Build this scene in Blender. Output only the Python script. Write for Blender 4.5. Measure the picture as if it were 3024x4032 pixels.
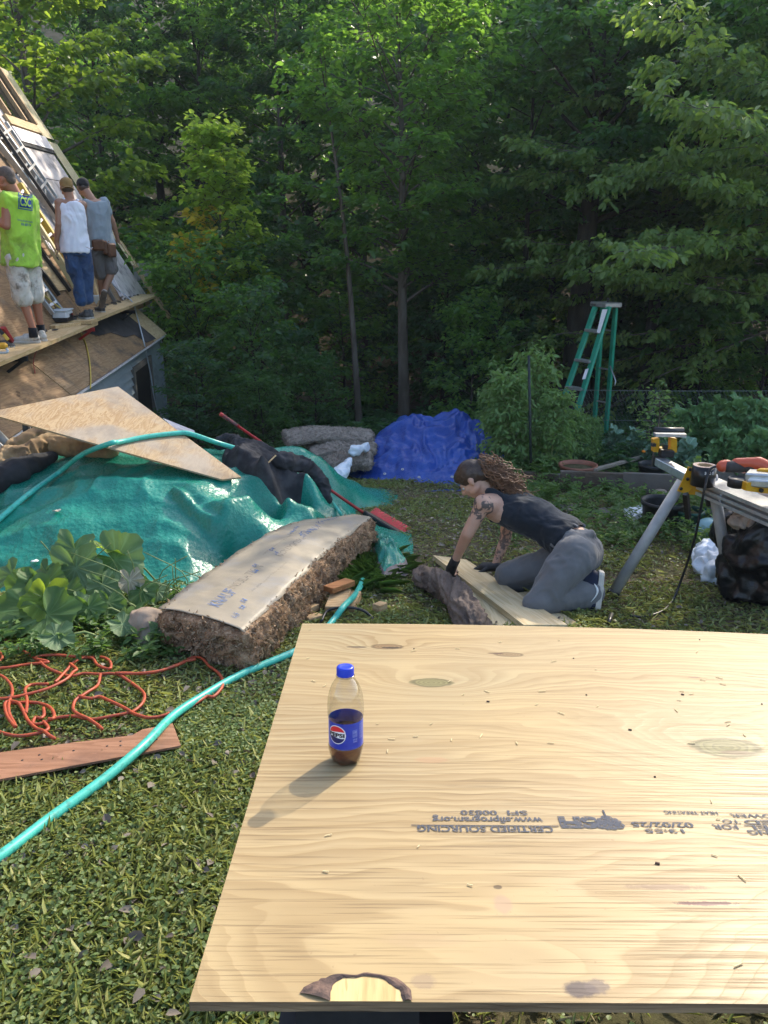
import bpy, math, random
import numpy as np
from mathutils import Vector, Matrix, noise
from mathutils.bvhtree import BVHTree

for _o in list(bpy.data.objects):
    bpy.data.objects.remove(_o, do_unlink=True)
SC = bpy.context.scene
COL = SC.collection
R = math.radians
rng = np.random.default_rng(7)
random.seed(7)

# ------------------------------------------------------------------ camera
PITCH = R(18.3)
CAMP = np.array([0.0, 0.0, 1.56])
SLOPE = math.tan(R(6.4))          # the lawn falls away from the camera
cam_d = bpy.data.cameras.new('camera')
cam = bpy.data.objects.new('camera', cam_d)
COL.objects.link(cam)
cam.location = CAMP
cam.rotation_euler = (R(90) - PITCH, 0, 0)
cam_d.sensor_fit = 'HORIZONTAL'
cam_d.sensor_width = 36.0
cam_d.lens = 36.0
cam_d.clip_start = 0.05
cam_d.clip_end = 600
SC.camera = cam
SC.render.resolution_x, SC.render.resolution_y = 768, 1024

# ------------------------------------------------------------------ sky, sun, exposure
SUN_EL, SUN_AZ = R(32.7), R(32.4)          # azimuth measured from +Y towards +X
world = bpy.data.worlds.new('World')
SC.world = world
world.use_nodes = True
_nt = world.node_tree
_nt.nodes.clear()
_sky = _nt.nodes.new('ShaderNodeTexSky')
_sky.sky_type = 'NISHITA'
_sky.sun_disc = False
_sky.sun_elevation = SUN_EL
_sky.sun_rotation = SUN_AZ
_sky.air_density = 1.0
_sky.dust_density = 2.0
_bg = _nt.nodes.new('ShaderNodeBackground')
_bg.inputs['Strength'].default_value = 0.15
_wo = _nt.nodes.new('ShaderNodeOutputWorld')
_nt.links.new(_sky.outputs[0], _bg.inputs['Color'])
_nt.links.new(_bg.outputs[0], _wo.inputs['Surface'])
sun_d = bpy.data.lights.new('sun', 'SUN')
sun_d.energy = 2.0
sun_d.angle = R(0.55)
sun_d.color = (1.0, 0.89, 0.72)
sun = bpy.data.objects.new('sun', sun_d)
COL.objects.link(sun)
SUNV = Vector((math.sin(SUN_AZ) * math.cos(SUN_EL), math.cos(SUN_AZ) * math.cos(SUN_EL), math.sin(SUN_EL)))
sun.rotation_euler = SUNV.to_track_quat('Z', 'Y').to_euler()
sun.location = SUNV * 60
SC.view_settings.view_transform = 'Standard'
SC.view_settings.look = 'None'
SC.view_settings.exposure = 1.6
SC.view_settings.gamma = 1.0
SC.view_settings.use_curve_mapping = False
SC.render.engine = 'CYCLES'
SC.cycles.max_bounces = 8
SC.cycles.diffuse_bounces = 3
SC.cycles.glossy_bounces = 3
SC.cycles.transmission_bounces = 8
SC.cycles.transparent_max_bounces = 8
SC.cycles.use_denoising = True
SC.cycles.caustics_reflective = False
SC.cycles.caustics_refractive = False

# ------------------------------------------------------------------ survey: where a line of sight meets the place
FPX = 3024.0
_F = np.array([0, math.cos(PITCH), -math.sin(PITCH)])
_D = np.array([0, -math.sin(PITCH), -math.cos(PITCH)])


def ray(px, py):
    return _F + np.array([(px - 1512) / FPX, 0, 0]) + (py - 2016) / FPX * _D


def AY(px, py, Y):
    d = ray(px, py)
    return CAMP + d * (Y / d[1])


def GP(px, py, h=0.0):
    d = ray(px, py)
    t = (h - CAMP[2]) / (d[2] + SLOPE * d[1])
    return CAMP + d * t


def PL(px, py, p0, n):
    d = ray(px, py)
    t = np.dot(np.array(p0) - CAMP, n) / np.dot(d, n)
    return CAMP + d * t


def gz(x, y):
    """height of the ground"""
    x = np.asarray(x, float)
    y = np.asarray(y, float)
    z = -SLOPE * np.minimum(y, 17.0)
    z = np.where(y > 17, z - 0.02 * np.minimum(y - 17, 9), z)
    z = z + np.where(y > 26, 0.52 * (y - 26) ** 1.05, 0)
    return z


# ------------------------------------------------------------------ objects
def tag(o, label=None, cat=None, group=None, kind=None):
    if label:
        o['label'] = label
    if cat:
        o['category'] = cat
    if group:
        o['group'] = group
    if kind:
        o['kind'] = kind
    return o


def thing(name, loc, label, cat, group=None):
    o = bpy.data.objects.new(name, None)
    o.empty_display_size = 0.1
    o.location = Vector(loc)
    COL.objects.link(o)
    return tag(o, label, cat, group)


def rootloc(p):
    v = Vector((0, 0, 0))
    while p is not None:
        v = v + p.location
        p = p.parent
    return v


class MB:
    """collects geometry in world coordinates, then links it as one mesh"""

    def __init__(s):
        s.V, s.Fc, s.mi, s.n = [], [], [], 0

    def add(s, verts, faces, mi=0):
        verts = np.asarray(verts, float).reshape(-1, 3)
        k = s.n
        s.V.append(verts)
        s.Fc.extend([tuple(int(i) + k for i in f) for f in faces])
        s.mi.extend([mi] * len(faces))
        s.n += len(verts)
        return s

    def box(s, c, size, rot=None, mi=0, bevel=0.0):
        hx, hy, hz = [v / 2 for v in size]
        if bevel > 0:
            b = min(bevel, hx * .9, hy * .9, hz * .9)
            P, idx = [], {}
            for sx in (-1, 1):
                for sy in (-1, 1):
                    for sz in (-1, 1):
                        for a in range(3):
                            q = [sx * hx, sy * hy, sz * hz]
                            for k in range(3):
                                if k != a:
                                    q[k] -= (sx, sy, sz)[k] * b
                            idx[(sx, sy, sz, a)] = len(P)
                            P.append(q)
            Fs = []
            for a in range(3):
                o1, o2 = [k for k in range(3) if k != a]
                for sg in (-1, 1):
                    def key(u, v):
                        t = [0, 0, 0]
                        t[a], t[o1], t[o2] = sg, u, v
                        return idx[(t[0], t[1], t[2], a)]
                    Fs.append([key(-1, -1), key(1, -1), key(1, 1), key(-1, 1)])
            for a in range(3):
                o1, o2 = [k for k in range(3) if k != a]
                for u in (-1, 1):
                    for v in (-1, 1):
                        def key(t, f):
                            q = [0, 0, 0]
                            q[a], q[o1], q[o2] = t, u, v
                            return idx[(q[0], q[1], q[2], f)]
                        Fs.append([key(-1, o1), key(1, o1), key(1, o2), key(-1, o2)])
            for sx in (-1, 1):
                for sy in (-1, 1):
                    for sz in (-1, 1):
                        Fs.append([idx[(sx, sy, sz, a)] for a in range(3)])
            P = np.array(P)
        else:
            P = np.array([[x, y, z] for x in (-hx, hx) for y in (-hy, hy) for z in (-hz, hz)])
            Fs = [(0, 1, 3, 2), (4, 6, 7, 5), (0, 4, 5, 1), (2, 3, 7, 6), (0, 2, 6, 4), (1, 5, 7, 3)]
        if rot is not None:
            P = P @ np.array(rot).T
        return s.add(P + np.array(c), Fs, mi)

    def bar(s, a, b, w, h, up=(0, 0, 1), mi=0, bevel=0.0):
        a, b = np.array(a, float), np.array(b, float)
        R3 = frame(b - a, up)
        return s.box((a + b) / 2, (w, np.linalg.norm(b - a), h), R3, mi, bevel)

    def tube(s, pts, rad, seg=8, caps=True, mi=0, flat=1.0):
        pts = np.asarray(pts, float)
        n = len(pts)
        rad = np.broadcast_to(np.asarray(rad, float), (n,))
        T = np.gradient(pts, axis=0)
        T /= np.linalg.norm(T, axis=1)[:, None] + 1e-12
        u = np.cross(T[0], (0, 0, 1))
        if np.linalg.norm(u) < 1e-3:
            u = np.cross(T[0], (1, 0, 0))
        u /= np.linalg.norm(u)
        an = np.linspace(0, 2 * math.pi, seg, endpoint=False)
        V = np.zeros((n, seg, 3))
        for i in range(n):
            u = u - T[i] * np.dot(u, T[i])
            u /= np.linalg.norm(u) + 1e-12
            v = np.cross(T[i], u)
            V[i] = pts[i] + rad[i] * (np.cos(an)[:, None] * u + flat * np.sin(an)[:, None] * v)
        Fs = []
        for i in range(n - 1):
            for j in range(seg):
                k = (j + 1) % seg
                Fs.append((i * seg + j, i * seg + k, (i + 1) * seg + k, (i + 1) * seg + j))
        if caps:
            Fs.append(tuple(range(seg))[::-1])
            Fs.append(tuple((n - 1) * seg + j for j in range(seg)))
        return s.add(V.reshape(-1, 3), Fs, mi)

    def lathe(s, prof, c=(0, 0, 0), rot=None, seg=24, mi=0, fn=None, capb=True, capt=True):
        an = np.linspace(0, 2 * math.pi, seg, endpoint=False)
        V = []
        for (r, z) in prof:
            for a in an:
                rr = r if fn is None else fn(r, z, a)
                V.append((rr * math.cos(a), rr * math.sin(a), z))
        V = np.array(V)
        if rot is not None:
            V = V @ np.array(rot).T
        Fs = []
        for i in range(len(prof) - 1):
            for j in range(seg):
                k = (j + 1) % seg
                Fs.append((i * seg + j, i * seg + k, (i + 1) * seg + k, (i + 1) * seg + j))
        if capb:
            Fs.append(tuple(range(seg))[::-1])
        if capt:
            Fs.append(tuple((len(prof) - 1) * seg + j for j in range(seg)))
        return s.add(V + np.array(c), Fs, mi)

    def slab(s, poly, n, t, mi=0):
        """closed prism: polygon (world points) thickened by t along -n"""
        poly = np.asarray(poly, float)
        n = np.asarray(n, float) / np.linalg.norm(n)
        k = len(poly)
        V = np.vstack([poly, poly - n * t])
        Fs = [tuple(range(k)), tuple(range(2 * k - 1, k - 1, -1))]
        for i in range(k):
            j = (i + 1) % k
            Fs.append((i, i + k, j + k, j))
        return s.add(V, Fs, mi)

    def grid(s, P, mi=0, flip=False):
        P = np.asarray(P, float)
        a, b = P.shape[:2]
        Fs = []
        for i in range(a - 1):
            for j in range(b - 1):
                f = (i * b + j, i * b + j + 1, (i + 1) * b + j + 1, (i + 1) * b + j)
                Fs.append(f[::-1] if flip else f)
        return s.add(P.reshape(-1, 3), Fs, mi)

    def arrays(s):
        return np.vstack(s.V), s.Fc

    def mesh(s, name, mats, origin=(0, 0, 0), smooth=True):
        me = bpy.data.meshes.new(name)
        V = np.vstack(s.V) - np.array(origin)
        me.from_pydata(V.tolist(), [], s.Fc)
        mats = mats if isinstance(mats, (list, tuple)) else [mats]
        for m in mats:
            if m is not None:
                me.materials.append(m)
        if len(mats) > 1:
            me.polygons.foreach_set('material_index', s.mi)
        if smooth:
            me.polygons.foreach_set('use_smooth', [True] * len(me.polygons))
        me.update()
        return me

    def build(s, name, mats, parent=None, smooth=False, origin=None):
        if parent is not None:
            og = rootloc(parent)
            me = s.mesh(name, mats, og, smooth)
            o = bpy.data.objects.new(name, me)
            COL.objects.link(o)
            o.parent = parent
        else:
            og = Vector(origin) if origin is not None else Vector(np.vstack(s.V).mean(axis=0))
            me = s.mesh(name, mats, og, smooth)
            o = bpy.data.objects.new(name, me)
            COL.objects.link(o)
            o.location = og
        return o


def frame(d, up=(0, 0, 1)):
    """rotation matrix whose Y axis is d"""
    y = np.array(d, float)
    y /= np.linalg.norm(y)
    x = np.cross(y, np.array(up, float))
    if np.linalg.norm(x) < 1e-6:
        x = np.cross(y, (1, 0, 0))
    x /= np.linalg.norm(x)
    z = np.cross(x, y)
    return np.stack([x, y, z], axis=1)


def rotz(a):
    c, s = math.cos(a), math.sin(a)
    return np.array([[c, -s, 0], [s, c, 0], [0, 0, 1.0]])


def rotx(a):
    c, s = math.cos(a), math.sin(a)
    return np.array([[1.0, 0, 0], [0, c, -s], [0, s, c]])


def spline(pts, n):
    """Catmull-Rom through pts, n samples"""
    P = np.asarray(pts, float)
    P = np.vstack([2 * P[0] - P[1], P, 2 * P[-1] - P[-2]])
    k = len(P) - 3
    out = []
    for t in np.linspace(0, k - 1e-6, n):
        i = int(t)
        f = t - i
        a, b, c, d = P[i:i + 4]
        out.append(0.5 * (2 * b + (c - a) * f + (2 * a - 5 * b + 4 * c - d) * f * f + (3 * b - a - 3 * c + d) * f ** 3))
    return np.array(out)


def fnoise(P, scale, seed=0.0):
    """vectorised smooth value noise in [-1,1]; P (...,3)"""
    P = np.asarray(P, float) * scale + seed * 17.31 + 1000.0
    i = np.floor(P).astype(np.int64)
    f = P - i
    f = f * f * (3 - 2 * f)

    def h(a, b, c):
        n = (a * 374761393 + b * 668265263 + c * 2147483647 + int(seed * 977)) & 0xFFFFFFFF
        n = ((n ^ (n >> 13)) * 1274126177) & 0xFFFFFFFF
        n = n ^ (n >> 16)
        return (n & 0xFFFF) / 32767.5 - 1
    x, y, z = i[..., 0], i[..., 1], i[..., 2]
    fx, fy, fz = f[..., 0], f[..., 1], f[..., 2]
    r = 0
    for dx in (0, 1):
        for dy in (0, 1):
            for dz in (0, 1):
                w = (fx if dx else 1 - fx) * (fy if dy else 1 - fy) * (fz if dz else 1 - fz)
                r = r + w * h(x + dx, y + dy, z + dz)
    return r


def fbm(P, scale, oct=4, seed=0.0, ridged=False):
    r, a, t = 0, 1.0, 0
    for k in range(oct):
        n = fnoise(P, scale * 2 ** k, seed + k * 3.7)
        if ridged:
            n = 1 - 2 * np.abs(n)
        r = r + a * n
        t += a
        a *= 0.5
    return r / t


# ------------------------------------------------------------------ materials
class NT:
    """tiny node-expression helper"""

    def __init__(s, name):
        s.m = bpy.data.materials.new(name)
        s.m.use_nodes = True
        s.t = s.m.node_tree
        s.t.nodes.clear()
        s.out = s.t.nodes.new('ShaderNodeOutputMaterial')

    def n(s, typ, **kw):
        nd = s.t.nodes.new(typ)
        for k, v in kw.items():
            setattr(nd, k, v)
        return nd

    def put(s, sock, v):
        if isinstance(v, bpy.types.NodeSocket):
            s.t.links.new(v, sock)
        else:
            if sock.type == 'RGBA' and len(v) == 3:
                v = (*v, 1)
            sock.default_value = v

    def math(s, op, a, b=0.0, c=0.0, clamp=False):
        nd = s.n('ShaderNodeMath', operation=op, use_clamp=clamp)
        s.put(nd.inputs[0], a)
        s.put(nd.inputs[1], b)
        s.put(nd.inputs[2], c)
        return nd.outputs[0]

    def add(s, a, b): return s.math('ADD', a, b)
    def sub(s, a, b): return s.math('SUBTRACT', a, b)
    def mul(s, a, b): return s.math('MULTIPLY', a, b)

    def step(s, x, lo, hi, a=0.0, b=1.0):
        nd = s.n('ShaderNodeMapRange', interpolation_type='SMOOTHSTEP')
        for k, v in zip((0, 1, 2, 3, 4), (x, lo, hi, a, b)):
            s.put(nd.inputs[k], v)
        return nd.outputs[0]

    def coord(s, kind='Object'):
        return s.n('ShaderNodeTexCoord').outputs[kind]

    def mapping(s, v, scale=(1, 1, 1), rot=(0, 0, 0), loc=(0, 0, 0)):
        nd = s.n('ShaderNodeMapping')
        s.put(nd.inputs['Vector'], v)
        nd.inputs['Scale'].default_value = scale
        nd.inputs['Rotation'].default_value = rot
        nd.inputs['Location'].default_value = loc
        return nd.outputs[0]

    def noise(s, v, scale, detail=4, rough=.55, dist=0.0, out=0):
        nd = s.n('ShaderNodeTexNoise')
        s.put(nd.inputs['Vector'], v)
        nd.inputs['Scale'].default_value = scale
        nd.inputs['Detail'].default_value = detail
        nd.inputs['Roughness'].default_value = rough
        nd.inputs['Distortion'].default_value = dist
        return nd.outputs[out]

    def voro(s, v, scale, feature='F1', out='Distance'):
        nd = s.n('ShaderNodeTexVoronoi', feature=feature)
        s.put(nd.inputs['Vector'], v)
        nd.inputs['Scale'].default_value = scale
        return nd.outputs[out]

    def mix(s, f, a, b, blend='MIX'):
        nd = s.n('ShaderNodeMix', data_type='RGBA', blend_type=blend)
        s.put(nd.inputs[0], f)
        s.put(nd.inputs[6], a)
        s.put(nd.inputs[7], b)
        return nd.outputs[2]

    def sep(s, v):
        nd = s.n('ShaderNodeSeparateXYZ')
        s.put(nd.inputs[0], v)
        return nd.outputs

    def comb(s, x, y, z):
        nd = s.n('ShaderNodeCombineXYZ')
        for k, v in enumerate((x, y, z)):
            s.put(nd.inputs[k], v)
        return nd.outputs[0]

    def attr(s, name, out='Fac'):
        return s.n('ShaderNodeAttribute', attribute_name=name).outputs[out]

    def bump(s, h, strength=.3, dist=.01, normal=None):
        nd = s.n('ShaderNodeBump')
        nd.inputs['Strength'].default_value = strength
        nd.inputs['Distance'].default_value = dist
        s.put(nd.inputs['Height'], h)
        if normal is not None:
            s.put(nd.inputs['Normal'], normal)
        return nd.outputs[0]

    def bsdf(s, color, rough=.7, metal=0.0, spec=.5, normal=None, **kw):
        nd = s.n('ShaderNodeBsdfPrincipled')
        s.put(nd.inputs['Base Color'], color)
        s.put(nd.inputs['Roughness'], rough)
        s.put(nd.inputs['Metallic'], metal)
        s.put(nd.inputs['Specular IOR Level'], spec)
        if normal is not None:
            s.put(nd.inputs['Normal'], normal)
        for k, v in kw.items():
            s.put(nd.inputs[k.replace('_', ' ')], v)
        return nd.outputs[0]

    def done(s, shader):
        s.t.links.new(shader, s.out.inputs['Surface'])
        return s.m


def mat(name, c1, c2=None, scale=8.0, rough=.7, bump=0.0, bscale=60.0, metal=0.0, spec=.4,
        stretch=(1, 1, 1), dirt=None, dirt_amt=.5, dirt_scale=3.0, dist=.004):
    t = NT(name)
    co = t.coord()
    col = c1
    if c2 is not None:
        v = t.mapping(co, stretch)
        f = t.step(t.noise(v, scale, 5, .6), .35, .65)
        col = t.mix(f, c1, c2)
    if dirt is not None:
        f2 = t.step(t.noise(co, dirt_scale, 6, .65), .5, .68, 0, dirt_amt)
        col = t.mix(f2, col, dirt)
    nrm = None
    if bump:
        nrm = t.bump(t.noise(t.mapping(co, stretch), bscale, 4), bump, dist)
    return t.done(t.bsdf(col, rough, metal, spec, nrm))


def mat_leaf(name, ca, cb, trans, tfac=.4, rough=.45, spec=.35):
    """leaf: front reflects, light passes through; 'tone' varies leaf by leaf"""
    t = NT(name)
    f = t.attr('tone')
    col = t.mix(f, ca, cb)
    tr = t.n('ShaderNodeBsdfTranslucent')
    t.put(tr.inputs['Color'], t.mix(f, trans, tuple(min(1, c * 1.25) for c in trans)))
    p = t.bsdf(col, rough, 0, spec)
    mx = t.n('ShaderNodeMixShader')
    mx.inputs[0].default_value = tfac
    t.t.links.new(p, mx.inputs[1])
    t.t.links.new(tr.outputs[0], mx.inputs[2])
    return t.done(mx.outputs[0])


def mat_wood(name, c1, c2, axis=0, ring=22.0, rough=.7, dirt=None, dirt_amt=.6, knots=True, spec=.25, gray=None, fine=1.0):
    """sawn wood or veneer with the grain along one object axis"""
    t = NT(name)
    co = t.coord()
    st = [6.0, 6.0, 6.0]
    st[axis] = .55
    v = t.mapping(co, tuple(st))
    base = t.noise(v, 2.2, 3, .5, .6)
    rings = t.math('FRACT', t.mul(base, ring * .5))
    f = t.step(rings, .15, .95)
    st2 = [120.0 * fine] * 3
    st2[axis] = 3.0
    fib = t.noise(t.mapping(co, tuple(st2)), 1.0, 3, .6)
    col = t.mix(t.mul(f, .8), c1, c2)
    col = t.mix(t.mul(t.step(fib, .45, .75), .35), col, tuple(c * .55 for c in c2))
    if gray is not None:
        col = t.mix(t.step(t.noise(co, 1.7, 5, .6), .42, .62, 0, .8), col, gray)
    if knots:
        st3 = [3.5] * 3
        st3[axis] = 2.2
        k = t.voro(t.mapping(co, tuple(st3)), 1.0)
        col = t.mix(t.step(k, .05, .10, .75, 0), col, tuple(c * .35 for c in c2))
    if dirt is not None:
        col = t.mix(t.step(t.noise(co, 2.6, 6, .65), .48, .7, 0, dirt_amt), col, dirt)
    nrm = t.bump(t.add(fib, t.mul(f, .4)), .25, .003)
    return t.done(t.bsdf(col, rough, 0, spec, nrm))


# ------------------------------------------------------------------ lettering as thin flat shapes
_TXT = {}


def text_geo(txt, bold=0.0):
    """unit-height lettering: verts (n,2), faces; x from 0, baseline 0"""
    key = (txt, bold)
    if key in _TXT:
        return _TXT[key]
    cu = bpy.data.curves.new('lettering', 'FONT')
    cu.body = txt
    cu.size = 1.0
    cu.offset = bold
    cu.resolution_u = 3
    ob = bpy.data.objects.new('lettering', cu)
    COL.objects.link(ob)
    dg = bpy.context.evaluated_depsgraph_get()
    me = bpy.data.meshes.new_from_object(ob.evaluated_get(dg))
    V = np.array([v.co[:2] for v in me.vertices]) if len(me.vertices) else np.zeros((0, 2))
    Fs = [tuple(p.vertices) for p in me.polygons]
    bpy.data.objects.remove(ob, do_unlink=True)
    bpy.data.curves.remove(cu)
    bpy.data.meshes.remove(me)
    if len(V):
        V[:, 0] -= V[:, 0].min()
    _TXT[key] = (V, Fs)
    return _TXT[key]


def text_on(mb, txt, org, ex, ey, h, width=None, bold=0.02, mi=0, fn=None):
    """put lettering on the plane org + x*ex + y*ey (h = letter height); fn maps world points afterwards"""
    V, Fs = text_geo(txt, bold)
    if not len(V):
        return
    V = V * (h / .72)
    if width:
        V = V * np.array([width / V[:, 0].max(), 1])
    W = np.array(org) + V[:, :1] * np.array(ex) + V[:, 1:] * np.array(ey)
    if fn:
        W = fn(W)
    mb.add(W, Fs, mi)


# ------------------------------------------------------------------ leaves
_LT = np.array([[0, 0], [.30, .42], [.70, .34], [1, 0], [.70, -.34], [.30, -.42]])


def leaf_arrays(pos, dirs, nrm, size, width=.62, fold=.22, curl=.12):
    """n leaves -> verts (n*6,3), quads (n*2,4)"""
    n = len(pos)
    d = dirs / (np.linalg.norm(dirs, axis=1)[:, None] + 1e-9)
    s = np.cross(nrm, d)
    s /= np.linalg.norm(s, axis=1)[:, None] + 1e-9
    u = np.cross(d, s)
    size = np.broadcast_to(size, (n,))[:, None]
    V = np.zeros((n, 6, 3))
    for k, (a, b) in enumerate(_LT):
        V[:, k] = pos + size * (a * d + b * width * s + (fold * abs(b) - curl * a * a) * u)
    b = np.arange(n)[:, None] * 6
    Q = np.concatenate([b + np.array([0, 1, 2, 3]), b + np.array([0, 3, 4, 5])], axis=1).reshape(-1, 4)
    return V.reshape(-1, 3), Q


def quad_mesh(name, V, Q, mats, tone=None, mi=None, smooth=False):
    """fast mesh from numpy arrays; Q (m,k) all faces with k corners"""
    me = bpy.data.meshes.new(name)
    m, k = Q.shape
    me.vertices.add(len(V))
    me.vertices.foreach_set('co', np.ascontiguousarray(V, dtype=np.float32).ravel())
    me.loops.add(m * k)
    me.loops.foreach_set('vertex_index', np.ascontiguousarray(Q, dtype=np.int32).ravel())
    me.polygons.add(m)
    me.polygons.foreach_set('loop_start', np.arange(0, m * k, k, dtype=np.int32))
    for x in (mats if isinstance(mats, (list, tuple)) else [mats]):
        me.materials.append(x)
    if mi is not None:
        me.polygons.foreach_set('material_index', np.ascontiguousarray(mi, dtype=np.int32))
    if smooth:
        me.polygons.foreach_set('use_smooth', np.ones(m, dtype=bool))
    if tone is not None:
        a = me.attributes.new('tone', 'FLOAT', 'FACE')
        a.data.foreach_set('value', np.ascontiguousarray(tone, dtype=np.float32))
    me.update(calc_edges=True)
    me.validate()
    return me


def leaf_mesh(name, pos, dirs, nrm, size, mats, width=.62, fold=.22, curl=.12, tone=None, mi=None):
    V, Q = leaf_arrays(np.asarray(pos), np.asarray(dirs), np.asarray(nrm), size, width, fold, curl)
    n = len(pos)
    if tone is None:
        tone = rng.random(n)
    return quad_mesh(name, V, Q, mats, np.repeat(tone, 2), None if mi is None else np.repeat(mi, 2))


def put_mesh(name, me, parent=None, loc=(0, 0, 0)):
    o = bpy.data.objects.new(name, me)
    COL.objects.link(o)
    o.location = loc
    if parent is not None:
        o.parent = parent
    return o


def grid_mesh(name, P, mats, smooth=True, origin=(0, 0, 0)):
    P = np.asarray(P, float) - np.array(origin)
    a, b = P.shape[:2]
    i, j = np.meshgrid(np.arange(a - 1), np.arange(b - 1), indexing='ij')
    q = (i * b + j).ravel()
    Q = np.stack([q, q + 1, q + b + 1, q + b], axis=1)
    return quad_mesh(name, P.reshape(-1, 3), Q, mats, smooth=smooth)


def copy_thing(o, loc, rz=0.0, scale=1.0, label=None, group=None):
    c = o.copy()
    COL.objects.link(c)
    c.location = Vector(loc)
    c.rotation_euler = (o.rotation_euler[0], o.rotation_euler[1], rz)
    c.scale = (scale, scale, scale)
    if label:
        c['label'] = label
    if group:
        c['group'] = group
    for ch in list(o.children):
        d = ch.copy()
        COL.objects.link(d)
        d.parent = c
        for g in list(ch.children):
            e = g.copy()
            COL.objects.link(e)
            e.parent = d
    return c
# ================================================================== TERRAIN
m_soil = None


def soil_material():
    t = NT('soil')
    co = t.coord()
    a = t.step(t.noise(co, 1.3, 6, .65), .38, .62)
    col = t.mix(a, (.075, .075, .032), (.15, .115, .078))
    col = t.mix(t.step(t.noise(co, 14, 5, .7), .4, .7, 0, .7), col, (.045, .042, .022))
    nrm = t.bump(t.noise(co, 40, 6, .7), .6, .02)
    return t.done(t.bsdf(col, .95, 0, .1, nrm))


m_soil = soil_material()
_xs = np.concatenate([np.linspace(-70, -8, 26), np.linspace(-7.5, 9, 100), np.linspace(10, 70, 26)])
_ys = np.concatenate([np.linspace(-30, -1, 12), np.linspace(-.7, 12, 90), np.linspace(12.4, 60, 60)])
_X, _Y = np.meshgrid(_xs, _ys, indexing='ij')
_Z = gz(_X, _Y) + .018 * fbm(np.stack([_X, _Y, 0 * _X], -1), .9, 4, 3) - .004
_Z = _Z + np.where(_Y > 14, .35 * fnoise(np.stack([_X, _Y, 0 * _X], -1), .18, 5) * np.clip((_Y - 14) / 8, 0, 1), 0)
ground = put_mesh('ground', grid_mesh('ground', np.stack([_X, _Y, _Z], -1), m_soil))
tag(ground, 'sloping yard ground and wooded hillside of bare earth', None, None, 'structure')

# ================================================================== TREES
m_bark = mat('bark', (.075, .058, .045), (.13, .11, .09), 6, .9, .7, 25, stretch=(1, 1, .25), dist=.02)
m_bark_dark = mat('dark bark', (.022, .018, .015), (.05, .043, .035), 5, .95, .7, 22, stretch=(1, 1, .25), dist=.02)
m_bark_pale = mat('pale bark', (.16, .13, .10), (.25, .22, .18), 7, .85, .4, 25, stretch=(1, 1, .3), dist=.01)
m_lf_dark = mat_leaf('dark forest leaf', (.029, .076, .034), (.058, .125, .045), (.17, .37, .05), .47, .42, .5)
m_lf_mid = mat_leaf('mid green leaf', (.040, .10, .032), (.085, .165, .045), (.28, .52, .06), .5, .4, .5)
m_lf_lit = mat_leaf('maple leaf', (.06, .12, .025), (.115, .18, .04), (.38, .54, .05), .52, .45)
m_lf_beech = mat_leaf('yellow green leaf', (.085, .16, .045), (.165, .235, .075), (.28, .42, .06), .45, .45)
m_lf_young = mat_leaf('young tree leaf', (.10, .19, .04), (.18, .27, .06), (.50, .68, .08), .6, .45)
m_lf_yellow = mat_leaf('yellowed leaf', (.42, .34, .035), (.60, .50, .08), (.8, .62, .06), .5, .5)
m_lf_under = mat_leaf('understory leaf', (.03, .078, .04), (.062, .125, .06), (.12, .28, .05), .42, .45)


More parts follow.
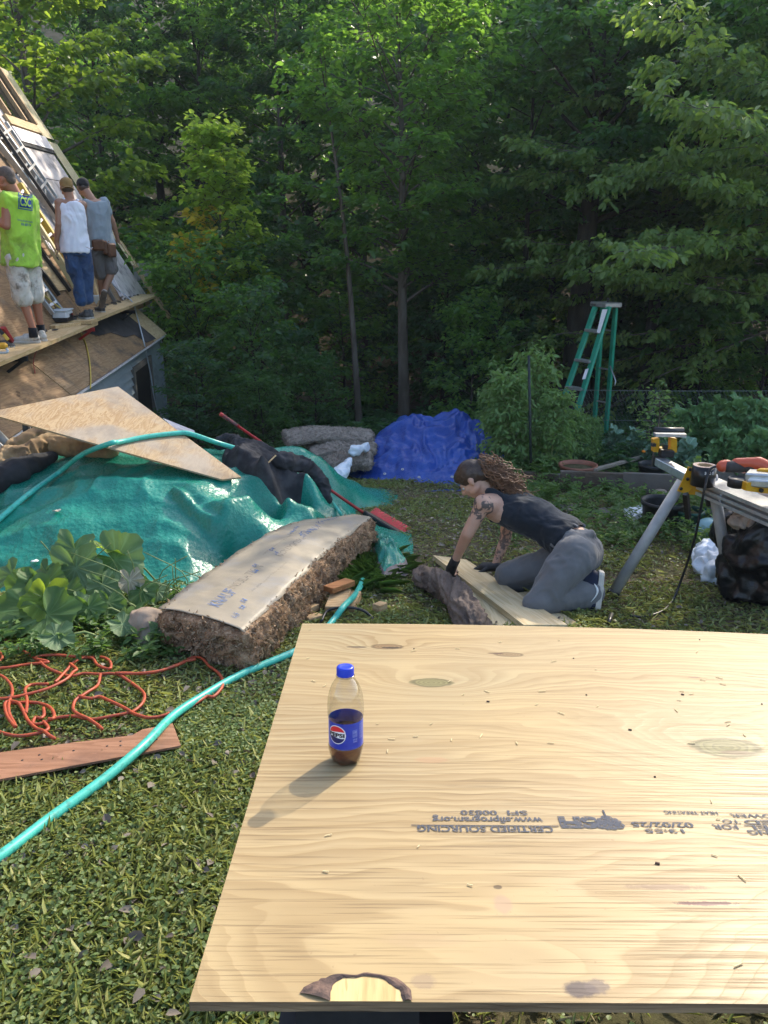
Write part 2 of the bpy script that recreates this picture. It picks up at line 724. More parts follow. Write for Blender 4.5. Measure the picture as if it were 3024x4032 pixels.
def grow(seed, H, r0, lo, spread, nlimb, ntwig, lpt, leaf, elev=35, sag=.25, wander=.05, lean=(0, 0), prof='round',
         az=None, twig_len=.5, seg=7, meshtwigs=False, limb_r=.35, droop=.35, updir=.55, top=True, rise=35):
    """one broadleaf tree at the origin: wood geometry, leaf positions, directions, normals"""
    g = np.random.default_rng(seed)
    n = 14
    tz = np.linspace(0, 1, n)
    ph = g.random(4) * 6.28
    trunk = np.stack([lean[0] * tz ** 1.3 * H + wander * H * .3 * np.sin(tz * 5 + ph[0]) * tz,
                      lean[1] * tz ** 1.3 * H + wander * H * .3 * np.sin(tz * 4.3 + ph[1]) * tz,
                      tz * H], 1)
    wood = MB()
    rad = r0 * (1 - .9 * tz) + .004
    rad[0] *= 1.35
    tr = trunk.copy()
    tr[0, 2] -= .25
    wood.tube(tr, rad, seg)
    P, Dn, Nn = [], [], []

    def leaves(a, b, cnt, size_j=.3):
        t = g.random(cnt) ** .8
        p = a + (b - a) * t[:, None] + g.normal(0, .045, (cnt, 3))
        d = (b - a) / (np.linalg.norm(b - a) + 1e-9)
        s = np.cross(d, (0, 0, 1))
        s /= np.linalg.norm(s) + 1e-9
        sg = g.choice([-1, 1], cnt)[:, None]
        dd = d * .55 + s * sg * g.uniform(.4, 1.1, (cnt, 1)) + np.array([0, 0, -droop]) * g.uniform(0, 1.6, (cnt, 1)) + g.normal(0, .22, (cnt, 3))
        nn = np.array([0, 0, updir * 1.6]) + g.normal(0, .55, (cnt, 3))
        P.append(p), Dn.append(dd), Nn.append(nn)

    for i in range(nlimb):
        f = lo + (1 - lo) * ((i + g.random()) / nlimb)
        k = f * (n - 1)
        i0 = min(int(k), n - 2)
        base = trunk[i0] + (trunk[i0 + 1] - trunk[i0]) * (k - i0)
        q = (f - lo) / (1 - lo)
        if prof == 'round':
            L = spread * (.55 + .9 * math.sin(math.pi * min(1, q * .85 + .12)) ** .8) * .72
        elif prof == 'cone':
            L = spread * (1.02 - q * .85)
        elif prof == 'vase':
            L = spread * (.45 + .75 * q) * (1.15 if q < .85 else .6)
        else:
            L = spread
        L *= g.uniform(.7, 1.15)
        a = i * 2.399 + g.normal(0, .35) if az is None else R(g.uniform(*az))
        e = R(elev + rise * q + g.normal(0, 9))
        m = 6
        t = np.linspace(0, 1, m)
        hd = np.array([math.cos(a), math.sin(a), 0])
        sw = np.array([-hd[1], hd[0], 0]) * g.normal(0, .14)
        lp = base + (hd * math.cos(e))[None] * L * t[:, None] + sw * L * (t[:, None] ** 2)
        lp[:, 2] += math.sin(e) * L * t - sag * L * t ** 2 * math.cos(e) + g.normal(0, .02, m) * L * t
        rl = np.interp(f, tz, rad) * limb_r * (1 - .85 * t) + .003
        wood.tube(lp, rl, 5 if r0 > .05 else 4, caps=False)
        for j in range(ntwig):
            tt = .28 + .72 * (j + g.random()) / ntwig
            kk = tt * (m - 1)
            j0 = min(int(kk), m - 2)
            b0 = lp[j0] + (lp[j0 + 1] - lp[j0]) * (kk - j0)
            dr = lp[j0 + 1] - lp[j0]
            dr /= np.linalg.norm(dr) + 1e-9
            sd = np.cross(dr, (0, 0, 1))
            sd /= np.linalg.norm(sd) + 1e-9
            an = R(g.uniform(30, 75)) * (1 if j % 2 else -1)
            td = dr * math.cos(an) + sd * math.sin(an) + np.array([0, 0, g.normal(.02, .16)])
            tl = twig_len * spread * (1.1 - .75 * tt) * g.uniform(.6, 1.2) + .12
            b1 = b0 + td * tl + np.array([0, 0, -.12 * tl])
            if meshtwigs:
                wood.tube(np.array([b0, (b0 + b1) / 2 + np.array([0, 0, .03 * tl]), b1]), [rl.min() * 1.2 + .003, .004, .002], 3, caps=False)
            leaves(b0, b1, max(3, int(lpt * g.uniform(.6, 1.3))))
        leaves(lp[m // 2], lp[-1], int(lpt * 1.2))
    if top:
        leaves(trunk[-3], trunk[-1] + np.array([0, 0, .15]), lpt * 3)
    P, Dn, Nn = np.vstack(P), np.vstack(Dn), np.vstack(Nn)
    size = leaf * g.uniform(.65, 1.25, len(P))
    return wood, P, Dn, Nn, size


def plant_tree(name, loc, label, grown, bark, leafmat, group=None, tone=None, mi=None, cat='tree', width=.62, wood_name='trunk', crown_name='crown'):
    wood, P, Dn, Nn, size = grown
    t = thing(name, loc, label, cat, group)
    wm = wood.mesh(wood_name, bark, (0, 0, 0), True)
    put_mesh(wood_name, wm, t)
    put_mesh(crown_name, leaf_mesh(crown_name, P, Dn, Nn, size, leafmat, width, tone=tone, mi=mi), t)
    return t


def on_ground(x, y):
    return (x, y, float(gz(x, y)))


# --- trees that read singly
plant_tree('maple_tree', on_ground(-7.6, 18.6), 'sunlit yellow green maple rising behind the stripped roof',
           grow(11, 10.5, .2, .16, 3.3, 40, 12, 34, .17, 18, .2), m_bark, m_lf_lit, 'trees along the edge of the woods', width=.85)
g_center = grow(23, 7.9, .125, .30, 2.8, 46, 11, 30, .14, 30, .2, .035, (-.03, .01), 'vase', meshtwigs=True, twig_len=.4, rise=14)
plant_tree('beech_tree', on_ground(.42, 15.7), 'tall green tree with mottled forked trunk behind the blue tarp',
           g_center, m_bark, m_lf_mid, 'trees along the edge of the woods')
plant_tree('slender_tree', on_ground(-.5, 15.3), 'slender pale trunk leaning left beside the forked tree behind the blue tarp',
           grow(31, 6.8, .07, .6, .9, 14, 7, 12, .125, 25, .2, .03, (-.085, 0)), m_bark, m_lf_mid, 'trees along the edge of the woods')
_gs = grow(5, 5.7, .05, .26, 1.75, 34, 8, 14, .15, 38, .12, .03, (-.01, 0), 'cone', meshtwigs=True, twig_len=.42, rise=18)
_yel = ((np.abs(_gs[1][:, 2] - 3.5) < .9) & (_gs[1][:, 0] < .1) & (rng.random(len(_gs[1])) < .75)).astype(np.int32)
plant_tree('young_tree', on_ground(-3.3, 16.6), 'young tree with a patch of yellow leaves past the house corner',
           _gs, m_bark, [m_lf_young, m_lf_yellow], 'trees along the edge of the woods', mi=_yel, width=.75)
_gb = grow(44, 5.4, .13, .36, 5.6, 26, 17, 40, .125, 2, .1, .03, (.0, 0), 'flat', az=(150, 218), meshtwigs=True, twig_len=.2, droop=.75, limb_r=.22, rise=9)
plant_tree('spreading_tree', on_ground(8.0, 14.0), 'spreading tree with level boughs of yellow green leaves above the ladder',
           _gb, m_bark, m_lf_beech, 'trees along the edge of the woods')
plant_tree('dark_trunk_tree', on_ground(3.95, 15.9), 'thick dark tree trunk standing directly behind the green stepladder',
           grow(52, 7.5, .34, .52, 2.6, 26, 10, 26, .15, 20, .2, .02), m_bark_dark, m_lf_dark, 'trees along the edge of the woods')
plant_tree('dark_trunk_tree', on_ground(5.3, 15.6), 'straight dark trunk standing just right of the green stepladder',
           grow(53, 7.4, .16, .5, 2.3, 24, 10, 24, .15, 15, .2, .02), m_bark_dark, m_lf_dark, 'trees along the edge of the woods')
plant_tree('dark_trunk_tree', on_ground(3.05, 17.4), 'thin dark trunk left of the green stepladder in the woods',
           grow(54, 7.9, .10, .5, 2.0, 22, 9, 22, .15, 15, .2, .02), m_bark_dark, m_lf_dark, 'trees along the edge of the woods')
plant_tree('dark_trunk_tree', on_ground(4.95, 18.3), 'thin dark sapling trunk seen between the two dark trunks by the stepladder',
           grow(55, 8.0, .07, .5, 1.6, 18, 8, 20, .15, 15, .2, .03, (.02, 0)), m_bark_dark, m_lf_dark, 'trees along the edge of the woods')
plant_tree('shade_tree', on_ground(7.5, 14.4), 'tall dark tree at the edge of the woods beyond the kale',
           grow(61, 9.3, .22, .2, 2.6, 40, 11, 30, .15, 15, .2, rise=12), m_bark_dark, m_lf_dark, 'trees along the edge of the woods')

# --- the deeper wood: four grown kinds, each tree a copy of its own
kinds = []
for k, (sd, H, lo, sp, lm, bk) in enumerate((
        (71, 11.5, .10, 3.3, m_lf_dark, m_bark_dark), (72, 12.5, .16, 3.6, m_lf_mid, m_bark_dark),
        (73, 10.0, .08, 3.0, m_lf_under, m_bark_dark), (74, 13.5, .2, 3.2, m_lf_dark, m_bark))):
    wood, P, Dn, Nn, size = grow(sd, H, .19, lo, sp, 40, 10, 26, .20, 14, .18, .04)
    kinds.append((wood.mesh('trunk', bk, (0, 0, 0), True), leaf_mesh('crown', P, Dn, Nn, size, lm)))
GL = ['dark green tree crowded deep in the shaded woods', 'mid green tree standing among darker ones in the woods',
      'low branched blue green tree filling the wooded hillside', 'tall dark tree rising from the back of the wooded hill']
spots = [(-9.8, 21), (-7.0, 26.2), (-5.6, 28), (-2.9, 23.5), (2.2, 20.2), (6.9, 18.2), (9.8, 19.5), (7.6, 21.5), (4.6, 21.8), (-.6, 22.5),
         (12.2, 21.5), (-12.5, 24), (-8.4, 25), (-5.2, 24.2), (-2.3, 25.4), (1.4, 24.4), (4.2, 25.6), (8.2, 24.8), (11.8, 25.6), (14.5, 24.5),
         (-14.5, 29), (-10.2, 29.5), (-6.3, 29), (-2.9, 30), (.8, 29.3), (4.4, 30.2), (8.3, 29.3), (12.3, 30.2), (16.2, 29.5),
         (-16.5, 34), (-11.2, 35), (-6.2, 34.6), (-1.5, 35.5), (3, 34.8), (7.8, 35.4), (12.6, 34.9), (17.3, 35.3), (6.4, 15.9), (10.6, 15.4), (9.9, 12.2)]
MARKS = [(-200, 'above the steep roof'), (330, 'beyond the rake of the roof'), (640, 'between the roof and the young yellow tree'), (900, 'behind the young yellow tree'), (1200, 'left of the slender leaning trunk'),
         (1480, 'behind the slender leaning trunk'), (1720, 'behind the forked tree'), (2000, 'between the forked tree and the stepladder'), (2300, 'straight behind the stepladder'), (2560, 'right of the stepladder'), (2850, 'above the kale row'), (3300, 'at the far right edge')]
_used = {}


def place_label(what, x, y):
    px = 1512 + 3024 * x / (y * 1.02)
    m = min(MARKS, key=lambda a: abs(a[0] - px))[1]
    rank = 'in the front rank' if y < 20 else 'in the second rank' if y < 23 else 'in the third rank' if y < 27 else 'in the fourth rank' if y < 32 else 'in the rearmost rank'
    lab = what + ' ' + m + ' ' + rank
    _used[lab] = _used.get(lab, 0) + 1
    return lab


for i, (x, y) in enumerate(spots):
    k = int(rng.integers(0, 4))
    t = thing('forest_tree', on_ground(x, y), place_label(('dark green tree', 'mid green tree', 'blue green low tree', 'tall dark tree')[k], x, y), 'tree', 'trees of the deep woods')
    t.rotation_euler = (0, 0, rng.random() * 6.28)
    s = rng.uniform(.85, 1.1)
    kh = (11.5, 12.5, 10.0, 13.5)[k]
    zt = 1.56 + .275 * y + rng.uniform(.2, .9)               # crowns only a little above the skyline of the photograph
    if x > 5.5:
        zt = max(zt, min(zt + 2.5, (y - 8.6) / 1.31))
    s = min(1.15, (zt - on_ground(x, y)[2]) / kh)
    t.scale = (s, s, s)
    put_mesh('trunk', kinds[k][0], t)
    put_mesh('crown', kinds[k][1], t)

# --- low shrubs and seedlings under the trees
shr = []
for k in range(3):
    wood, P, Dn, Nn, size = grow(81 + k, 2.4, .03, .04, 1.15, 26, 7, 14, .11, 25, .25, .08, twig_len=.5)
    shr.append((wood.mesh('stem', m_bark_dark, (0, 0, 0), True), leaf_mesh('foliage', P, Dn, Nn, size, (m_lf_under, m_lf_dark, m_lf_mid)[k])))
SL = ['blue green understory shrub growing at the edge of the woods', 'dark leafy shrub growing in the shade of the woods',
      'mid green leafy sapling growing at the edge of the woods']
for i, (x, y, s) in enumerate([(-3.0, 12.2, .7), (-2.2, 13.0, .9), (-3.6, 15.2, 1.2), (-1.7, 14.2, .8), (-2.6, 16.5, 1.5), (-.9, 17.2, 1.2), (1.3, 17.0, 1.3),
                               (-1.2, 13.2, .55), (1.6, 14.2, .9), (2.4, 16.2, 1.3), (-4.6, 17.5, 1.5), (3.3, 18.5, 1.6), (6.3, 16.8, 1.4), (7.4, 15.0, 1.2),
                               (8.6, 17.0, 1.5), (.2, 18.6, 1.5), (-1.9, 11.8, .5), (6.0, 14.6, .8), (5.9, 19.5, 1.7), (-3.2, 18.2, 1.6)]):
    k = i % 3
    t = thing('shrub', on_ground(x, y), place_label(('very tall ' if s >= 1.55 else 'tall ' if s >= 1.2 else 'low ' if s < .85 else '') + ('blue green shrub', 'dark leafy shrub', 'mid green sapling')[k], x, y).replace('in the front rank', 'under the trees' if y > 14 else 'nearest the lawn'), 'shrub', 'shrubs under the trees')
    t.rotation_euler = (0, 0, rng.random() * 6.28)
    t.scale = (s, s, s * rng.uniform(.8, 1.1))
    put_mesh('stem', shr[k][0], t)
    put_mesh('foliage', shr[k][1], t)

# ================================================================== HOUSE
HN = np.array([-3.758, 7.6, .607])
HU = np.array([-.073, 1.0, .034])
HV = np.array([.9973, .0728, 0])
HZ = np.array([0, 0, 1.0])
RV0 = -.36
RN = HV * .866 + HZ * .5                   # outward normal of the steep roof
RUP = -HV * .5 + HZ * .866                 # up the slope
RN = np.cross(HU / np.linalg.norm(HU), RUP)
RN /= np.linalg.norm(RN)
if RN[0] < 0:
    RN = -RN


def HP(s, v, w):
    return HN + HU * s + HV * v + HZ * w


def RP(s, r, off=0.0):
    return HP(s, RV0, 0) + RUP * r + RN * off


def roof_px(px, py, off=0.0):
    p = PL(px, py, RP(0, 0, off), RN)
    sol = np.linalg.lstsq(np.stack([HU, RUP], 1), p - RP(0, 0, off), rcond=None)[0]
    return sol


m_ply_old = mat_wood('weathered plywood', (.30, .20, .11), (.20, .115, .055), 1, 16, .8, dirt=(.06, .05, .045), dirt_amt=.75)
m_ply_old2 = mat_wood('stained plywood', (.26, .165, .085), (.16, .09, .045), 1, 18, .8, dirt=(.05, .045, .04), dirt_amt=.85)
m_ply_new = mat_wood('pale new plywood', (.50, .38, .21), (.38, .25, .12), 1, 16, .7)
m_under = mat('pale underlayment', (.60, .54, .52), (.45, .40, .39), 5, .65, .3, 30, dirt=(.10, .09, .09), dirt_amt=.6, dirt_scale=5)
m_felt = mat('torn roofing felt', (.018, .019, .022), (.035, .035, .04), 8, .85, .4, 60)
m_siding = mat('grey vinyl siding', (.24, .28, .30), (.29, .33, .35), 3, .5, .08, 40, dirt=(.12, .14, .13), dirt_amt=.5)
m_lumber = mat_wood('sawn lumber', (.56, .41, .22), (.42, .27, .12), 1, 14, .65)
m_lumber_z = mat_wood('sawn studs', (.46, .31, .17), (.33, .20, .10), 2, 14, .7)
m_cream = mat('cream ribbed metal', (.74, .62, .36), (.80, .69, .44), 4, .4, .05, 20)
m_rung = mat('grey ladder rung', (.30, .30, .29), None, rough=.6)
m_rib_gap = mat('tan rib valley', (.13, .07, .035), None, rough=.6)
m_white = mat('white flashing', (.72, .68, .68), (.62, .57, .58), 9, .45)
m_alu = mat('dull aluminium', (.42, .43, .43), (.33, .34, .34), 20, .38, .1, 80, metal=.85)
m_black_plastic = mat('black plastic', (.012, .012, .013), (.022, .022, .024), 30, .4)
m_dark_hole = mat('dark interior', (.006, .006, .007), None, rough=.9)
m_glass_dark = mat('dark window glass', (.012, .014, .014), None, rough=.06, spec=.6)
m_yellow_rail = mat('yellow fibreglass', (.62, .42, .06), (.52, .34, .05), 12, .45)
m_cream_rail = mat('faded fibreglass', (.60, .47, .22), (.52, .40, .18), 12, .5, dirt=(.2, .15, .1), dirt_amt=.4)
m_ink_dark = mat('dark print', (.02, .022, .03), None, rough=.7)

house = thing('house', HP(1.0, -2.5, -2.2), 'house under repair with stripped steep roof and grey siding', 'house')
# sheathing sheets of the steep roof
gap = .006
for j, r0 in enumerate((-.15, 1.08, 2.31, 3.54, 4.77)):
    for i in range(6):
        s0 = -5.6 + i * 2.4 + (1.2 if j % 2 else 0)
        s1 = min(s0 + 2.4, 8.15)
        if s1 - s0 < .3:
            continue
        far = s0 > 4.5
        mm = m_under if far and r0 < 3.4 else (m_ply_old, m_ply_old2)[(i + j) % 2]
        off = .012 + .003 * ((i * 7 + j * 3) % 3)
        MB().slab([RP(s0 + gap, r0 + gap, off), RP(s1 - gap, r0 + gap, off), RP(s1 - gap, r0 + 1.23 - gap, off), RP(s0 + gap, r0 + 1.23 - gap, off)], RN, .014).build('plywood_panel', mm, house)
MB().slab([RP(-6.5, -.2, -.01), RP(8.12, -.2, -.01), RP(8.12, 6.3, -.01), RP(-6.5, 6.3, -.01)], RN, .12).build('roof_deck', m_lumber_z, house)
# pale new patch between the dark battens
q = [roof_px(*p, .03) for p in ((150, 985), (262, 1140), (222, 1147), (150, 1060))]
MB().slab([RP(a, b, .03) for a, b in q], RN, .012).build('patch_panel', m_ply_new, house)
# rib trim on the far rake
for (pa, pb, wd, nr) in (((0, 262), (232, 556), .62, 9), ((205, 560), (352, 780), .55, 9), ((352, 780), (400, 862), .5, 8), ((415, 860), (520, 1044), .34, 5)):
    (sa, ra), (sb, rb) = roof_px(*pa, .05), roof_px(*pb, .05)
    s1 = 8.78
    mb = MB()
    tr = MB().slab([RP(s1 - wd, rb, .037), RP(s1, rb, .037), RP(s1, ra, .037), RP(s1 - wd, ra, .037)], RN, .012).build('rake_trim', m_rib_gap, house)
    for k in range(nr):
        a0 = s1 - wd + k * wd / nr
        w_ = wd / nr * .58
        MB().slab([RP(a0 + .004, rb, .044), RP(a0 + w_, rb, .044), RP(a0 + w_, ra, .044), RP(a0 + .004, ra, .044)], RN, .006).build('rib', m_cream, tr)
for dv, w in ((0.0, .07), (.16, .05)):
    MB().bar(RP(8.62 + dv, 1.1, .03), RP(8.62 + dv, -.62, .03), w, .05, RN).build('rake_board', m_lumber, house)
# skylight above, with its timber sill and white flashing
(sa, ra), (sb, rb) = roof_px(-60, 250, .03), roof_px(60, 470, .03)
s_l, s_r = sb - .35, 8.1
sk = MB().slab([RP(s_l, rb, .04), RP(s_r, rb, .04), RP(s_r, ra + .8, .04), RP(s_l, ra + .8, .04)], RN, .02).build('skylight', m_glass_dark, house)
for a, b in (((s_l, rb), (s_l, ra + .8)), ((s_r - .06, rb), (s_r - .06, ra + .8)), ((s_l + .75, rb), (s_l + .75, ra + .8))):
    MB().bar(RP(*a, .06), RP(*b, .06), .07, .09, RN).build('frame', m_lumber_z, sk)
MB().slab([RP(s_l - .2, rb - .17, .075), RP(s_r, rb - .17, .075), RP(s_r, rb, .075), RP(s_l - .2, rb, .075)], RN, .05).build('sill', m_lumber, sk)
MB().slab([RP(s_l - .2, rb - .46, .06), RP(s_r + .1, rb - .46, .06), RP(s_r + .1, rb - .20, .06), RP(s_l - .2, rb - .20, .06)], RN, .025).build('flashing', m_white, house)
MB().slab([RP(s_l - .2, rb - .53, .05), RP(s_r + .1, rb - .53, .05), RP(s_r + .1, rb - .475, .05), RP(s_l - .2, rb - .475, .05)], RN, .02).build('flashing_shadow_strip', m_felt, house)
# lower flared roof: sheets, felt, eave trim
EV, EW, SE = .25, -.605, 6.8
LT = lambda s: HP(s, RV0 + .04, -.07)
LB = lambda s: HP(s, EV, EW)
LNv = np.cross(HU, LB(0) - LT(0))
LNv /= np.linalg.norm(LNv)
if LNv[0] < 0:
    LNv = -LNv


def low(s, f, off=0.0):
    return LT(s) * (1 - f) + LB(s) * f + LNv * off


LEXT = 1.9                                  # the lower roof hangs on below the plank
for i, (a, b) in enumerate(((-6.0, -3.6), (-3.6, -1.2), (-1.2, 1.2), (1.2, 3.6), (3.6, 5.75), (5.75, SE))):
    m_ = m_ply_new if i == 5 else (m_ply_old2, m_ply_old)[i % 2]
    MB().slab([low(a + gap, 0, .01 + .004 * (i % 2)), low(b - gap, 0, .01 + .004 * (i % 2)), low(b - gap, 1, .01 + .004 * (i % 2)), low(a + gap, 1, .01 + .004 * (i % 2))], LNv, .014).build('plywood_panel', m_, house)
MB().slab([low(-6, .0, -.02), low(SE - .02, .0, -.02), low(SE - .02, .985, -.02), low(-6, .985, -.02)], LNv, .1).build('roof_deck', m_lumber_z, house)
fe = [low(3.2, .02, .022), low(5.9, .02, .022), low(5.95, .97, .022), low(5.3, .93, .022), low(5.2, .66, .022), low(4.7, .62, .022), low(4.35, .4, .022), low(3.8, .36, .022), low(3.5, .2, .022)]
MB().slab(fe[::-1], LNv, .004).build('roofing_felt', m_felt, house)
MB().bar(LB(-6) + LNv * .0 + HZ * -.03, LB(SE) + HZ * -.015, .02, .028).build('eave_trim', m_white, house)
# wall with lapped siding; window opening
WV = EV - .12
WT, WB = EW - .0, -3.1
wx1 = SE - .05
(wa, wb) = (None, None)


def wall_px(px, py):
    n = np.cross(HU, HZ)
    n /= np.linalg.norm(n)
    p = PL(px, py, HP(0, WV, 0), n)
    s = (p - HP(0, WV, 0))[1] / HU[1]
    return s, p[2] - HP(s, WV, 0)[2]


s0w, w0w = wall_px(527, 1480)
s1w, w1w = wall_px(602, 1590)
wtop = wall_px(560, 1440)[1]
wbot = w1w - .15
MB().slab([HP(-6, WV - .03, WB), HP(wx1, WV - .03, WB), HP(wx1, WV - .03, WT), HP(-6, WV - .03, WT)], HV, .12).build('wall', m_siding, house)
lap = .125
k = 0
w = WT
while w > WB:
    segs = [(-6.0, wx1)]
    if w - lap < wtop + .02 and w > wbot - .02:
        segs = [(-6.0, s0w - .09), (s1w + .09, wx1)]
    for a, b in segs:
        lo_, hi_ = HP(a, WV + .0, w - lap), HP(b, WV + .0, w - lap)
        mb = MB()
        P0, P1 = HP(a, WV - .028, w - .002), HP(b, WV - .028, w - .002)
        Q0, Q1 = HP(a, WV + .016, w - lap + .0), HP(b, WV + .016, w - lap + .0)
        R0, R1 = HP(a, WV - .028, w - lap + .0), HP(b, WV - .028, w - lap + .0)
        mb.add([P0, P1, Q1, Q0, R0, R1], [(0, 3, 2, 1), (3, 4, 5, 2), (0, 4, 3), (1, 2, 5)])
        mb.build('siding_plank', m_siding, house)
    w -= lap
MB().bar(HP(wx1 + .02, WV, WT), HP(wx1 + .02, WV, WB), .07, .07, HV).build('corner_post', m_siding, house)
win = MB().slab([HP(s0w, WV - .012, wbot), HP(s1w, WV - .012, wbot), HP(s1w, WV - .012, wtop), HP(s0w, WV - .012, wtop)], HV, .01).build('window', m_dark_hole, house)
m_gwood = mat('grey window wood', (.11, .10, .09), (.17, .15, .13), 9, .9, .4, 40)
for a, b in (((s0w - .045, wbot), (s0w - .045, wtop + .09)), ((s1w + .045, wbot), (s1w + .045, wtop + .09))):
    MB().bar(HP(a[0], WV + .0, a[1]), HP(b[0], WV + .0, b[1]), .09, .07, HV).build('frame', m_gwood, win)
MB().bar(HP(s0w + .002, WV + .0, wtop + .045), HP(s1w - .002, WV + .0, wtop + .045), .07, .09).build('frame', m_gwood, win)
MB().bar(HP(s0w - .1, WV + .02, wbot - .05), HP(s1w + .1, WV + .02, wbot - .05), .1, .07).build('sill', m_gwood, win)
# gable end, so the house is closed from beside
MB().slab([HP(wx1 - .2, WV - .2, WB), HP(wx1 - .2, WV - 5.5, WB), HP(wx1 - .2, WV - 5.5, 5.2), HP(wx1 - .2, -3.4, 5.2), HP(wx1 - .2, RV0 - .2, -.1), HP(wx1 - .2, WV - .2, WT)], HU, .1).build('gable_wall', m_siding, house)

# deck railing beyond the gable
rail = thing('deck_railing', AY(555, 1170, 17.2), 'white deck railing with balusters beyond the far roof corner', 'railing')
m_railp = mat('weathered white railing', (.50, .47, .44), (.40, .37, .35), 6, .7)
a, b, c = AY(528, 1042, 16.6), AY(588, 1040, 17.2), AY(520, 1046, 17.9)
MB().bar(a, b, .1, .05).build('top_rail', m_railp, rail)
for i in range(9):
    p = a + (b - a) * (i / 8)
    mb = MB().bar(p + np.array([0, 0, -.03]), p + np.array([0, 0, -.95]), .045 if i in (0, 8) else .03, .03, HU)
    mb.build('baluster', m_railp, rail)
MB().bar(a + np.array([0, 0, -.93]), b + np.array([0, 0, -.93]), .06, .05).build('bottom_rail', m_railp, rail)
MB().bar(b + np.array([-.05, .05, -.96]), b + np.array([-.05, .05, -3.2]), .09, .09, HU).build('post', m_railp, rail)

# scaffold plank with its brackets
PSL = lambda s, v=0.0, w=0.0: HP(s, v, w)
plank = thing('scaffold_plank', HP(3.5, -.15, -.04), 'long wooden scaffold plank the three roofers stand on', 'plank')
MB().slab([PSL(-2, .03, 0), PSL(3.35, .03, 0), PSL(3.35, -.335, 0), PSL(-2, -.335, 0)], HZ, .042).build('board', m_lumber, plank)
MB().slab([PSL(2.95, .05, .052), PSL(7.56, .03, .046), PSL(7.56, -.32, .046), PSL(2.95, -.32, .05)], HZ, .042).build('board', m_lumber, plank)
m_red = mat('red paint', (.32, .02, .02), (.22, .02, .02), 10, .5)
for s in (-1.0, .55, 3.05, 5.4):
    mb = MB().bar(HP(s, RV0 + .02, -.07), HP(s, .06, -.07), .04, .05)
    mb.bar(HP(s, .02, -.08), HP(s, RV0 + .12, -.26), .03, .03)
    mb.build('bracket', m_dark_hole if s != 3.05 else m_red, plank)

# ladders lying on the roof
def roof_ladder(name, label, A0, A1, B0, B1, off, mr1, mr2, mrung, rungs, grp, depth=.07, w=.05):
    a0, a1, b0, b1 = [roof_px(*p, off) for p in (A0, A1, B0, B1)]
    t = thing(name, RP(*((a1 + b1) / 2), off), label, 'ladder', grp)
    MB().bar(RP(*a0, off), RP(*a1, off), w, depth, RN, bevel=.006).build('rail', mr1, t)
    MB().bar(RP(*b0, off), RP(*b1, off), w, depth, RN, bevel=.006).build('rail', mr2, t)
    for k in range(rungs):
        f = (k + .4) / rungs
        MB().bar(RP(*(a0 + (a1 - a0) * f), off + .01), RP(*(b0 + (b1 - b0) * f), off + .01), .035, .03, RN).build('rung', mrung, t)
    return t


roof_ladder('extension_ladder', 'grey aluminium extension ladder lying up the roof behind the white tank top', (-90, 455), (372, 1052), (-20, 470), (330, 962), .09, m_alu, m_alu, m_rung, 10, 'ladders lying on the roof', .09, .075)
roof_ladder('extension_ladder', 'blackened ladder section stacked on the far side of the grey extension ladder', (-10, 500), (412, 1120), (22, 480), (425, 1075), .17, m_black_plastic, m_alu, m_rung, 9, 'ladders lying on the roof', .05, .04)
lad = roof_ladder('fibreglass_ladder', 'yellow fibreglass ladder with black holes and labels between two roofers', (60, 752), (302, 1130), (75, 725), (330, 1120), .12, m_cream_rail, m_yellow_rail, m_white, 7, 'ladders lying on the roof', .10, .085)
for px, py in ((170, 935), (228, 1018)):
    a = roof_px(px, py, .175)
    MB().lathe([(.028, 0), (.028, .012), (0.0, .012)], RP(*a, .172), frame(RN, RUP) @ rotx(-math.pi / 2), 10).build('rung_socket', m_black_plastic, lad)
q = [roof_px(*p, .176) for p in ((177, 944), (197, 958), (216, 992), (196, 978))]
MB().slab([RP(a, b, .1755) for a, b in q], RN, .004).build('label_sticker', m_white, lad)
a, b = roof_px(181, 948, .18), roof_px(206, 986, .18)
ex = RP(*b) - RP(*a)
ex /= np.linalg.norm(ex)
mb = MB()
text_on(mb, 'WERNER', RP(*a, .178) , ex, np.cross(RN, ex), .05, .30)
mb.build('lettering', m_ink_dark, lad)
roof_ladder('aluminium_ladder', 'short aluminium ladder at the foot of the roof behind the lime shirt', (95, 1020), (240, 1218), (60, 1040), (210, 1236), .08, m_alu, m_alu, m_white, 4, 'ladders lying on the roof', .06, .05)
for k, (A, B) in enumerate((((130, 945), (278, 1146)), ((120, 1005), (234, 1163)))):
    a, b = roof_px(*A, .06), roof_px(*B, .06)
    o = MB().bar(RP(*a, .06), RP(*b, .06), .05, .05, RN).build('batten', m_black_plastic)
    tag(o, ('upper', 'lower')[k] + ' black batten lying down the roof beside the lime shirt', 'batten', 'black battens on the roof')
for k, (A, B) in enumerate((((360, 1085), (395, 1212)), ((410, 1110), (455, 1190)), ((440, 1090), (480, 1168)), ((160, 1110), (205, 1215)))):
    a, b = roof_px(*A, .05), roof_px(*B, .05)
    o = MB().bar(RP(*a, .05), RP(*b, .05), .06, .05, RN).build('loose_board', (m_lumber, m_gwood, m_white, m_lumber)[k])
    tag(o, ('tan board leaning on the roof behind the jeans', 'grey board on the roof beside the white bucket', 'white strip on the roof right of the white bucket', 'tan offcut lying on the roof by the short ladder')[k], 'board', 'loose boards on the roof')
# ================================================================== PEOPLE
def unit(v):
    v = np.array(v, float)
    return v / (np.linalg.norm(v) + 1e-12)


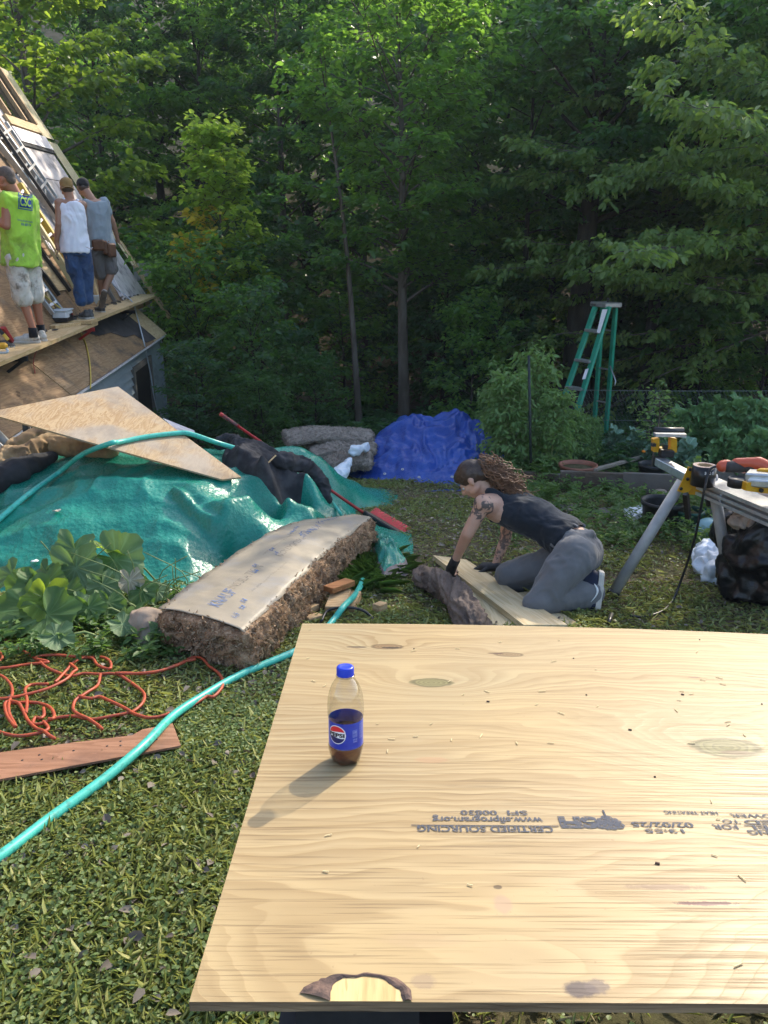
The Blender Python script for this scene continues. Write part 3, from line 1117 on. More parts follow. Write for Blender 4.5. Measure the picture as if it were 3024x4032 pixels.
class Clay(MB):
    """overlapping rounded volumes, fused into one continuous skin"""

    def cap(s, a, b, ra, rb, lat=None, k=1.0, seg=14):
        a, b = np.array(a, float), np.array(b, float)
        d = b - a
        L = np.linalg.norm(d)
        d = unit(d)
        x = unit(np.cross(d, (0.31, 0.2, 0.93))) if lat is None else unit(np.array(lat) - d * np.dot(lat, d))
        y = np.cross(d, x)
        prof = [(ra * math.cos(t), -ra * math.sin(t)) for t in np.linspace(math.pi / 2 * .96, .15, 4)]
        prof += [(ra + (rb - ra) * t, L * t) for t in (0, .33, .66, 1)]
        prof += [(rb * math.cos(t), L + rb * math.sin(t)) for t in np.linspace(.15, math.pi / 2 * .96, 4)]
        return s.lathe(prof, a, np.stack([x * k, y, d], 1), seg)

    def ell(s, c, rad, M=np.eye(3), seg=16):
        prof = [(math.cos(t), math.sin(t)) for t in np.linspace(-1.5, 1.5, 10)]
        return s.lathe(prof, c, np.array(M) @ np.diag(rad), seg)

    def loft(s, C, lat, rx, ry, seg=20, pw=2.3):
        C = np.asarray(C, float)
        n = len(C)
        lat = np.broadcast_to(np.asarray(lat, float), (n, 3))
        T = np.gradient(C, axis=0)
        an = np.linspace(0, 2 * math.pi, seg, endpoint=False)
        ca, sa = np.cos(an), np.sin(an)
        ca = np.sign(ca) * np.abs(ca) ** (2 / pw)
        sa = np.sign(sa) * np.abs(sa) ** (2 / pw)
        V = []
        for i in range(n):
            t = unit(T[i])
            x = unit(lat[i] - t * np.dot(lat[i], t))
            y = np.cross(t, x)
            V.append(C[i] + rx[i] * ca[:, None] * x + ry[i] * sa[:, None] * y)
        V = np.vstack(V)
        Fs = []
        for i in range(n - 1):
            for j in range(seg):
                k = (j + 1) % seg
                Fs.append((i * seg + j, i * seg + k, (i + 1) * seg + k, (i + 1) * seg + j))
        Fs.append(tuple(range(seg))[::-1])
        Fs.append(tuple((n - 1) * seg + j for j in range(seg)))
        return s.add(V, Fs)

    def fuse(s, name, m, parent, voxel=.01, smooth=3, wrinkle=0.0, wscale=14.0, seed=0, stretch=(1, 1, 1), fine=0.0):
        og = np.array(rootloc(parent)) if parent is not None else np.vstack(s.V).mean(axis=0)
        me0 = s.mesh('clay', m, og, True)
        o = bpy.data.objects.new('clay', me0)
        COL.objects.link(o)
        md = o.modifiers.new('r', 'REMESH')
        md.mode = 'VOXEL'
        md.voxel_size = voxel
        if smooth:
            sm = o.modifiers.new('s', 'SMOOTH')
            sm.iterations = smooth
            sm.factor = .5
        dg = bpy.context.evaluated_depsgraph_get()
        me = bpy.data.meshes.new_from_object(o.evaluated_get(dg))
        bpy.data.objects.remove(o, do_unlink=True)
        bpy.data.meshes.remove(me0)
        me.name = name
        if wrinkle:
            n = len(me.vertices)
            co = np.empty(n * 3, np.float32)
            me.vertices.foreach_get('co', co)
            co = co.reshape(-1, 3)
            no = np.array([v.normal[:] for v in me.vertices])
            q = co * np.array(stretch)
            d = fbm(q + .06 * fnoise(q[:, [1, 2, 0]], 8, seed)[:, None], wscale, 3, seed, ridged=True) - .25
            co = co + no * (wrinkle * d)[:, None]
            if fine:
                co = co + no * (fine * fbm(q, wscale * 4, 2, seed + 5))[:, None]
            me.vertices.foreach_set('co', co.astype(np.float32).ravel())
        me.polygons.foreach_set('use_smooth', [True] * len(me.polygons))
        me.materials.clear()
        me.materials.append(m)
        me.update()
        r = bpy.data.objects.new(name, me)
        COL.objects.link(r)
        if parent is not None:
            r.parent = parent
        else:
            r.location = og
        return r


def hand(c, wrist, d, nrm, thumb, curl=.5, s=1.0, spread=.12):
    """palm, four unequal bent fingers, thumb; d = finger direction, nrm = back of the hand, thumb = side of the thumb"""
    d = unit(d)
    nrm = unit(np.array(nrm) - d * np.dot(nrm, d))
    th = np.cross(d, nrm)
    if np.dot(th, thumb) < 0:
        th = -th
    w = np.array(wrist)
    c.cap(w, w + d * .075 * s, .026 * s, .030 * s, th, 1.35)
    c.cap(w + d * .045 * s + th * .02 * s, w + d * .08 * s + th * .02 * s, .016 * s, .014 * s)
    c.cap(w + d * .045 * s - th * .02 * s, w + d * .078 * s - th * .022 * s, .016 * s, .013 * s)
    for k, (off, L) in enumerate(((.030, .070), (.011, .079), (-.010, .073), (-.030, .056))):
        p = w + d * .085 * s + th * off * s
        dd = unit(d + th * off * spread * 20)
        a = 0
        r = .0098 * s
        for j, f in enumerate((.42, .32, .26)):
            a += curl * (.55, .9, .7)[j]
            q = p + (dd * math.cos(a) - nrm * math.sin(a)) * L * f * s
            c.cap(p, q, r, r * .9, seg=8)
            p, r = q, r * .9
    p = w + d * .028 * s + th * .028 * s
    dt = unit(d * .75 + th * .75 - nrm * .25)
    for j, f in enumerate((.034, .03, .024)):
        q = p + dt * f * s
        c.cap(p, q, .0125 * s - j * .0012, .0115 * s - j * .0012, seg=8)
        p = q
        dt = unit(dt + d * .35 - nrm * .3 * curl)


def head(c, ctr, face, up, s=1.0):
    face, up = unit(face), unit(up)
    up = unit(up - face * np.dot(up, face))
    lat = np.cross(face, up)
    M = np.stack([lat, face, up], 1)
    P = lambda x, y, z: np.array(ctr) + s * (lat * x + face * y + up * z)
    c.ell(P(0, -.012, .028), np.array([.074, .096, .090]) * s, M)
    c.ell(P(0, .018, -.035), np.array([.060, .074, .080]) * s, M)
    c.ell(P(0, .052, -.086), np.array([.034, .034, .028]) * s, M)      # chin
    c.ell(P(0, .078, .012), np.array([.048, .018, .016]) * s, M)       # brow
    for sx in (-1, 1):
        c.ell(P(.034 * sx, .062, -.030), np.array([.022, .022, .018]) * s, M)   # cheek
        c.ell(P(.048 * sx, .02, -.068), np.array([.022, .045, .022]) * s, M)    # jaw
        # ear
        c.ell(P(.077 * sx, -.008, -.012), np.array([.009, .021, .033]) * s, M @ rotx(.2))
        c.ell(P(.075 * sx, -.002, -.035), np.array([.009, .011, .012]) * s, M)
    c.cap(P(0, .082, .012), P(0, .112, -.028), .009 * s, .0145 * s)    # nose
    for sx in (-1, 1):
        c.ell(P(.011 * sx, .098, -.031), np.array([.009, .011, .008]) * s, M)
    c.ell(P(0, .089, -.056), np.array([.024, .012, .007]) * s, M)      # lips
    c.ell(P(0, .086, -.067), np.array([.021, .012, .008]) * s, M)
    return P, M, lat


def skin_mat(name, c, red=(.42, .16, .10)):
    t = NT(name)
    co = t.coord()
    col = t.mix(t.step(t.noise(co, 9, 4), .35, .7, 0, .45), c, tuple(a * b for a, b in zip(c, (.92, .72, .66))))
    col = t.mix(t.step(t.noise(co, 40, 3), .5, .75, 0, .25), col, tuple(a * .75 for a in c))
    tat = t.attr('ink')
    col = t.mix(t.mul(tat, .85), col, (.035, .04, .045))
    nrm = t.bump(t.noise(co, 220, 3), .12, .002)
    return t.done(t.bsdf(col, .5, 0, .35, nrm, Subsurface_Weight=.08, Subsurface_Radius=(.012, .005, .003)))


def cloth_mat(name, c1, c2=None, dirt=None, amt=.6, dscale=9.0, weave=500, rough=.9):
    t = NT(name)
    co = t.coord()
    col = t.mix(t.step(t.noise(co, 6, 5), .35, .68), c1, c2 or tuple(x * .75 for x in c1))
    if dirt:
        col = t.mix(t.step(t.noise(co, dscale, 6, .72), .46, .72, 0, amt), col, dirt)
    nrm = t.bump(t.noise(co, weave, 2), .25, .0015)
    return t.done(t.bsdf(col, rough, 0, .2, nrm, Sheen_Weight=.15))


m_skin_w = skin_mat('fair skin', (.52, .31, .22))
m_skin_tan = skin_mat('sunburnt skin', (.36, .16, .10))
m_skin_b = skin_mat('tanned skin', (.34, .19, .125))
m_hair_dark = mat('dark brown hair', (.035, .020, .013), (.06, .033, .02), 30, .45, .6, 150, stretch=(1, 1, 1), spec=.5)
m_hair_curl = mat('curly auburn hair', (.24, .115, .055), (.11, .052, .026), 25, .5, spec=.5)
m_hair_short = mat('cropped grey brown hair', (.09, .07, .06), (.13, .10, .085), 60, .8, .5, 400)
m_tank = cloth_mat('black tank top', (.012, .016, .022), (.02, .025, .034))
m_pants = cloth_mat('grey work pants', (.15, .15, .152), (.105, .105, .108), (.19, .18, .165), .5, 6)
m_belt = mat('black belt', (.012, .012, .014), None, rough=.6)
m_glove = mat('black glove', (.012, .013, .014), (.03, .03, .032), 40, .55, .4, 300)
m_shoe_navy = cloth_mat('navy shoe', (.012, .018, .04), (.02, .026, .05), rough=.7)
m_sole = mat('pale shoe sole', (.52, .48, .42), (.40, .37, .32), 12, .7)
m_eye = mat('eye', (.5, .48, .45), None, rough=.2)
m_swoosh = mat('white shoe mark', (.75, .75, .73), None, rough=.5)


def to_local(obj):
    return np.array(obj.matrix_world.translation)


def shoe(parent, heel, toe, up, mu, ms, mark=None, s=1.0, label=None):
    """low shoe between heel and toe, on its sole; up = from the sole to the ankle"""
    heel, toe = np.array(heel, float), np.array(toe, float)
    d = unit(toe - heel)
    up = unit(np.array(up) - d * np.dot(up, d))
    lat = np.cross(d, up)
    L = np.linalg.norm(toe - heel)
    c = Clay()
    P = lambda a, h, x=0: heel + d * a * L + up * h * s + lat * x * s
    c.cap(P(.10, .045), P(.40, .045), .040 * s, .040 * s, lat, 1.0)
    c.cap(P(.40, .042), P(.86, .030), .042 * s, .030 * s, lat, 1.15)
    c.cap(P(.12, .05), P(.16, .085), .036 * s, .036 * s, lat, .95)
    c.cap(P(.20, .06), P(.50, .062), .036 * s, .03 * s, lat, .9)
    o = c.fuse('shoe', mu, parent, .007 * s, 3)
    m2 = Clay()
    m2.cap(P(.06, .008), P(.45, .006), .036 * s, .036 * s, lat, 1.12)
    m2.cap(P(.45, .006), P(.90, .012), .040 * s, .034 * s, lat, 1.12)
    V, Fs = m2.arrays()
    h = (V - heel) @ up
    V = V - up * (h - np.clip(h, -.012 * s, .02 * s))[:, None]
    sm = MB()
    sm.add(V, Fs)
    so = sm.build('sole', ms, None)
    so.parent = o
    so.location = Vector(np.array(so.location) - np.array(rootloc(parent)))
    return o, P, lat, up, d


# ------------------------------------------------------------------ woman kneeling over the board
Fd = unit((-.88, .47, 0))
Lf = np.cross((0, 0, 1), Fd)                       # her left, towards the camera
wroot = thing('person', GP(2100, 2300), 'woman in black tank top and grey pants kneeling over a pale board', 'person')
hipc = AY(2278, 2150, 4.50)
hL, hR = AY(2258, 2195, 4.36), AY(2300, 2175, 4.62)
kL, kR = AY(2118, 2378, 4.20), AY(1995, 2268, 4.66)
aL, aR = AY(2325, 2335, 4.30), AY(2230, 2330, 4.72)
shL, shR = AY(1903, 1985, 4.68), AY(2005, 2015, 4.98)
elL, elR = AY(1842, 2100, 4.66), AY(1990, 2120, 4.98)
wrL, wrR = AY(1790, 2212, 4.80), AY(1948, 2232, 4.92)
chest = AY(1975, 1995, 4.82)
waist = AY(2150, 2065, 4.66)
neckb = AY(1925, 1945, 4.84)
hc = AY(1858, 1888, 4.86)
tilt = R(52)
fdir = Fd * math.cos(tilt) - np.array([0, 0, 1]) * math.sin(tilt) + Lf * .18
fup = Fd * math.sin(tilt) + np.array([0, 0, 1]) * math.cos(tilt)
b = Clay()
sp = spline([hipc, waist, (waist + chest) / 2 + np.array([0, 0, .015]), chest, (chest * .35 + neckb * .65)], 12)
b.loft(sp, Lf, np.interp(np.linspace(0, 1, 12), [0, .35, .62, .85, 1], [.155, .125, .150, .155, .09]),
       np.interp(np.linspace(0, 1, 12), [0, .35, .65, .85, 1], [.100, .083, .098, .10, .07]))
b.cap(shL, shR, .060, .060)
b.cap(shL, (shL + chest) / 2, .066, .085)
b.cap(shR, (shR + chest) / 2, .066, .085)
b.cap(neckb, hc - fdir * .03, .056, .050)
b.cap(shL, elL, .053, .041), b.cap(elL, wrL, .042, .026)
b.cap(shR, elR, .052, .040), b.cap(elR, wrR, .041, .026)
b.cap(hL, kL, .085, .055), b.cap(kL, aL, .052, .04)
b.cap(hR, kR, .085, .055), b.cap(kR, aR, .052, .04)
hand(b, wrL, AY(1768, 2262, 4.86) - wrL, Fd * .8 + Lf * .5, -Lf * .2 + Fd, .9, .95)
hand(b, wrR, unit(Fd * .9 - np.array([0, 0, .25]) - Lf * .1), (0, 0, 1), Lf, .12, .95)
HPw, HMw, hlat = head(b, hc, fdir, fup, .97)
body = b.fuse('body', m_skin_w, wroot, .0075, 4)
# ink drawings on the arms
me = body.data
co = np.array([v.co[:] for v in me.vertices]) + np.array(wroot.location)
def near_seg(co, a, b2):
    t = np.clip(((co - a) @ (b2 - a)) / np.dot(b2 - a, b2 - a), 0, 1)
    return np.linalg.norm(co - (a + t[:, None] * (b2 - a)), axis=1), t
ink = np.zeros(len(co))
dA, tA = near_seg(co, shL + (elL - shL) * .05, shL + (elL - shL) * .62)
pat = fbm(co, 26, 3, 4, ridged=True)
ink = np.where((dA < .075) & (pat > .50) & (tA < .78) & (((co - shL) @ Lf) > -.02), 1.0, ink)
dB, tB = near_seg(co, elR, wrR)
ink = np.where((dB < .06) & (fbm(co, 42, 2, 9, ridged=True) > .55), .9, ink)
dC, tC = near_seg(co, shR + (elR - shR) * .55, elR)
ink = np.where((dC < .06) & (fbm(co, 30, 2, 2, ridged=True) > .55), .9, ink)
at = me.attributes.new('ink', 'FLOAT', 'POINT')
at.data.foreach_set('value', ink.astype(np.float32))
# eyes, brow
for sx in (-1, 1):
    MB().lathe([(.0105 * math.cos(t), .0105 * math.sin(t)) for t in np.linspace(-1.5, 1.5, 7)], HPw(.031 * sx, .077, -.006), np.eye(3), 10).build('eye', m_eye, wroot, True)
    MB().tube([HPw(.014 * sx, .096, .014), HPw(.030 * sx, .096, .019), HPw(.046 * sx, .083, .015)], [.003, .0045, .002], 6).build('eyebrow', m_hair_dark, wroot, True)
MB().tube([HPw(-.020, .092, -.062), HPw(0, .1005, -.061), HPw(.020, .092, -.062)], [.003, .004, .003], 6).build('mouth', mat('lips', (.38, .13, .11), None, rough=.45), wroot, True)
# hair: cap drawn back, knot, curls down the back
h = Clay()
h.ell(HPw(0, -.022, .036), np.array([.083, .102, .092]), HMw)
h.ell(HPw(0, .018, .070), np.array([.066, .076, .048]), HMw)
h.ell(HPw(0, -.075, -.012), np.array([.066, .052, .062]), HMw)
bun = HPw(0, -.135, .02)
h.ell(bun, (.045, .045, .04))
hair = h.fuse('hair', m_hair_dark, wroot, .007, 3, .003, 60, 3)
cb = MB()
tail_end = AY(2075, 1925, 4.80)
for k in range(330):
    g = rng
    st = bun + g.normal(0, .022, 3)
    en = bun + (tail_end - bun) * g.uniform(.25, 1.0) + g.normal(0, .036, 3) + np.array([0, 0, -.06 * g.random()])
    mid = (st + en) / 2 + np.array([0, 0, g.uniform(-.025, .035)]) + g.normal(0, .022, 3)
    c_ = spline([st, mid, en], 40)
    ph, rr, tw = g.random() * 6.28, g.uniform(.005, .012), g.uniform(20, 36)
    tt = np.linspace(0, 1, 40)
    off = np.stack([np.cos(ph + tw * tt), np.sin(ph + tw * tt) * .8, np.sin(ph + 1 + tw * tt)], 1) * (rr * (.3 + tt))[:, None]
    cb.tube(c_ + off, .0036 * (1 - .4 * tt), 4, caps=False)
cb.build('curls', m_hair_curl, hair, True).location = (0, 0, 0)
# tank top
t_ = Clay()
sp2 = spline([hipc * .72 + waist * .28, waist, (waist + chest) / 2 + np.array([0, 0, .015]), chest], 12)
t_.loft(sp2, Lf, np.interp(np.linspace(0, 1, 12), [0, .3, .7, .88, 1], [.174, .156, .168, .140, .115]),
        np.interp(np.linspace(0, 1, 12), [0, .3, .7, 1], [.122, .113, .120, .106]))
nb = neckb + np.array([.03, 0, 0])
for sd in (1, -1):
    s0 = chest + Lf * .075 * sd
    t_.cap(waist * .25 + chest * .75 + np.array([0, 0, .06]) + Lf * .05 * sd, neckb + Lf * .075 * sd + np.array([.03, 0, .035]), .045, .026, Lf, 1.0)
    t_.cap(neckb + Lf * .075 * sd + np.array([.03, 0, .035]), chest + Fd * .03 + Lf * .07 * sd + np.array([0, 0, -.055]), .026, .032)
t_.fuse('tank_top', m_tank, wroot, .009, 4, .015, 9, 2, (1, 1, 1.4))
# pants
p_ = Clay()
p_.loft(spline([hipc + unit(hipc - waist) * .03, hipc, hipc * .70 + waist * .30], 6), Lf, [.150, .172, .172, .17, .165, .158], [.10, .120, .122, .118, .112, .106])
p_.cap(hL, hR, .125, .125)
p_.cap(hL, kL, .128, .086), p_.cap(kL, aL, .083, .078)
p_.cap(hR, kR, .124, .088), p_.cap(kR, aR, .085, .078)
p_.cap(kL + np.array([0, 0, .0]), kL * .8 + hL * .2, .09, .098)
p_.fuse('pants', m_pants, wroot, .0105, 3, .022, 6, 5, (1, 1.2, .8), .003)
bl = []
bc = hipc * .68 + waist * .32
bn = unit(waist - hipc)
bx = unit(Lf - bn * np.dot(Lf, bn))
by = np.cross(bn, bx)
for a in np.linspace(0, 2 * math.pi, 40):
    bl.append(bc + bx * .168 * math.cos(a) + by * .116 * math.sin(a))
mb = MB()
for k in range(39):
    mb.add([bl[k] - bn * .018, bl[k + 1] - bn * .018, bl[k + 1] + bn * .018, bl[k] + bn * .018], [(0, 1, 2, 3)])
bo = mb.build('belt', m_belt, wroot, True)
bo.modifiers.new('t', 'SOLIDIFY').thickness = .006
for k in (5, 9, 14, 34, 38):
    MB().box(bl[k], (.014, .012, .055), np.stack([np.cross(bn, unit(bl[k] - bc)), unit(bl[k] - bc), bn], 1)).build('belt_loop', m_pants, wroot)
# a worn patch pocket on the thigh, pale scuffs
# gloves over the hands
for (w_, dd, nn, tt_, cu) in ((wrL, AY(1768, 2262, 4.86) - wrL, Fd * .8 + Lf * .5, -Lf * .2 + Fd, .9), (wrR, unit(Fd * .9 - np.array([0, 0, .25]) - Lf * .1), (0, 0, 1), Lf, .12)):
    g_ = Clay()
    hand(g_, w_, dd, nn, tt_, cu, 1.0)
    hand(g_, np.array(w_) + unit(nn) * .002, dd, nn, tt_, cu, 1.16)
    g_.cap(np.array(w_) - unit(dd) * .02, np.array(w_) + unit(dd) * .02, .034, .033)
    g_.fuse('glove', m_glove, wroot, .006, 2)
o, P, la, up, d = shoe(wroot, AY(2368, 2262, 4.33), AY(2352, 2402, 4.24), AY(2310, 2320, 4.28) - AY(2368, 2320, 4.28), m_shoe_navy, m_sole, s=1.12)
sgn = 1 if np.dot(la, (0, -1, 0)) > 0 else -1
mb = MB()
sw = [P(.30, .045, .046 * sgn), P(.45, .026, .050 * sgn), P(.62, .030, .050 * sgn), P(.88, .060, .036 * sgn)]
c_ = spline(sw, 12)
mb.tube(c_ + la * sgn * .002, np.interp(np.linspace(0, 1, 12), [0, .35, 1], [.002, .007, .001]), 6)
mk = mb.build('shoe_mark', m_swoosh, None, True)
mk.parent = o
mk.location = Vector(np.array(mk.location) - np.array(rootloc(wroot)))
shoe(wroot, AY(2300, 2290, 4.78), AY(2280, 2395, 4.70), AY(2250, 2330, 4.7) - AY(2310, 2330, 4.7), m_shoe_navy, m_sole, s=1.1)


# ------------------------------------------------------------------ the three roofers
def roofer(label, jt, skin, root, shirt, pants, spec):
    r = thing('person', root, label, 'person')
    g = lambda k: np.array(jt[k])
    lat = unit(g('shR') - g('shL'))
    hl = unit(g('hipR') - g('hipL'))
    hipc = (g('hipL') + g('hipR')) / 2
    shc = (g('shL') + g('shR')) / 2
    k = spec.get('bulk', 1.0)
    b = Clay()
    mid = hipc * .5 + shc * .5
    pts = spline([hipc, hipc * .65 + shc * .35, hipc * .3 + shc * .7, shc + unit(shc - hipc) * .0, shc + unit(shc - hipc) * .05], 10)
    fx = np.interp(np.linspace(0, 1, 10), [0, .3, .65, .9, 1], [.155, .150, .175, .16, .09]) * k
    fy = np.interp(np.linspace(0, 1, 10), [0, .3, .65, .9, 1], [.105, .105, .115, .10, .075]) * k
    b.loft(pts, lat, fx, fy)
    b.cap(g('shL'), g('shR'), .066 * k, .066 * k)
    fdir, fup = unit(spec['face']), unit(spec.get('up', (0, 0, 1)))
    b.cap(shc + (g('head') - shc) * .1, g('head') - fdir * .02, .062, .058)
    for s in 'LR':
        b.cap(g('sh' + s), g('el' + s), .058 * k, .044 * k), b.cap(g('el' + s), g('wr' + s), .046 * k, .030)
        b.cap(g('el' + s) * .75 + g('wr' + s) * .25, g('el' + s) * .5 + g('wr' + s) * .5, .047 * k, .04)
        b.cap(g('hip' + s), g('kn' + s), .088, .058), b.cap(g('kn' + s), g('an' + s), .056, .038)
        b.cap(g('kn' + s) * .8 + g('an' + s) * .2, g('kn' + s) * .45 + g('an' + s) * .55, .058, .046)
        hd = g('wr' + s) - g('el' + s)
        hand(b, g('wr' + s), spec.get('hand' + s, hd), spec.get('back' + s, np.cross(hd, fdir) * (1 if s == 'L' else -1)), fdir, spec.get('curl' + s, .45))
    PH, MH, la = head(b, g('head'), fdir, fup)
    bo = b.fuse('body', skin, r, .0095, 3)
    for sx in (-1, 1):
        MB().lathe([(.0105 * math.cos(t), .0105 * math.sin(t)) for t in np.linspace(-1.5, 1.5, 7)], PH(.031 * sx, .077, -.006), np.eye(3), 8).build('eye', m_eye, r, True)
    # shirt
    hem = spec.get('hem', .05)
    c = Clay()
    up = unit(shc - hipc)
    sb = spline([hipc - up * hem, hipc * .65 + shc * .35, hipc * .3 + shc * .7, shc + up * .005, shc + up * .035], 12)
    ks = k * spec.get('loose', 1.09)
    tt = np.linspace(0, 1, 12)
    rxs = np.interp(tt, [0, .3, .6, .78, .88, 1], [.185, .172, .176, .140, .100, .07]) if spec['sleeve'] == 'tank' else np.interp(tt, [0, .3, .65, .86, 1], [.188, .170, .180, .150, .075])
    c.loft(sb, lat, rxs * ks, np.interp(tt, [0, .3, .65, .88, 1], [.140, .130, .128, .108, .07]) * ks)
    if spec['sleeve'] == 'short':
        for s in 'LR':
            c.cap(g('sh' + s), g('sh' + s) * .45 + g('el' + s) * .55, .078 * k, .074 * k)
    elif spec['sleeve'] == 'none':
        c.cap(g('shL') * .93 + g('shR') * .07, g('shL') * .07 + g('shR') * .93, .073 * k, .073 * k)
        for s in 'LR':
            c.cap(g('sh' + s), g('sh' + s) * .86 + g('el' + s) * .14, .072 * k, .070 * k)
    else:
        for sd in (-1, 1):
            a = shc + lat * .085 * sd
            c.cap(a + up * .045, a - up * .10 - fdir * .05, .034, .06)
            c.cap(a + up * .045, a - up * .10 + fdir * .05, .034, .05)
    so = c.fuse('shirt', shirt, r, .0105, 3, spec.get('wr', .014) * 1.9, 6, 3 + len(label), (1, 1, .6), .003)
    # trousers
    c = Clay()
    c.loft(spline([hipc - up * .06, hipc, hipc + up * .10], 5), hl, np.array([.165, .178, .178, .17, .165]) * k, np.array([.125, .132, .13, .125, .12]) * k)
    for s in 'LR':
        kn, an = g('kn' + s), g('an' + s)
        if spec['legs'] == 'shorts':
            e = kn + (kn - g('hip' + s)) * spec.get('below', .02)
            c.cap(g('hip' + s), e, .104 * k, spec.get('cuff', .098))
        else:
            c.cap(g('hip' + s), kn, .108 * k, .083), c.cap(kn, an + (kn - an) * .06, .080, .068)
    po = c.fuse('trousers' if spec['legs'] != 'shorts' else 'shorts', pants, r, .0105, 3, .030, 7, 1 + len(label), (1, 1, .7), .003)
    return r, bo, so, po, PH, MH, la, fdir, fup


def cap_hat(r, PH, MH, la, m, back=True, m2=None):
    c = Clay()
    c.ell(PH(0, -.008, .045), np.array([.088, .108, .082]), MH)
    c.cap(PH(-.03, -.075, .02), PH(.03, -.075, .02), .04, .04)
    o = c.fuse('cap', m, r, .008, 3)
    sg = -1 if back else 1
    bp = []
    P = np.array([[PH(x * .075, sg * (.085 + y * .075 * math.sqrt(max(0, 1 - x * x * .8))), .015 - .03 * x * x - .012 * y) for x in np.linspace(-1, 1, 9)] for y in np.linspace(0, 1, 4)])
    br = put_mesh('visor', grid_mesh('visor', P, m, True, rootloc(r)), o)
    br.modifiers.new('t', 'SOLIDIFY').thickness = .005
    return o


ply = lambda s, v=-.15, w=.05: HP(s, v, w)
m_lime = cloth_mat('lime shirt', (.36, .62, .06), (.30, .52, .06), (.16, .18, .05), .75, 5.5)
m_whiteT = cloth_mat('white tank top', (.78, .79, .86), (.70, .71, .80))
m_greyT = cloth_mat('grey t shirt', (.27, .31, .34), (.22, .26, .29))
m_jeans = cloth_mat('blue jeans', (.035, .075, .17), (.02, .045, .11), (.09, .13, .22), .5, 10)
m_cream_short = cloth_mat('paint stained shorts', (.60, .56, .50), (.50, .46, .41), (.15, .11, .08), .92, 8.0)
m_grey_short = cloth_mat('grey cargo shorts', (.14, .13, .13), (.10, .09, .09))
m_tan_cap = cloth_mat('tan cap', (.26, .16, .055), (.20, .12, .045))
m_black_cap = cloth_mat('black cap', (.012, .013, .014), (.02, .02, .022))
m_sneaker = mat('dirty white sneaker', (.55, .52, .47), (.40, .37, .33), 20, .7, dirt=(.18, .14, .11), dirt_amt=.7, dirt_scale=14)
m_sneaker_dark = mat('dark trainer', (.035, .035, .035), (.10, .10, .10), 20, .7)
m_leather = mat('brown tool belt leather', (.085, .035, .016), (.14, .06, .03), 14, .6, .3, 80)

# lime shirt
D = 8.84
gp = ply((8.80 - 7.6), -.17, 0.0)
J = dict(head=AY(22, 705, D - .05), shL=AY(28, 785, D - .12), shR=AY(122, 800, D + .17), elL=AY(24, 888, D - .18), elR=AY(105, 905, D + .30),
         wrL=AY(-38, 852, D - .15), wrR=AY(20, 890, D + .28), hipL=AY(58, 1020, D - .08), hipR=AY(112, 1020, D + .12),
         knL=AY(88, 1170, D - .04), knR=AY(140, 1165, D + .13), anL=AY(128, 1290, D - .02), anR=AY(158, 1278, D + .18))
lime = roofer('man in lime sleeveless shirt and stained shorts standing on the plank', J, m_skin_tan, gp, m_lime, m_cream_short,
              dict(face=(-.97, .2, -.12), sleeve='none', legs='shorts', bulk=1.02, hem=.07, loose=1.12, below=.03, cuff=.094, wr=.016))
r_, bo_, so_, po_, PHl, MHl, lal, fl, ul = lime
c = Clay()
c.ell(PHl(0, -.016, .040), np.array([.079, .100, .086]), MHl)
c.ell(PHl(0, -.062, -.005), np.array([.064, .045, .06]), MHl)
c.fuse('hair', m_hair_short, r_, .008, 2)
m_sock = cloth_mat('black sock', (.015, .016, .022))
for s, (hx, hy, tx, ty, dd) in dict(L=(150, 1322, 52, 1343, 0), R=(172, 1305, 118, 1318, .16)).items():
    hz = ply(1.2, -.17, 0)[2]
    hp_, tp_ = AY(hx, hy, D + dd), AY(tx, ty, D - .02 + dd)
    z0 = HP((D - 7.6), 0, 0)[2] + .004
    hp_[2] = tp_[2] = z0
    shoe(r_, hp_, tp_, (0, 0, 1), m_sneaker, m_sole, s=1.1)
    a = J['an' + s]
    MB().tube([a + np.array([0, 0, .0]), a - np.array([0, 0, .02]), np.array([a[0], a[1], z0 + .06])], [.049, .047, .05], 12).build('sock', m_sock, r_, True)


def project_print(mb, so, org, ex, ey, txt, h, width, bold, view):
    """lettering laid on the cloth from its front side"""
    dg = bpy.context.evaluated_depsgraph_get()
    lo = np.array(rootloc(so))
    bv = BVHTree.FromPolygons([tuple(np.array(v.co) + lo) for v in so.data.vertices], [tuple(p.vertices) for p in so.data.polygons])

    def fn(W):
        out = []
        for w in W:
            st = Vector(w) - Vector(view) * .5
            hit, nr, ix, ds = bv.ray_cast(st, Vector(view))
            out.append(np.array(hit) + np.array(nr) * .0035 if hit else np.array(w))
        return np.array(out)
    if isinstance(txt, str):
        text_on(mb, txt, org, ex, ey, h, width, bold, 0, fn)
    else:
        mb.add(fn(np.array([np.array(org) + a * np.array(ex) + c * np.array(ey) for a, c in txt])), [tuple(range(len(txt)))])


m_print_blue = mat('blue shirt print', (.012, .06, .28), None, rough=.8)
m_print_lime = mat('lime shirt lettering', (.40, .62, .10), None, rough=.8)
vw = unit(AY(110, 850, D) - CAMP)
px = D / math.cos(PITCH) / FPX * 1.02
ex = unit(AY(130, 795, D) - AY(80, 787, D))
ey = unit(np.cross(ex, vw)) * -1
if ey[2] < 0:
    ey = -ey
o0 = AY(72, 822, D)
mb = MB()


def attach(mb, nm):
    pr = mb.build(nm, m_print_blue, None)
    pr.parent = so_
    pr.location = Vector(np.array(pr.location) - np.array(rootloc(r_)))


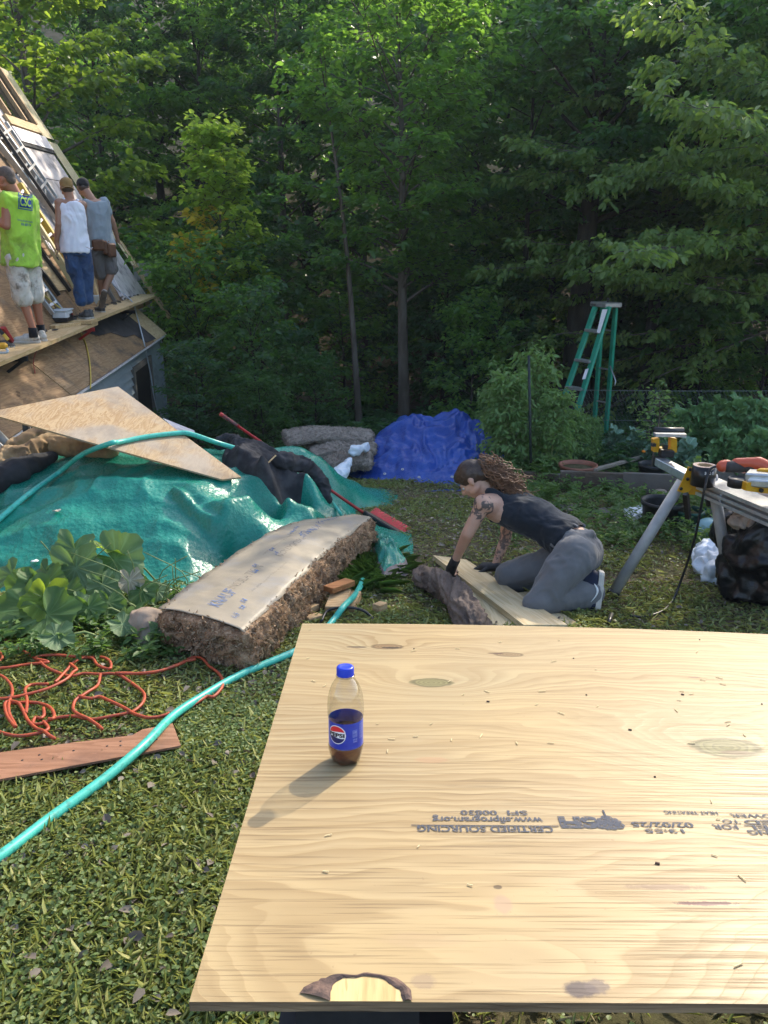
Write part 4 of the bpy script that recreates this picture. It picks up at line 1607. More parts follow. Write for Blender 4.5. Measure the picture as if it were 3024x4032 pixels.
W_, H_ = 47 * px, 52 * px
for (a0, a1, b0, b1) in ((0, 1, 0, .05), (0, 1, .95, 1), (0, .05, .05, .95), (.95, 1, .05, .95)):
    n_ = 6
    for i in range(n_):
        u0, u1 = a0 + (a1 - a0) * i / n_, a0 + (a1 - a0) * (i + 1) / n_
        for j in range(n_):
            v0, v1 = b0 + (b1 - b0) * j / n_, b0 + (b1 - b0) * (j + 1) / n_
            project_print(mb, so_, o0, ex, ey, [(u0 * W_, v0 * H_), (u1 * W_, v0 * H_), (u1 * W_, v1 * H_), (u0 * W_, v1 * H_)], 0, 0, 0, vw)
attach(mb, 'print_frame')
mb = MB()
n_ = 10
for i in range(n_):
    for j in range(n_):
        u0, u1, v0, v1 = .09 + .82 * i / n_, .09 + .82 * (i + 1) / n_, .12 + .76 * j / n_, .12 + .76 * (j + 1) / n_
        project_print(mb, so_, o0, ex, ey, [(u0 * W_, v0 * H_), (u1 * W_, v0 * H_), (u1 * W_, v1 * H_), (u0 * W_, v1 * H_)], 0, 0, 0, vw)
attach(mb, 'print_panel')
mb = MB()
project_print(mb, so_, AY(70, 842, D) - ey * H_ * .42, ex, ey, 'Painting & Improvement', .020, 50 * px, .0, vw)
attach(mb, 'lettering')
mb = MB()
project_print(mb, so_, AY(84, 860, D) - ey * H_ * .42, ex, ey, '83-8719', .026, 32 * px, .01, vw)
attach(mb, 'lettering')
mb = MB()
project_print(mb, so_, o0 + ex * W_ * .13 + ey * H_ * .24 - np.array(vw) * .002, ex, ey, 'CSC', H_ * .52, W_ * .76, .03, vw)
V_, F_ = mb.arrays()
mb2 = MB()
mb2.add(V_ - np.array(vw) * .022, F_)
pr = mb2.build('shirt_lettering', m_print_lime, None)
pr.parent = so_
pr.location = Vector(np.array(pr.location) - np.array(rootloc(r_)))

# white tank top
D = 10.86
J = dict(head=AY(263, 738, D + .05), shL=AY(233, 800, D - .06), shR=AY(325, 808, D + .10), elL=AY(231, 882, D - .12), elR=AY(325, 880, D + .32),
         wrL=AY(222, 955, D - .06), wrR=AY(235, 925, D + .42), hipL=AY(270, 985, D - .03), hipR=AY(325, 985, D + .08),
         knL=AY(300, 1090, D + .02), knR=AY(342, 1092, D + .12), anL=AY(322, 1190, D + .02), anR=AY(344, 1186, D + .12))
r_, bo_, so_, po_, PH2, MH2, la2, f2, u2 = roofer('man in white tank top, blue jeans and backwards tan cap on the plank', J, m_skin_b, ply(3.1, -.15, .05), m_whiteT, m_jeans,
                                                   dict(face=(-.45, .88, .05), sleeve='tank', legs='long', bulk=.93, hem=.03, loose=1.08,
                                                        handR=(-.9, .1, -.05), handL=(.12, .05, -1), wr=.013))
cap_hat(r_, PH2, MH2, la2, m_tan_cap, True)
c = Clay()
c.ell(PH2(0, -.05, -.02), np.array([.072, .055, .055]), MH2)
c.fuse('hair', mat('grey brown hair', (.10, .075, .055), (.05, .036, .028), 40, .7, .5, 200), r_, .008, 2)
z0 = HP(D - 7.6, 0, .052)[2]
for s, (hx, tx, dd) in dict(L=(342, 310, 0), R=(358, 325, .1)).items():
    a, b_ = AY(hx, 1212, D + dd - .1), AY(tx, 1205, D + dd + .10)
    a[2] = b_[2] = z0
    shoe(r_, a, b_, (0, 0, 1), m_sneaker_dark, mat('grey sole', (.35, .34, .31), None, rough=.8), s=1.05)
# key clip on the belt
MB().tube([AY(338, 972, D - .05), AY(352, 978, D - .12), AY(366, 974, D - .1), AY(358, 982, D - .12)], .006, 6).build('key_clip', m_white, r_)

# grey t shirt
D = 11.6
J = dict(head=AY(328, 738, D + .1), shL=AY(338, 808, D - .05), shR=AY(408, 800, D + .10), elL=AY(322, 880, D + .15), elR=AY(441, 868, D + .16),
         wrL=AY(310, 930, D + .3), wrR=AY(459, 928, D + .26), hipL=AY(372, 985, D - .04), hipR=AY(425, 975, D + .10),
         knL=AY(398, 1085, D + .10), knR=AY(438, 1072, D + .10), anL=AY(402, 1180, D + .20), anR=AY(410, 1150, D + .0))
r_, bo_, so_, po_, PH3, MH3, la3, f3, u3 = roofer('man in grey t shirt, tool belt and cargo shorts lifting one heel on the plank', J, m_skin_b, ply(4.0, -.15, .05), m_greyT, m_grey_short,
                                                   dict(face=(-.35, .92, -.25), up=(-.15, .35, .93), sleeve='short', legs='shorts', bulk=.98, hem=-.03, loose=1.1, below=-.12, cuff=.096, wr=.014))
cap_hat(r_, PH3, MH3, la3, m_black_cap, False)
c = Clay()
c.ell(PH3(0, -.045, -.01), np.array([.073, .06, .06]), MH3)
c.fuse('hair', m_hair_dark, r_, .008, 2)
z0 = HP(D - 7.6, 0, .052)[2]
a, b_ = AY(405, 1200, D + .1), AY(375, 1198, D + .33)
a[2] = b_[2] = z0
shoe(r_, a, b_, (0, 0, 1), m_sneaker_dark, m_sole, s=1.0)
shoe(r_, AY(412, 1150, D - .06), AY(398, 1212, D + .05), AY(400, 1170, D + .3) - AY(405, 1170, D), m_sneaker, mat('brown sole', (.17, .13, .10), (.11, .085, .07), 20, .8), s=1.05)
# tool belt
hc3 = (np.array(J['hipL']) + np.array(J['hipR'])) / 2
up3 = unit((np.array(J['shL']) + np.array(J['shR'])) / 2 - hc3)
lx = unit(np.array(J['hipR']) - np.array(J['hipL']))
by3 = np.cross(up3, lx)
tb = MB()
ring = [hc3 + up3 * .06 + lx * .198 * math.cos(a) + by3 * .155 * math.sin(a) for a in np.linspace(0, 2 * math.pi, 33)]
for k in range(32):
    tb.add([ring[k] - up3 * .035, ring[k + 1] - up3 * .035, ring[k + 1] + up3 * .035, ring[k] + up3 * .035], [(0, 1, 2, 3)])
tbo = tb.build('tool_belt', m_leather, r_, True)
tbo.modifiers.new('t', 'SOLIDIFY').thickness = .008
for (pxx, pyy, wd, hh) in ((388, 965, .17, .15), (415, 975, .07, .19), (440, 985, .15, .19), (358, 960, .12, .14)):
    p = AY(pxx, pyy, D - .16 + abs(pxx - 395) * .0022)
    MB().box(p, (wd, .06, hh), frame(unit(p - hc3) * np.array([1, 1, .1]), (0, 0, 1)), bevel=.02).build('pouch', m_leather, tbo)
# ================================================================== WORK TABLE: plywood sheet on a trestle
TN = np.array([0, math.sin(R(6.4)), math.cos(R(6.4))])
TX = np.array([1.0, 0, 0])
TY = np.array([0, math.cos(R(6.4)), -math.sin(R(6.4))])
T0 = GP(745, 3945, .84 / math.cos(R(6.4)) * math.cos(R(6.4)))


def TP(u, v, w=0.0):
    sag = .028 * (max(u, 0) / 1.2) ** 2 * (.35 + .65 * v / 1.22)
    return T0 + TX * u + TY * v + TN * (w - sag)


def table_uv(px, py):
    p = PL(px, py, T0, TN)
    return float((p - T0) @ TX), float((p - T0) @ TY)


KN = [table_uv(*p) for p in ((1525, 2545), (1700, 2685), (2005, 2570), (2862, 2925), (1455, 3930), (2480, 3895), (1060, 3985))]


def plywood_face():
    t = NT('new plywood face')
    co = t.coord()
    x, y, z = t.sep(co)
    wv = t.noise(t.mapping(co, (1.3, 4.0, 1)), 1.3, 3, .55, .4)
    wv2 = t.noise(t.mapping(co, (3.0, 14.0, 1)), 1.0, 3, .55)
    field = t.add(t.mul(y, 52.0), t.add(t.mul(wv, 8.5), t.mul(wv2, .9)))
    near = None
    for k, (ku, kv) in enumerate(KN):
        amp, su, sv = [(5.0, .10, .045), (8.0, .14, .07), (3.5, .11, .05), (10.0, .18, .10), (7.0, .24, .14), (9.0, .23, .13), (4.0, .22, .12)][k]
        du = t.mul(t.sub(x, ku), 1 / su)
        dv = t.mul(t.sub(y, kv), 1 / sv)
        r2 = t.add(t.mul(du, du), t.mul(dv, dv))
        gk = t.math('EXPONENT', t.mul(r2, -1.0))
        field = t.add(field, t.mul(gk, amp))
    # wide cathedral bands and narrow rings
    fr = t.math('FRACT', field)
    ring = t.mul(t.step(fr, .12, .88), t.step(fr, .99, .90))
    broad = t.math('FRACT', t.mul(field, .31))
    bband = t.mul(t.step(broad, .2, .85), t.step(broad, 1.0, .88))
    amt = t.step(t.noise(t.mapping(co, (.9, 1.6, 1)), 1.6, 2), .35, .65, .25, .95)
    base = t.mix(t.step(t.noise(co, 2.2, 4), .3, .7), (.415, .305, .15), (.365, .28, .155))
    base = t.mix(t.step(t.noise(co, 1.3, 2), .45, .65, 0, .6), base, (.335, .28, .165))
    col = t.mix(t.mul(ring, t.mul(amt, .68)), base, (.215, .14, .06))
    col = t.mix(t.mul(bband, .36), col, (.255, .17, .078))
    # fine open grain
    st = t.noise(t.mapping(co, (4.0, 210.0, 1)), 1.0, 3, .6)
    gr = t.step(st, .51, .67)
    zone = t.step(y, .78, .45)
    col = t.mix(t.mul(gr, t.add(.16, t.mul(zone, .38))), col, (.15, .10, .055))
    # knots
    spec = [(.036, .016, (.22, .14, .065)), (.042, .020, (.20, .175, .075)), (.032, .013, (.23, .155, .075)), (.058, .034, (.175, .16, .07))]
    nz = t.noise(co, 30, 3)
    for (ku, kv), (a, b_, kc) in zip(KN, spec):
        du = t.mul(t.sub(x, ku), 1 / a)
        dv = t.mul(t.sub(y, kv), 1 / b_)
        r = t.add(t.math('SQRT', t.add(t.mul(du, du), t.mul(dv, dv))), t.mul(t.sub(nz, .5), .5))
        rr = t.math('FRACT', t.mul(r, 4.0))
        kcol = t.mix(t.mul(t.step(rr, .3, .9), .75), kc, tuple(c * .6 for c in kc))
        col = t.mix(t.step(r, 1.25, .80), col, kcol)
        col = t.mix(t.mul(t.mul(t.step(r, .80, .98), t.step(r, 1.25, 1.02)), .7), col, tuple(c * .45 for c in kc))
    # splits, bark and pitch marks
    def blot(px, py, a, b_, c, amtv=.75, ns=45, soft=.25, off=.9):
        nonlocal col
        ku, kv = table_uv(px, py)
        du = t.mul(t.sub(x, ku), 1 / a)
        dv = t.mul(t.sub(y, kv), 1 / b_)
        r = t.add(t.math('SQRT', t.add(t.mul(du, du), t.mul(dv, dv))), t.mul(t.sub(t.noise(co, ns, 4, .7), .5), off))
        col = t.mix(t.step(r, 1 + soft, 1 - soft, 0, amtv), col, c)
    blot(1405, 2547, .024, .005, (.035, .02, .02))
    blot(1540, 2549, .024, .005, (.03, .02, .015), .95, 60, .2, 1.6)
    blot(1950, 2566, .02, .005, (.07, .03, .02))
    blot(2900, 2945, .03, .008, (.10, .06, .03), .8)
    blot(2735, 2644, .014, .003, (.12, .05, .04))
    blot(2285, 3893, .018, .012, (.06, .045, .05), .9, 60)
    blot(2350, 3880, .014, .010, (.12, .09, .08), .8, 80, .3, 1.6)
    blot(1668, 3862, .014, .010, (.20, .14, .11), .4, 80, .3, 1.6)
    blot(2630, 3485, .05, .006, (.12, .06, .05), .55, 60, .4, 1.8)
    blot(2790, 3548, .04, .004, (.08, .02, .03), .9, 70, .3, 1.8)
    blot(1980, 3560, .012, .018, (.34, .22, .16), .5)
    blot(1960, 3490, .006, .004, (.05, .03, .02))
    blot(1700, 2990, .03, .010, (.38, .22, .12), .5, 30)
    blot(1660, 3700, .05, .012, (.38, .27, .15), .4, 30)
    # scribed line near the far right
    col = t.mix(t.step(t.noise(co, 90, 2), .70, .78, 0, .5), col, (.25, .17, .09))
    h = t.add(t.mul(gr, -.6), t.mul(ring, .35))
    nrm = t.bump(h, .35, .0012)
    rgh = t.step(st, .3, .8, .42, .62)
    return t.done(t.bsdf(col, rgh, 0, .22, nrm))


m_table = plywood_face()
m_ply_edge = mat('plywood edge layers', (.30, .20, .11), (.12, .075, .04), 2.5, .85, .4, 60, stretch=(1, 1, 40))
m_bark_in = mat('bark inclusion', (.045, .032, .03), (.16, .10, .075), 45, .9, .7, 90)
m_patch = mat_wood('exposed inner veneer', (.60, .45, .21), (.46, .31, .13), 1, 10, .7, knots=False)
m_ink = NT('blue grey stamp ink')
_c = m_ink.coord()
_nz = m_ink.step(m_ink.noise(_c, 240, 3, .7), .28, .50)
_tb = m_ink.n('ShaderNodeBsdfTransparent')
_mx = m_ink.n('ShaderNodeMixShader')
m_ink.put(_mx.inputs[0], m_ink.mul(_nz, .9))
m_ink.t.links.new(_tb.outputs[0], _mx.inputs[1])
m_ink.t.links.new(m_ink.bsdf((.05, .06, .085), .8), _mx.inputs[2])
m_ink = m_ink.done(_mx.outputs[0])

table = thing('plywood_sheet', T0, 'pale new plywood sheet laid as a work table in front', 'plywood sheet')
nu, nv = 90, 46
us, vs = np.linspace(0, 2.44, nu), np.linspace(0, 1.219, nv)
top = np.array([[TP(u, v) for v in vs] for u in us])
# the face is modelled in the sheet's own frame so that the grain follows it
Rt = np.stack([TX, TY, TN], 1)
loc_top = (top - T0) @ Rt
me = grid_mesh('face', loc_top, m_table, True)
fo = put_mesh('face', me, table)
fo.rotation_euler = Matrix(Rt.tolist()).to_euler()
mb = MB()
bot = np.array([[TP(u, v, -.0125) for v in vs] for u in us])
loop_t = [top[i, 0] for i in range(nu)] + [top[-1, j] for j in range(1, nv)] + [top[i, -1] for i in range(nu - 2, -1, -1)] + [top[0, j] for j in range(nv - 2, 0, -1)]
loop_b = [bot[i, 0] for i in range(nu)] + [bot[-1, j] for j in range(1, nv)] + [bot[i, -1] for i in range(nu - 2, -1, -1)] + [bot[0, j] for j in range(nv - 2, 0, -1)]
lt, lb = np.array(loop_t), np.array(loop_b)
jit = .0012 * fbm(lt, 60, 3, 2)
cen = TP(1.2, .6)
K = len(lt)
lay = [lt - TN * .0004]
for q_ in (.25, .5, .75, 1.0):
    lay.append(lt * (1 - q_) + lb * q_ + (lt - cen) * .0 + np.stack([jit * (1 if int(q_ * 4) % 2 else -1)] * 3, 1))
mb.V, mb.n = [np.vstack(lay)], K * 5
for a in range(4):
    for k in range(K):
        k2 = (k + 1) % K
        mb.Fc.append((a * K + k, a * K + k2, (a + 1) * K + k2, (a + 1) * K + k))
        mb.mi.append(0)
mb.build('edge', m_ply_edge, table)
MB().grid(bot, flip=True).build('underside', m_ply_edge, table)
# broken veneer at the near edge: bark arc round exposed inner wood
def tpx(px, py, w):
    u, v = table_uv(px, py)
    return TP(u, max(v, .0006), w)
def ragged(pl, n_, amp, sd):
    P_ = spline([(x, y, 0) for x, y in pl], n_)
    j_ = amp * np.stack([fbm(P_, .05, 3, sd), fbm(P_, .05, 3, sd + 3)], 1)
    j_[0] = j_[-1] = 0
    return [tuple(q) for q in (P_[:, :2] + j_)]


outer = [(1180, 3912), (1215, 3880), (1262, 3862), (1310, 3845), (1370, 3838), (1440, 3836), (1500, 3840), (1560, 3852), (1600, 3880), (1622, 3912), (1625, 3942)]
inner = [(1300, 3944), (1302, 3915), (1312, 3882), (1340, 3862), (1370, 3853), (1440, 3849), (1490, 3852), (1530, 3868), (1562, 3892), (1582, 3925), (1588, 3944)]
outer, inner = ragged(outer, 34, 16, 2), ragged(inner, 34, 12, 5)
mb = MB()
for (a, b_, c, d) in zip(outer[:-1], outer[1:], inner[1:], inner[:-1]):
    n_ = 3
    for i in range(n_):
        f0, f1 = i / n_, (i + 1) / n_
        q = [np.array(a) * (1 - f0) + np.array(d) * f0, np.array(b_) * (1 - f0) + np.array(c) * f0, np.array(b_) * (1 - f1) + np.array(c) * f1, np.array(a) * (1 - f1) + np.array(d) * f1]
        hgt = [.0012 + .0022 * math.sin(math.pi * f0)] * 2 + [.0012 + .0022 * math.sin(math.pi * f1)] * 2
        mb.add([tpx(*p, h_) for p, h_ in zip(q, hgt)], [(0, 1, 2, 3)])
mb.build('bark_edge', m_bark_in, table)
mb = MB()
pts = [tpx(*p, .0006) for p in inner]
c0 = tpx(1445, 3944, .0006)
for a, b_ in zip(pts[:-1], pts[1:]):
    mb.add([c0, a, b_], [(0, 1, 2)])
mb.build('bare_patch', m_patch, table)
# the mill stamp, upside down from here
mb = MB()


def stamp(txt, px_start, px_end, py_base, hh, bold=.03):
    """px_start = where the first letter stands (right), running leftwards; feet towards the far edge"""
    a, b_ = tpx(px_start, py_base, .0012), tpx(px_end, py_base, .0012)
    e = b_ - a
    W = np.linalg.norm(e)
    e /= W
    mb = MB()
    text_on(mb, txt, a, e, -TY, hh, W, bold)
    mb.build('stamp_line', m_ink, table)


pxm = lambda py: 0
stamp('CERTIFIED SOURCING', 2175, 1642, 3252, .0145)
stamp('www.sfiprogram.org', 2135, 1702, 3216, .0155)
stamp('SFI', 2075, 1995, 3190, .0120)
stamp('00830', 1955, 1812, 3190, .0120)
stamp('SFI', 2345, 2195, 3214, .0275, .06)
stamp('02/02/25', 2725, 2482, 3230, .0125)
stamp('13:55', 2690, 2535, 3256, .0105)
stamp('HEAT TREATING', 2822, 2612, 3184, .009)
stamp('FOR', 2900, 2800, 3236, .012)
stamp('TO', 2910, 2840, 3216, .010)
stamp('MILL POWER', 3200, 2870, 3192, .010)
stamp('RATED', 3200, 2925, 3216, .011)
stamp('PANEL', 3200, 2930, 3236, .012)
stamp('SHEATHING', 3250, 2940, 3256, .012)
mb = MB()
a, b_ = tpx(2200, 3250, .0012), tpx(1620, 3250, .0012)
mb.bar(a, b_, .0016, .0004, TN)
# leaf badge beside the letters
c0 = tpx(2398, 3236, .0012)
pl = []
for k in range(11):
    a = math.pi * 2 * k / 22 * 2
for k in range(36):
    a = 2 * math.pi * k / 36
    r_ = .0185 * (1 + .22 * max(0, math.cos(3 * (a - math.pi / 2))) ** 2 - .10 * (k % 3 == 0))
    pl.append(c0 + TX * r_ * 1.15 * math.cos(a) + TY * r_ * .95 * math.sin(a))
mb.build('stamp_rule', m_ink, table)
mb = MB()
mb.add(np.array([c0] + pl), [(0, 1 + k, 1 + (k + 1) % 36) for k in range(36)])
mb.bar(c0 + TY * .018, c0 + TY * .034, .003, .0004, TN)
mb.build('leaf_badge', m_ink, table)
# crumbs and splinters on the sheet
m_splinter = mat('pale splinter', (.62, .50, .28), None, rough=.8)
m_crumb = mat('dark crumb', (.05, .03, .025), None, rough=.9)
mb = MB()
g = np.random.default_rng(3)
for k in range(70):
    u, v, a = g.uniform(.02, 1.3), g.uniform(.02, 1.2), g.normal(0, .7)
    L = g.uniform(.004, .016)
    mb.bar(TP(u, v, .0015), TP(u + L * math.cos(a), v + L * math.sin(a), .002), .0014, .0012, TN)
tag(mb.build('wood_splinters', m_splinter), 'pale splinters scattered over the plywood table', 'splinters', None, 'stuff')
mb = MB()
for k in range(7):
    u, v = g.uniform(.02, 1.3), g.uniform(.02, 1.2)
    mb.lathe([(.0, -.001), (.0022, .0005), (.0015, .002)], TP(u, v, 0), seg=5)
for px_, py_ in ((2683, 2716), (2475, 2862), (1916, 2758), (2580, 3392)):
    u, v = table_uv(px_, py_)
    mb.bar(TP(u, v, .0012), TP(u + .006, v - .002, .0012), .003, .002, TN)
tag(mb.build('bark_crumbs', m_crumb), 'dark bark crumbs scattered over the plywood table', 'crumbs', None, 'stuff')

m_trestle = mat('black trestle plastic', (.014, .015, .017), (.024, .025, .028), 20, .55, .2, 60)
for k, (u0, lab) in enumerate(((.19, 'black plastic trestle under the near edge of the plywood table'), (1.75, 'black plastic trestle under the right half of the plywood table'))):
    t = thing('trestle', TP(u0, .6, -.45), lab, 'trestle', 'trestles under the plywood table')
    MB().slab([TP(u0 - .075, .03, -.014), TP(u0 + .07, .03, -.014), TP(u0 + .07, 1.12, -.014), TP(u0 - .075, 1.12, -.014)], TN, .09).build('top_beam', m_trestle, t)
    for v0 in (.05, 1.08):
        for sx in (-1, 1):
            p = TP(u0 + .03 * sx, v0, -.1)
            q = TP(u0 + .27 * sx, v0 + (-.015 if v0 < .5 else .06), -.1)
            q[2] = float(gz(q[0], q[1]))
            MB().bar(p, q, .075, .05, (0, 1, 0), bevel=.006).build('leg', m_trestle, t)
    MB().slab([TP(u0 - .14, .06, -.34), TP(u0 + .14, .06, -.34), TP(u0 + .14, 1.08, -.34), TP(u0 - .14, 1.08, -.34)], TN, .02).build('shelf', m_trestle, t)
    MB().slab([TP(u0 - .085, .045, -.10), TP(u0 + .085, .045, -.10), TP(u0 + .15, .045, -.34), TP(u0 - .15, .045, -.34)], -TY, .012).build('end_panel', m_trestle, t)

# ================================================================== SODA BOTTLE
bu, bv = table_uv(1362, 3005)
B0 = TP(bu, bv + .012, .0005)
bottle = thing('soda_bottle', B0, 'half empty plastic soda bottle with blue cap on the plywood table', 'bottle')
BR = np.stack([TX, np.cross(TN, TX), TN], 1)
_t = NT('clear bottle plastic')
_lw = _t.n('ShaderNodeLayerWeight')
_lw.inputs['Blend'].default_value = .35
_tr = _t.n('ShaderNodeBsdfTransparent')
_tr.inputs['Color'].default_value = (.88, .88, .85, 1)
_gl = _t.n('ShaderNodeBsdfGlossy')
_gl.inputs['Roughness'].default_value = .08
_nb = _t.bump(_t.noise(_t.mapping(_t.coord(), (1, 1, .35)), 55, 3), .25, .004)
_t.put(_gl.inputs['Normal'], _nb)
_mx = _t.n('ShaderNodeMixShader')
_t.put(_mx.inputs[0], _t.add(.03, _t.mul(_lw.outputs['Facing'], .32)))
_t.t.links.new(_tr.outputs[0], _mx.inputs[1])
_t.t.links.new(_gl.outputs[0], _mx.inputs[2])
m_pet = _t.done(_mx.outputs[0])
_t = NT('dark cola')
m_cola = _t.done(_t.bsdf((.14, .03, .014), .06, 0, .5, None, Transmission_Weight=.55, Coat_Weight=.4))
m_cap_blue = mat('blue cap plastic', (.008, .035, .46), (.010, .045, .52), 40, .38)
m_label_blue = mat('blue label', (.010, .03, .34), (.015, .06, .45), 30, .3, spec=.5)
m_lab_white = mat('label white', (.80, .80, .80), None, rough=.4)
m_lab_red = mat('label red', (.62, .02, .03), None, rough=.4)
m_lab_navy = mat('label navy', (.012, .015, .10), None, rough=.4)
m_lab_black = mat('label black', (.01, .01, .012), None, rough=.4)
m_lab_pale = mat('label pale blue', (.30, .36, .66), None, rough=.4)


def petal(r, z, a):
    if z < .034:
        k = (1 - z / .034)
        return r * (1 - .16 * k * (0.5 + 0.5 * math.cos(5 * a)) - .0)
    return r


prof = [(.017, .0015), (.0235, .0), (.0272, .004), (.0300, .014), (.0318, .024), (.0322, .031), (.0312, .0345), (.0302, .037), (.0302, .082), (.0312, .0845),
        (.0322, .094), (.0322, .108), (.0310, .120), (.0285, .132), (.0240, .144), (.0190, .152), (.0150, .157), (.0138, .159), (.0138, .161)]
MB().lathe(prof, B0, BR, 40, fn=petal, capt=False).build('shell', m_pet, bottle, True)
MB().lathe([(.0138, .1592), (.0168, .1597), (.0168, .1612), (.0138, .1618)], B0, BR, 32).build('neck_ring', m_pet, bottle, True)
lp = [(max(r - .0012, .003), z + .001) for r, z in prof if z < .05] + [(.0290, .0600)]
MB().lathe(lp, B0, BR, 40, fn=petal).build('cola', m_cola, bottle, True)
rib = lambda r, z, a: r * (1 + (.012 * math.cos(60 * a) if .163 < z < .1755 else 0))
MB().lathe([(.0146, .1618), (.0152, .1622), (.0152, .1632), (.0150, .1640), (.0150, .1752), (.0142, .1772), (.010, .1778), (.009, .1774), (.004, .1774)], B0, BR, 120, fn=rib).build('cap', m_cap_blue, bottle, True)
RL = .0306
an = np.linspace(0, 2 * math.pi, 65)
lab_ = np.array([[B0 + BR @ np.array([RL * math.cos(a), RL * math.sin(a), z]) for a in an] for z in (.0345, .046, .06, .072, .0835)])
lo_ = MB().grid(lab_, flip=True).build('label', m_label_blue, bottle, True)
VA = math.atan2(-(B0[1]), -(B0[0] - 0) * 1.0)          # bearing of the camera seen from the bottle


def cyl(a, z, lift=.0003):
    """a = arc length to the right of the point facing the camera"""
    th = VA + a / RL
    return B0 + BR @ np.array([(RL + lift) * math.cos(th), (RL + lift) * math.sin(th), z])


def strip(mb, a0, a1, lo, hi, n=16, lift=.0003):
    for i in range(n):
        u0, u1 = a0 + (a1 - a0) * i / n, a0 + (a1 - a0) * (i + 1) / n
        mb.add([cyl(u0, lo(u0), lift), cyl(u1, lo(u1), lift), cyl(u1, hi(u1), lift), cyl(u0, hi(u0), lift)], [(0, 1, 2, 3)])


GA, GZ, GR = -.0172, .0625, .0172
circ = lambda r: (lambda a: GZ - math.sqrt(max(0, r * r - (a - GA) ** 2)), lambda a: GZ + math.sqrt(max(0, r * r - (a - GA) ** 2)))
mb = MB()
strip(mb, GA - GR, GA + GR, *circ(GR), 24)
mb.build('emblem', m_lab_white, lo_, True)
r2 = GR * .92
up_ = lambda a: GZ + .0052 + .0012 * math.sin((a - GA) / r2 * 2.4 + .6)
dn_ = lambda a: GZ - .0050 - .0012 * math.sin((a - GA) / r2 * 2.4 + .2)
c_lo, c_hi = circ(r2)
mb = MB()
strip(mb, GA - r2, GA + r2, lambda a: min(max(up_(a), c_lo(a)), c_hi(a)), c_hi, 24, .0006)
mb.build('emblem_top', m_lab_red, lo_, True)
mb = MB()
strip(mb, GA - r2, GA + r2, c_lo, lambda a: max(min(dn_(a), c_hi(a)), c_lo(a)), 24, .0006)
mb.build('emblem_base', m_lab_navy, lo_, True)
def cyl_text(txt, a0, z0, h, width, m, name, bold=.04, lift=.0009):
    mb = MB()
    text_on(mb, txt, (a0, z0, 0), (1, 0, 0), (0, 1, 0), h, width, bold, 0, lambda W: np.array([cyl(w[0], w[1], lift) for w in W]))
    mb.build(name, m, lo_)
cyl_text('PEPSI', GA - .0152, GZ - .0034, .0068, .0300, m_lab_black, 'lettering', .045)
mb = MB()
for (a0, a1, z0, z1) in ((.0118, .0205, .0575, .0580), (.0118, .0205, .0700, .0705), (.0118, .0122, .0580, .0700), (.0201, .0205, .0580, .0700)):
    strip(mb, a0, a1, lambda a: z0, lambda a: z1, 4, .0005)
mb.build('calorie_box', m_lab_pale, lo_)
cyl_text('150', .0130, .0645, .0046, .0062, m_lab_pale, 'lettering', .03)
cyl_text('CALORIES', .0128, .0617, .0016, .0068, m_lab_pale, 'lettering', .02)
cyl_text('PER BOTTLE', .0128, .0593, .0016, .0068, m_lab_pale, 'lettering', .02)
cyl_text('12 FL OZ', .0122, .0520, .0028, .0080, m_lab_pale, 'lettering', .02)
cyl_text('(355mL)', .0125, .0480, .0028, .0076, m_lab_pale, 'lettering', .02)
for i in range(7):
    cyl_text(('Nutrition', 'Facts', 'Serving', 'Total Fat', 'Sodium', 'Sugars', 'Protein')[i], .0255, .0770 - i * .0042, .0026, .0095, m_lab_pale, 'lettering', .01)

# ================================================================== GREEN TARP HEAP
class Heap:
    """smooth heap through surveyed points; height field over the yard"""

    def __init__(s, pts, base):
        P = [AY(*p) for p in pts]
        X = [(p[0], p[1]) for p in P] + list(base)
        h = [p[2] - float(gz(p[0], p[1])) for p in P] + [0.0] * len(base)
        s.X = np.array(X)
        s.h = np.array(h)
        n = len(X)
        A = np.linalg.norm(s.X[:, None] - s.X[None], axis=2)
        A = np.sqrt(A * A + .02 ** 2)
        M = np.zeros((n + 3, n + 3))
        M[:n, :n] = A + np.eye(n) * .0
        M[:n, n] = M[n, :n] = 1
        M[:n, n + 1:] = s.X
        M[n + 1:, :n] = s.X.T
        s.c = np.linalg.solve(M, np.concatenate([s.h, [0, 0, 0]]))
        s.extra = None

    def H(s, x, y):
        x, y = np.asarray(x, float), np.asarray(y, float)
        q = np.stack([x.ravel(), y.ravel()], 1)
        d = np.sqrt(((q[:, None] - s.X[None]) ** 2).sum(2) + .02 ** 2)
        r = d @ s.c[:-3] + s.c[-3] + q @ s.c[-2:]
        r = r.reshape(x.shape)
        if s.extra is not None:
            r = r + s.extra(x, y, r)
        return r + gz(x, y)

    def hit(s, px, py, lift=0.0, y0=3.5, y1=11.0):
        d = ray(px, py)
        Ys = np.linspace(y0, y1, 700)
        P = CAMP[None] + d[None] * (Ys / d[1])[:, None]
        z = s.H(P[:, 0], P[:, 1])
        z = np.maximum(z, gz(P[:, 0], P[:, 1]))
        k = np.argmax(P[:, 2] < z + 1e-4)
        if k == 0:
            k = len(Ys) - 1
        p = P[k].copy()
        p[2] = z[k] + lift
        return p


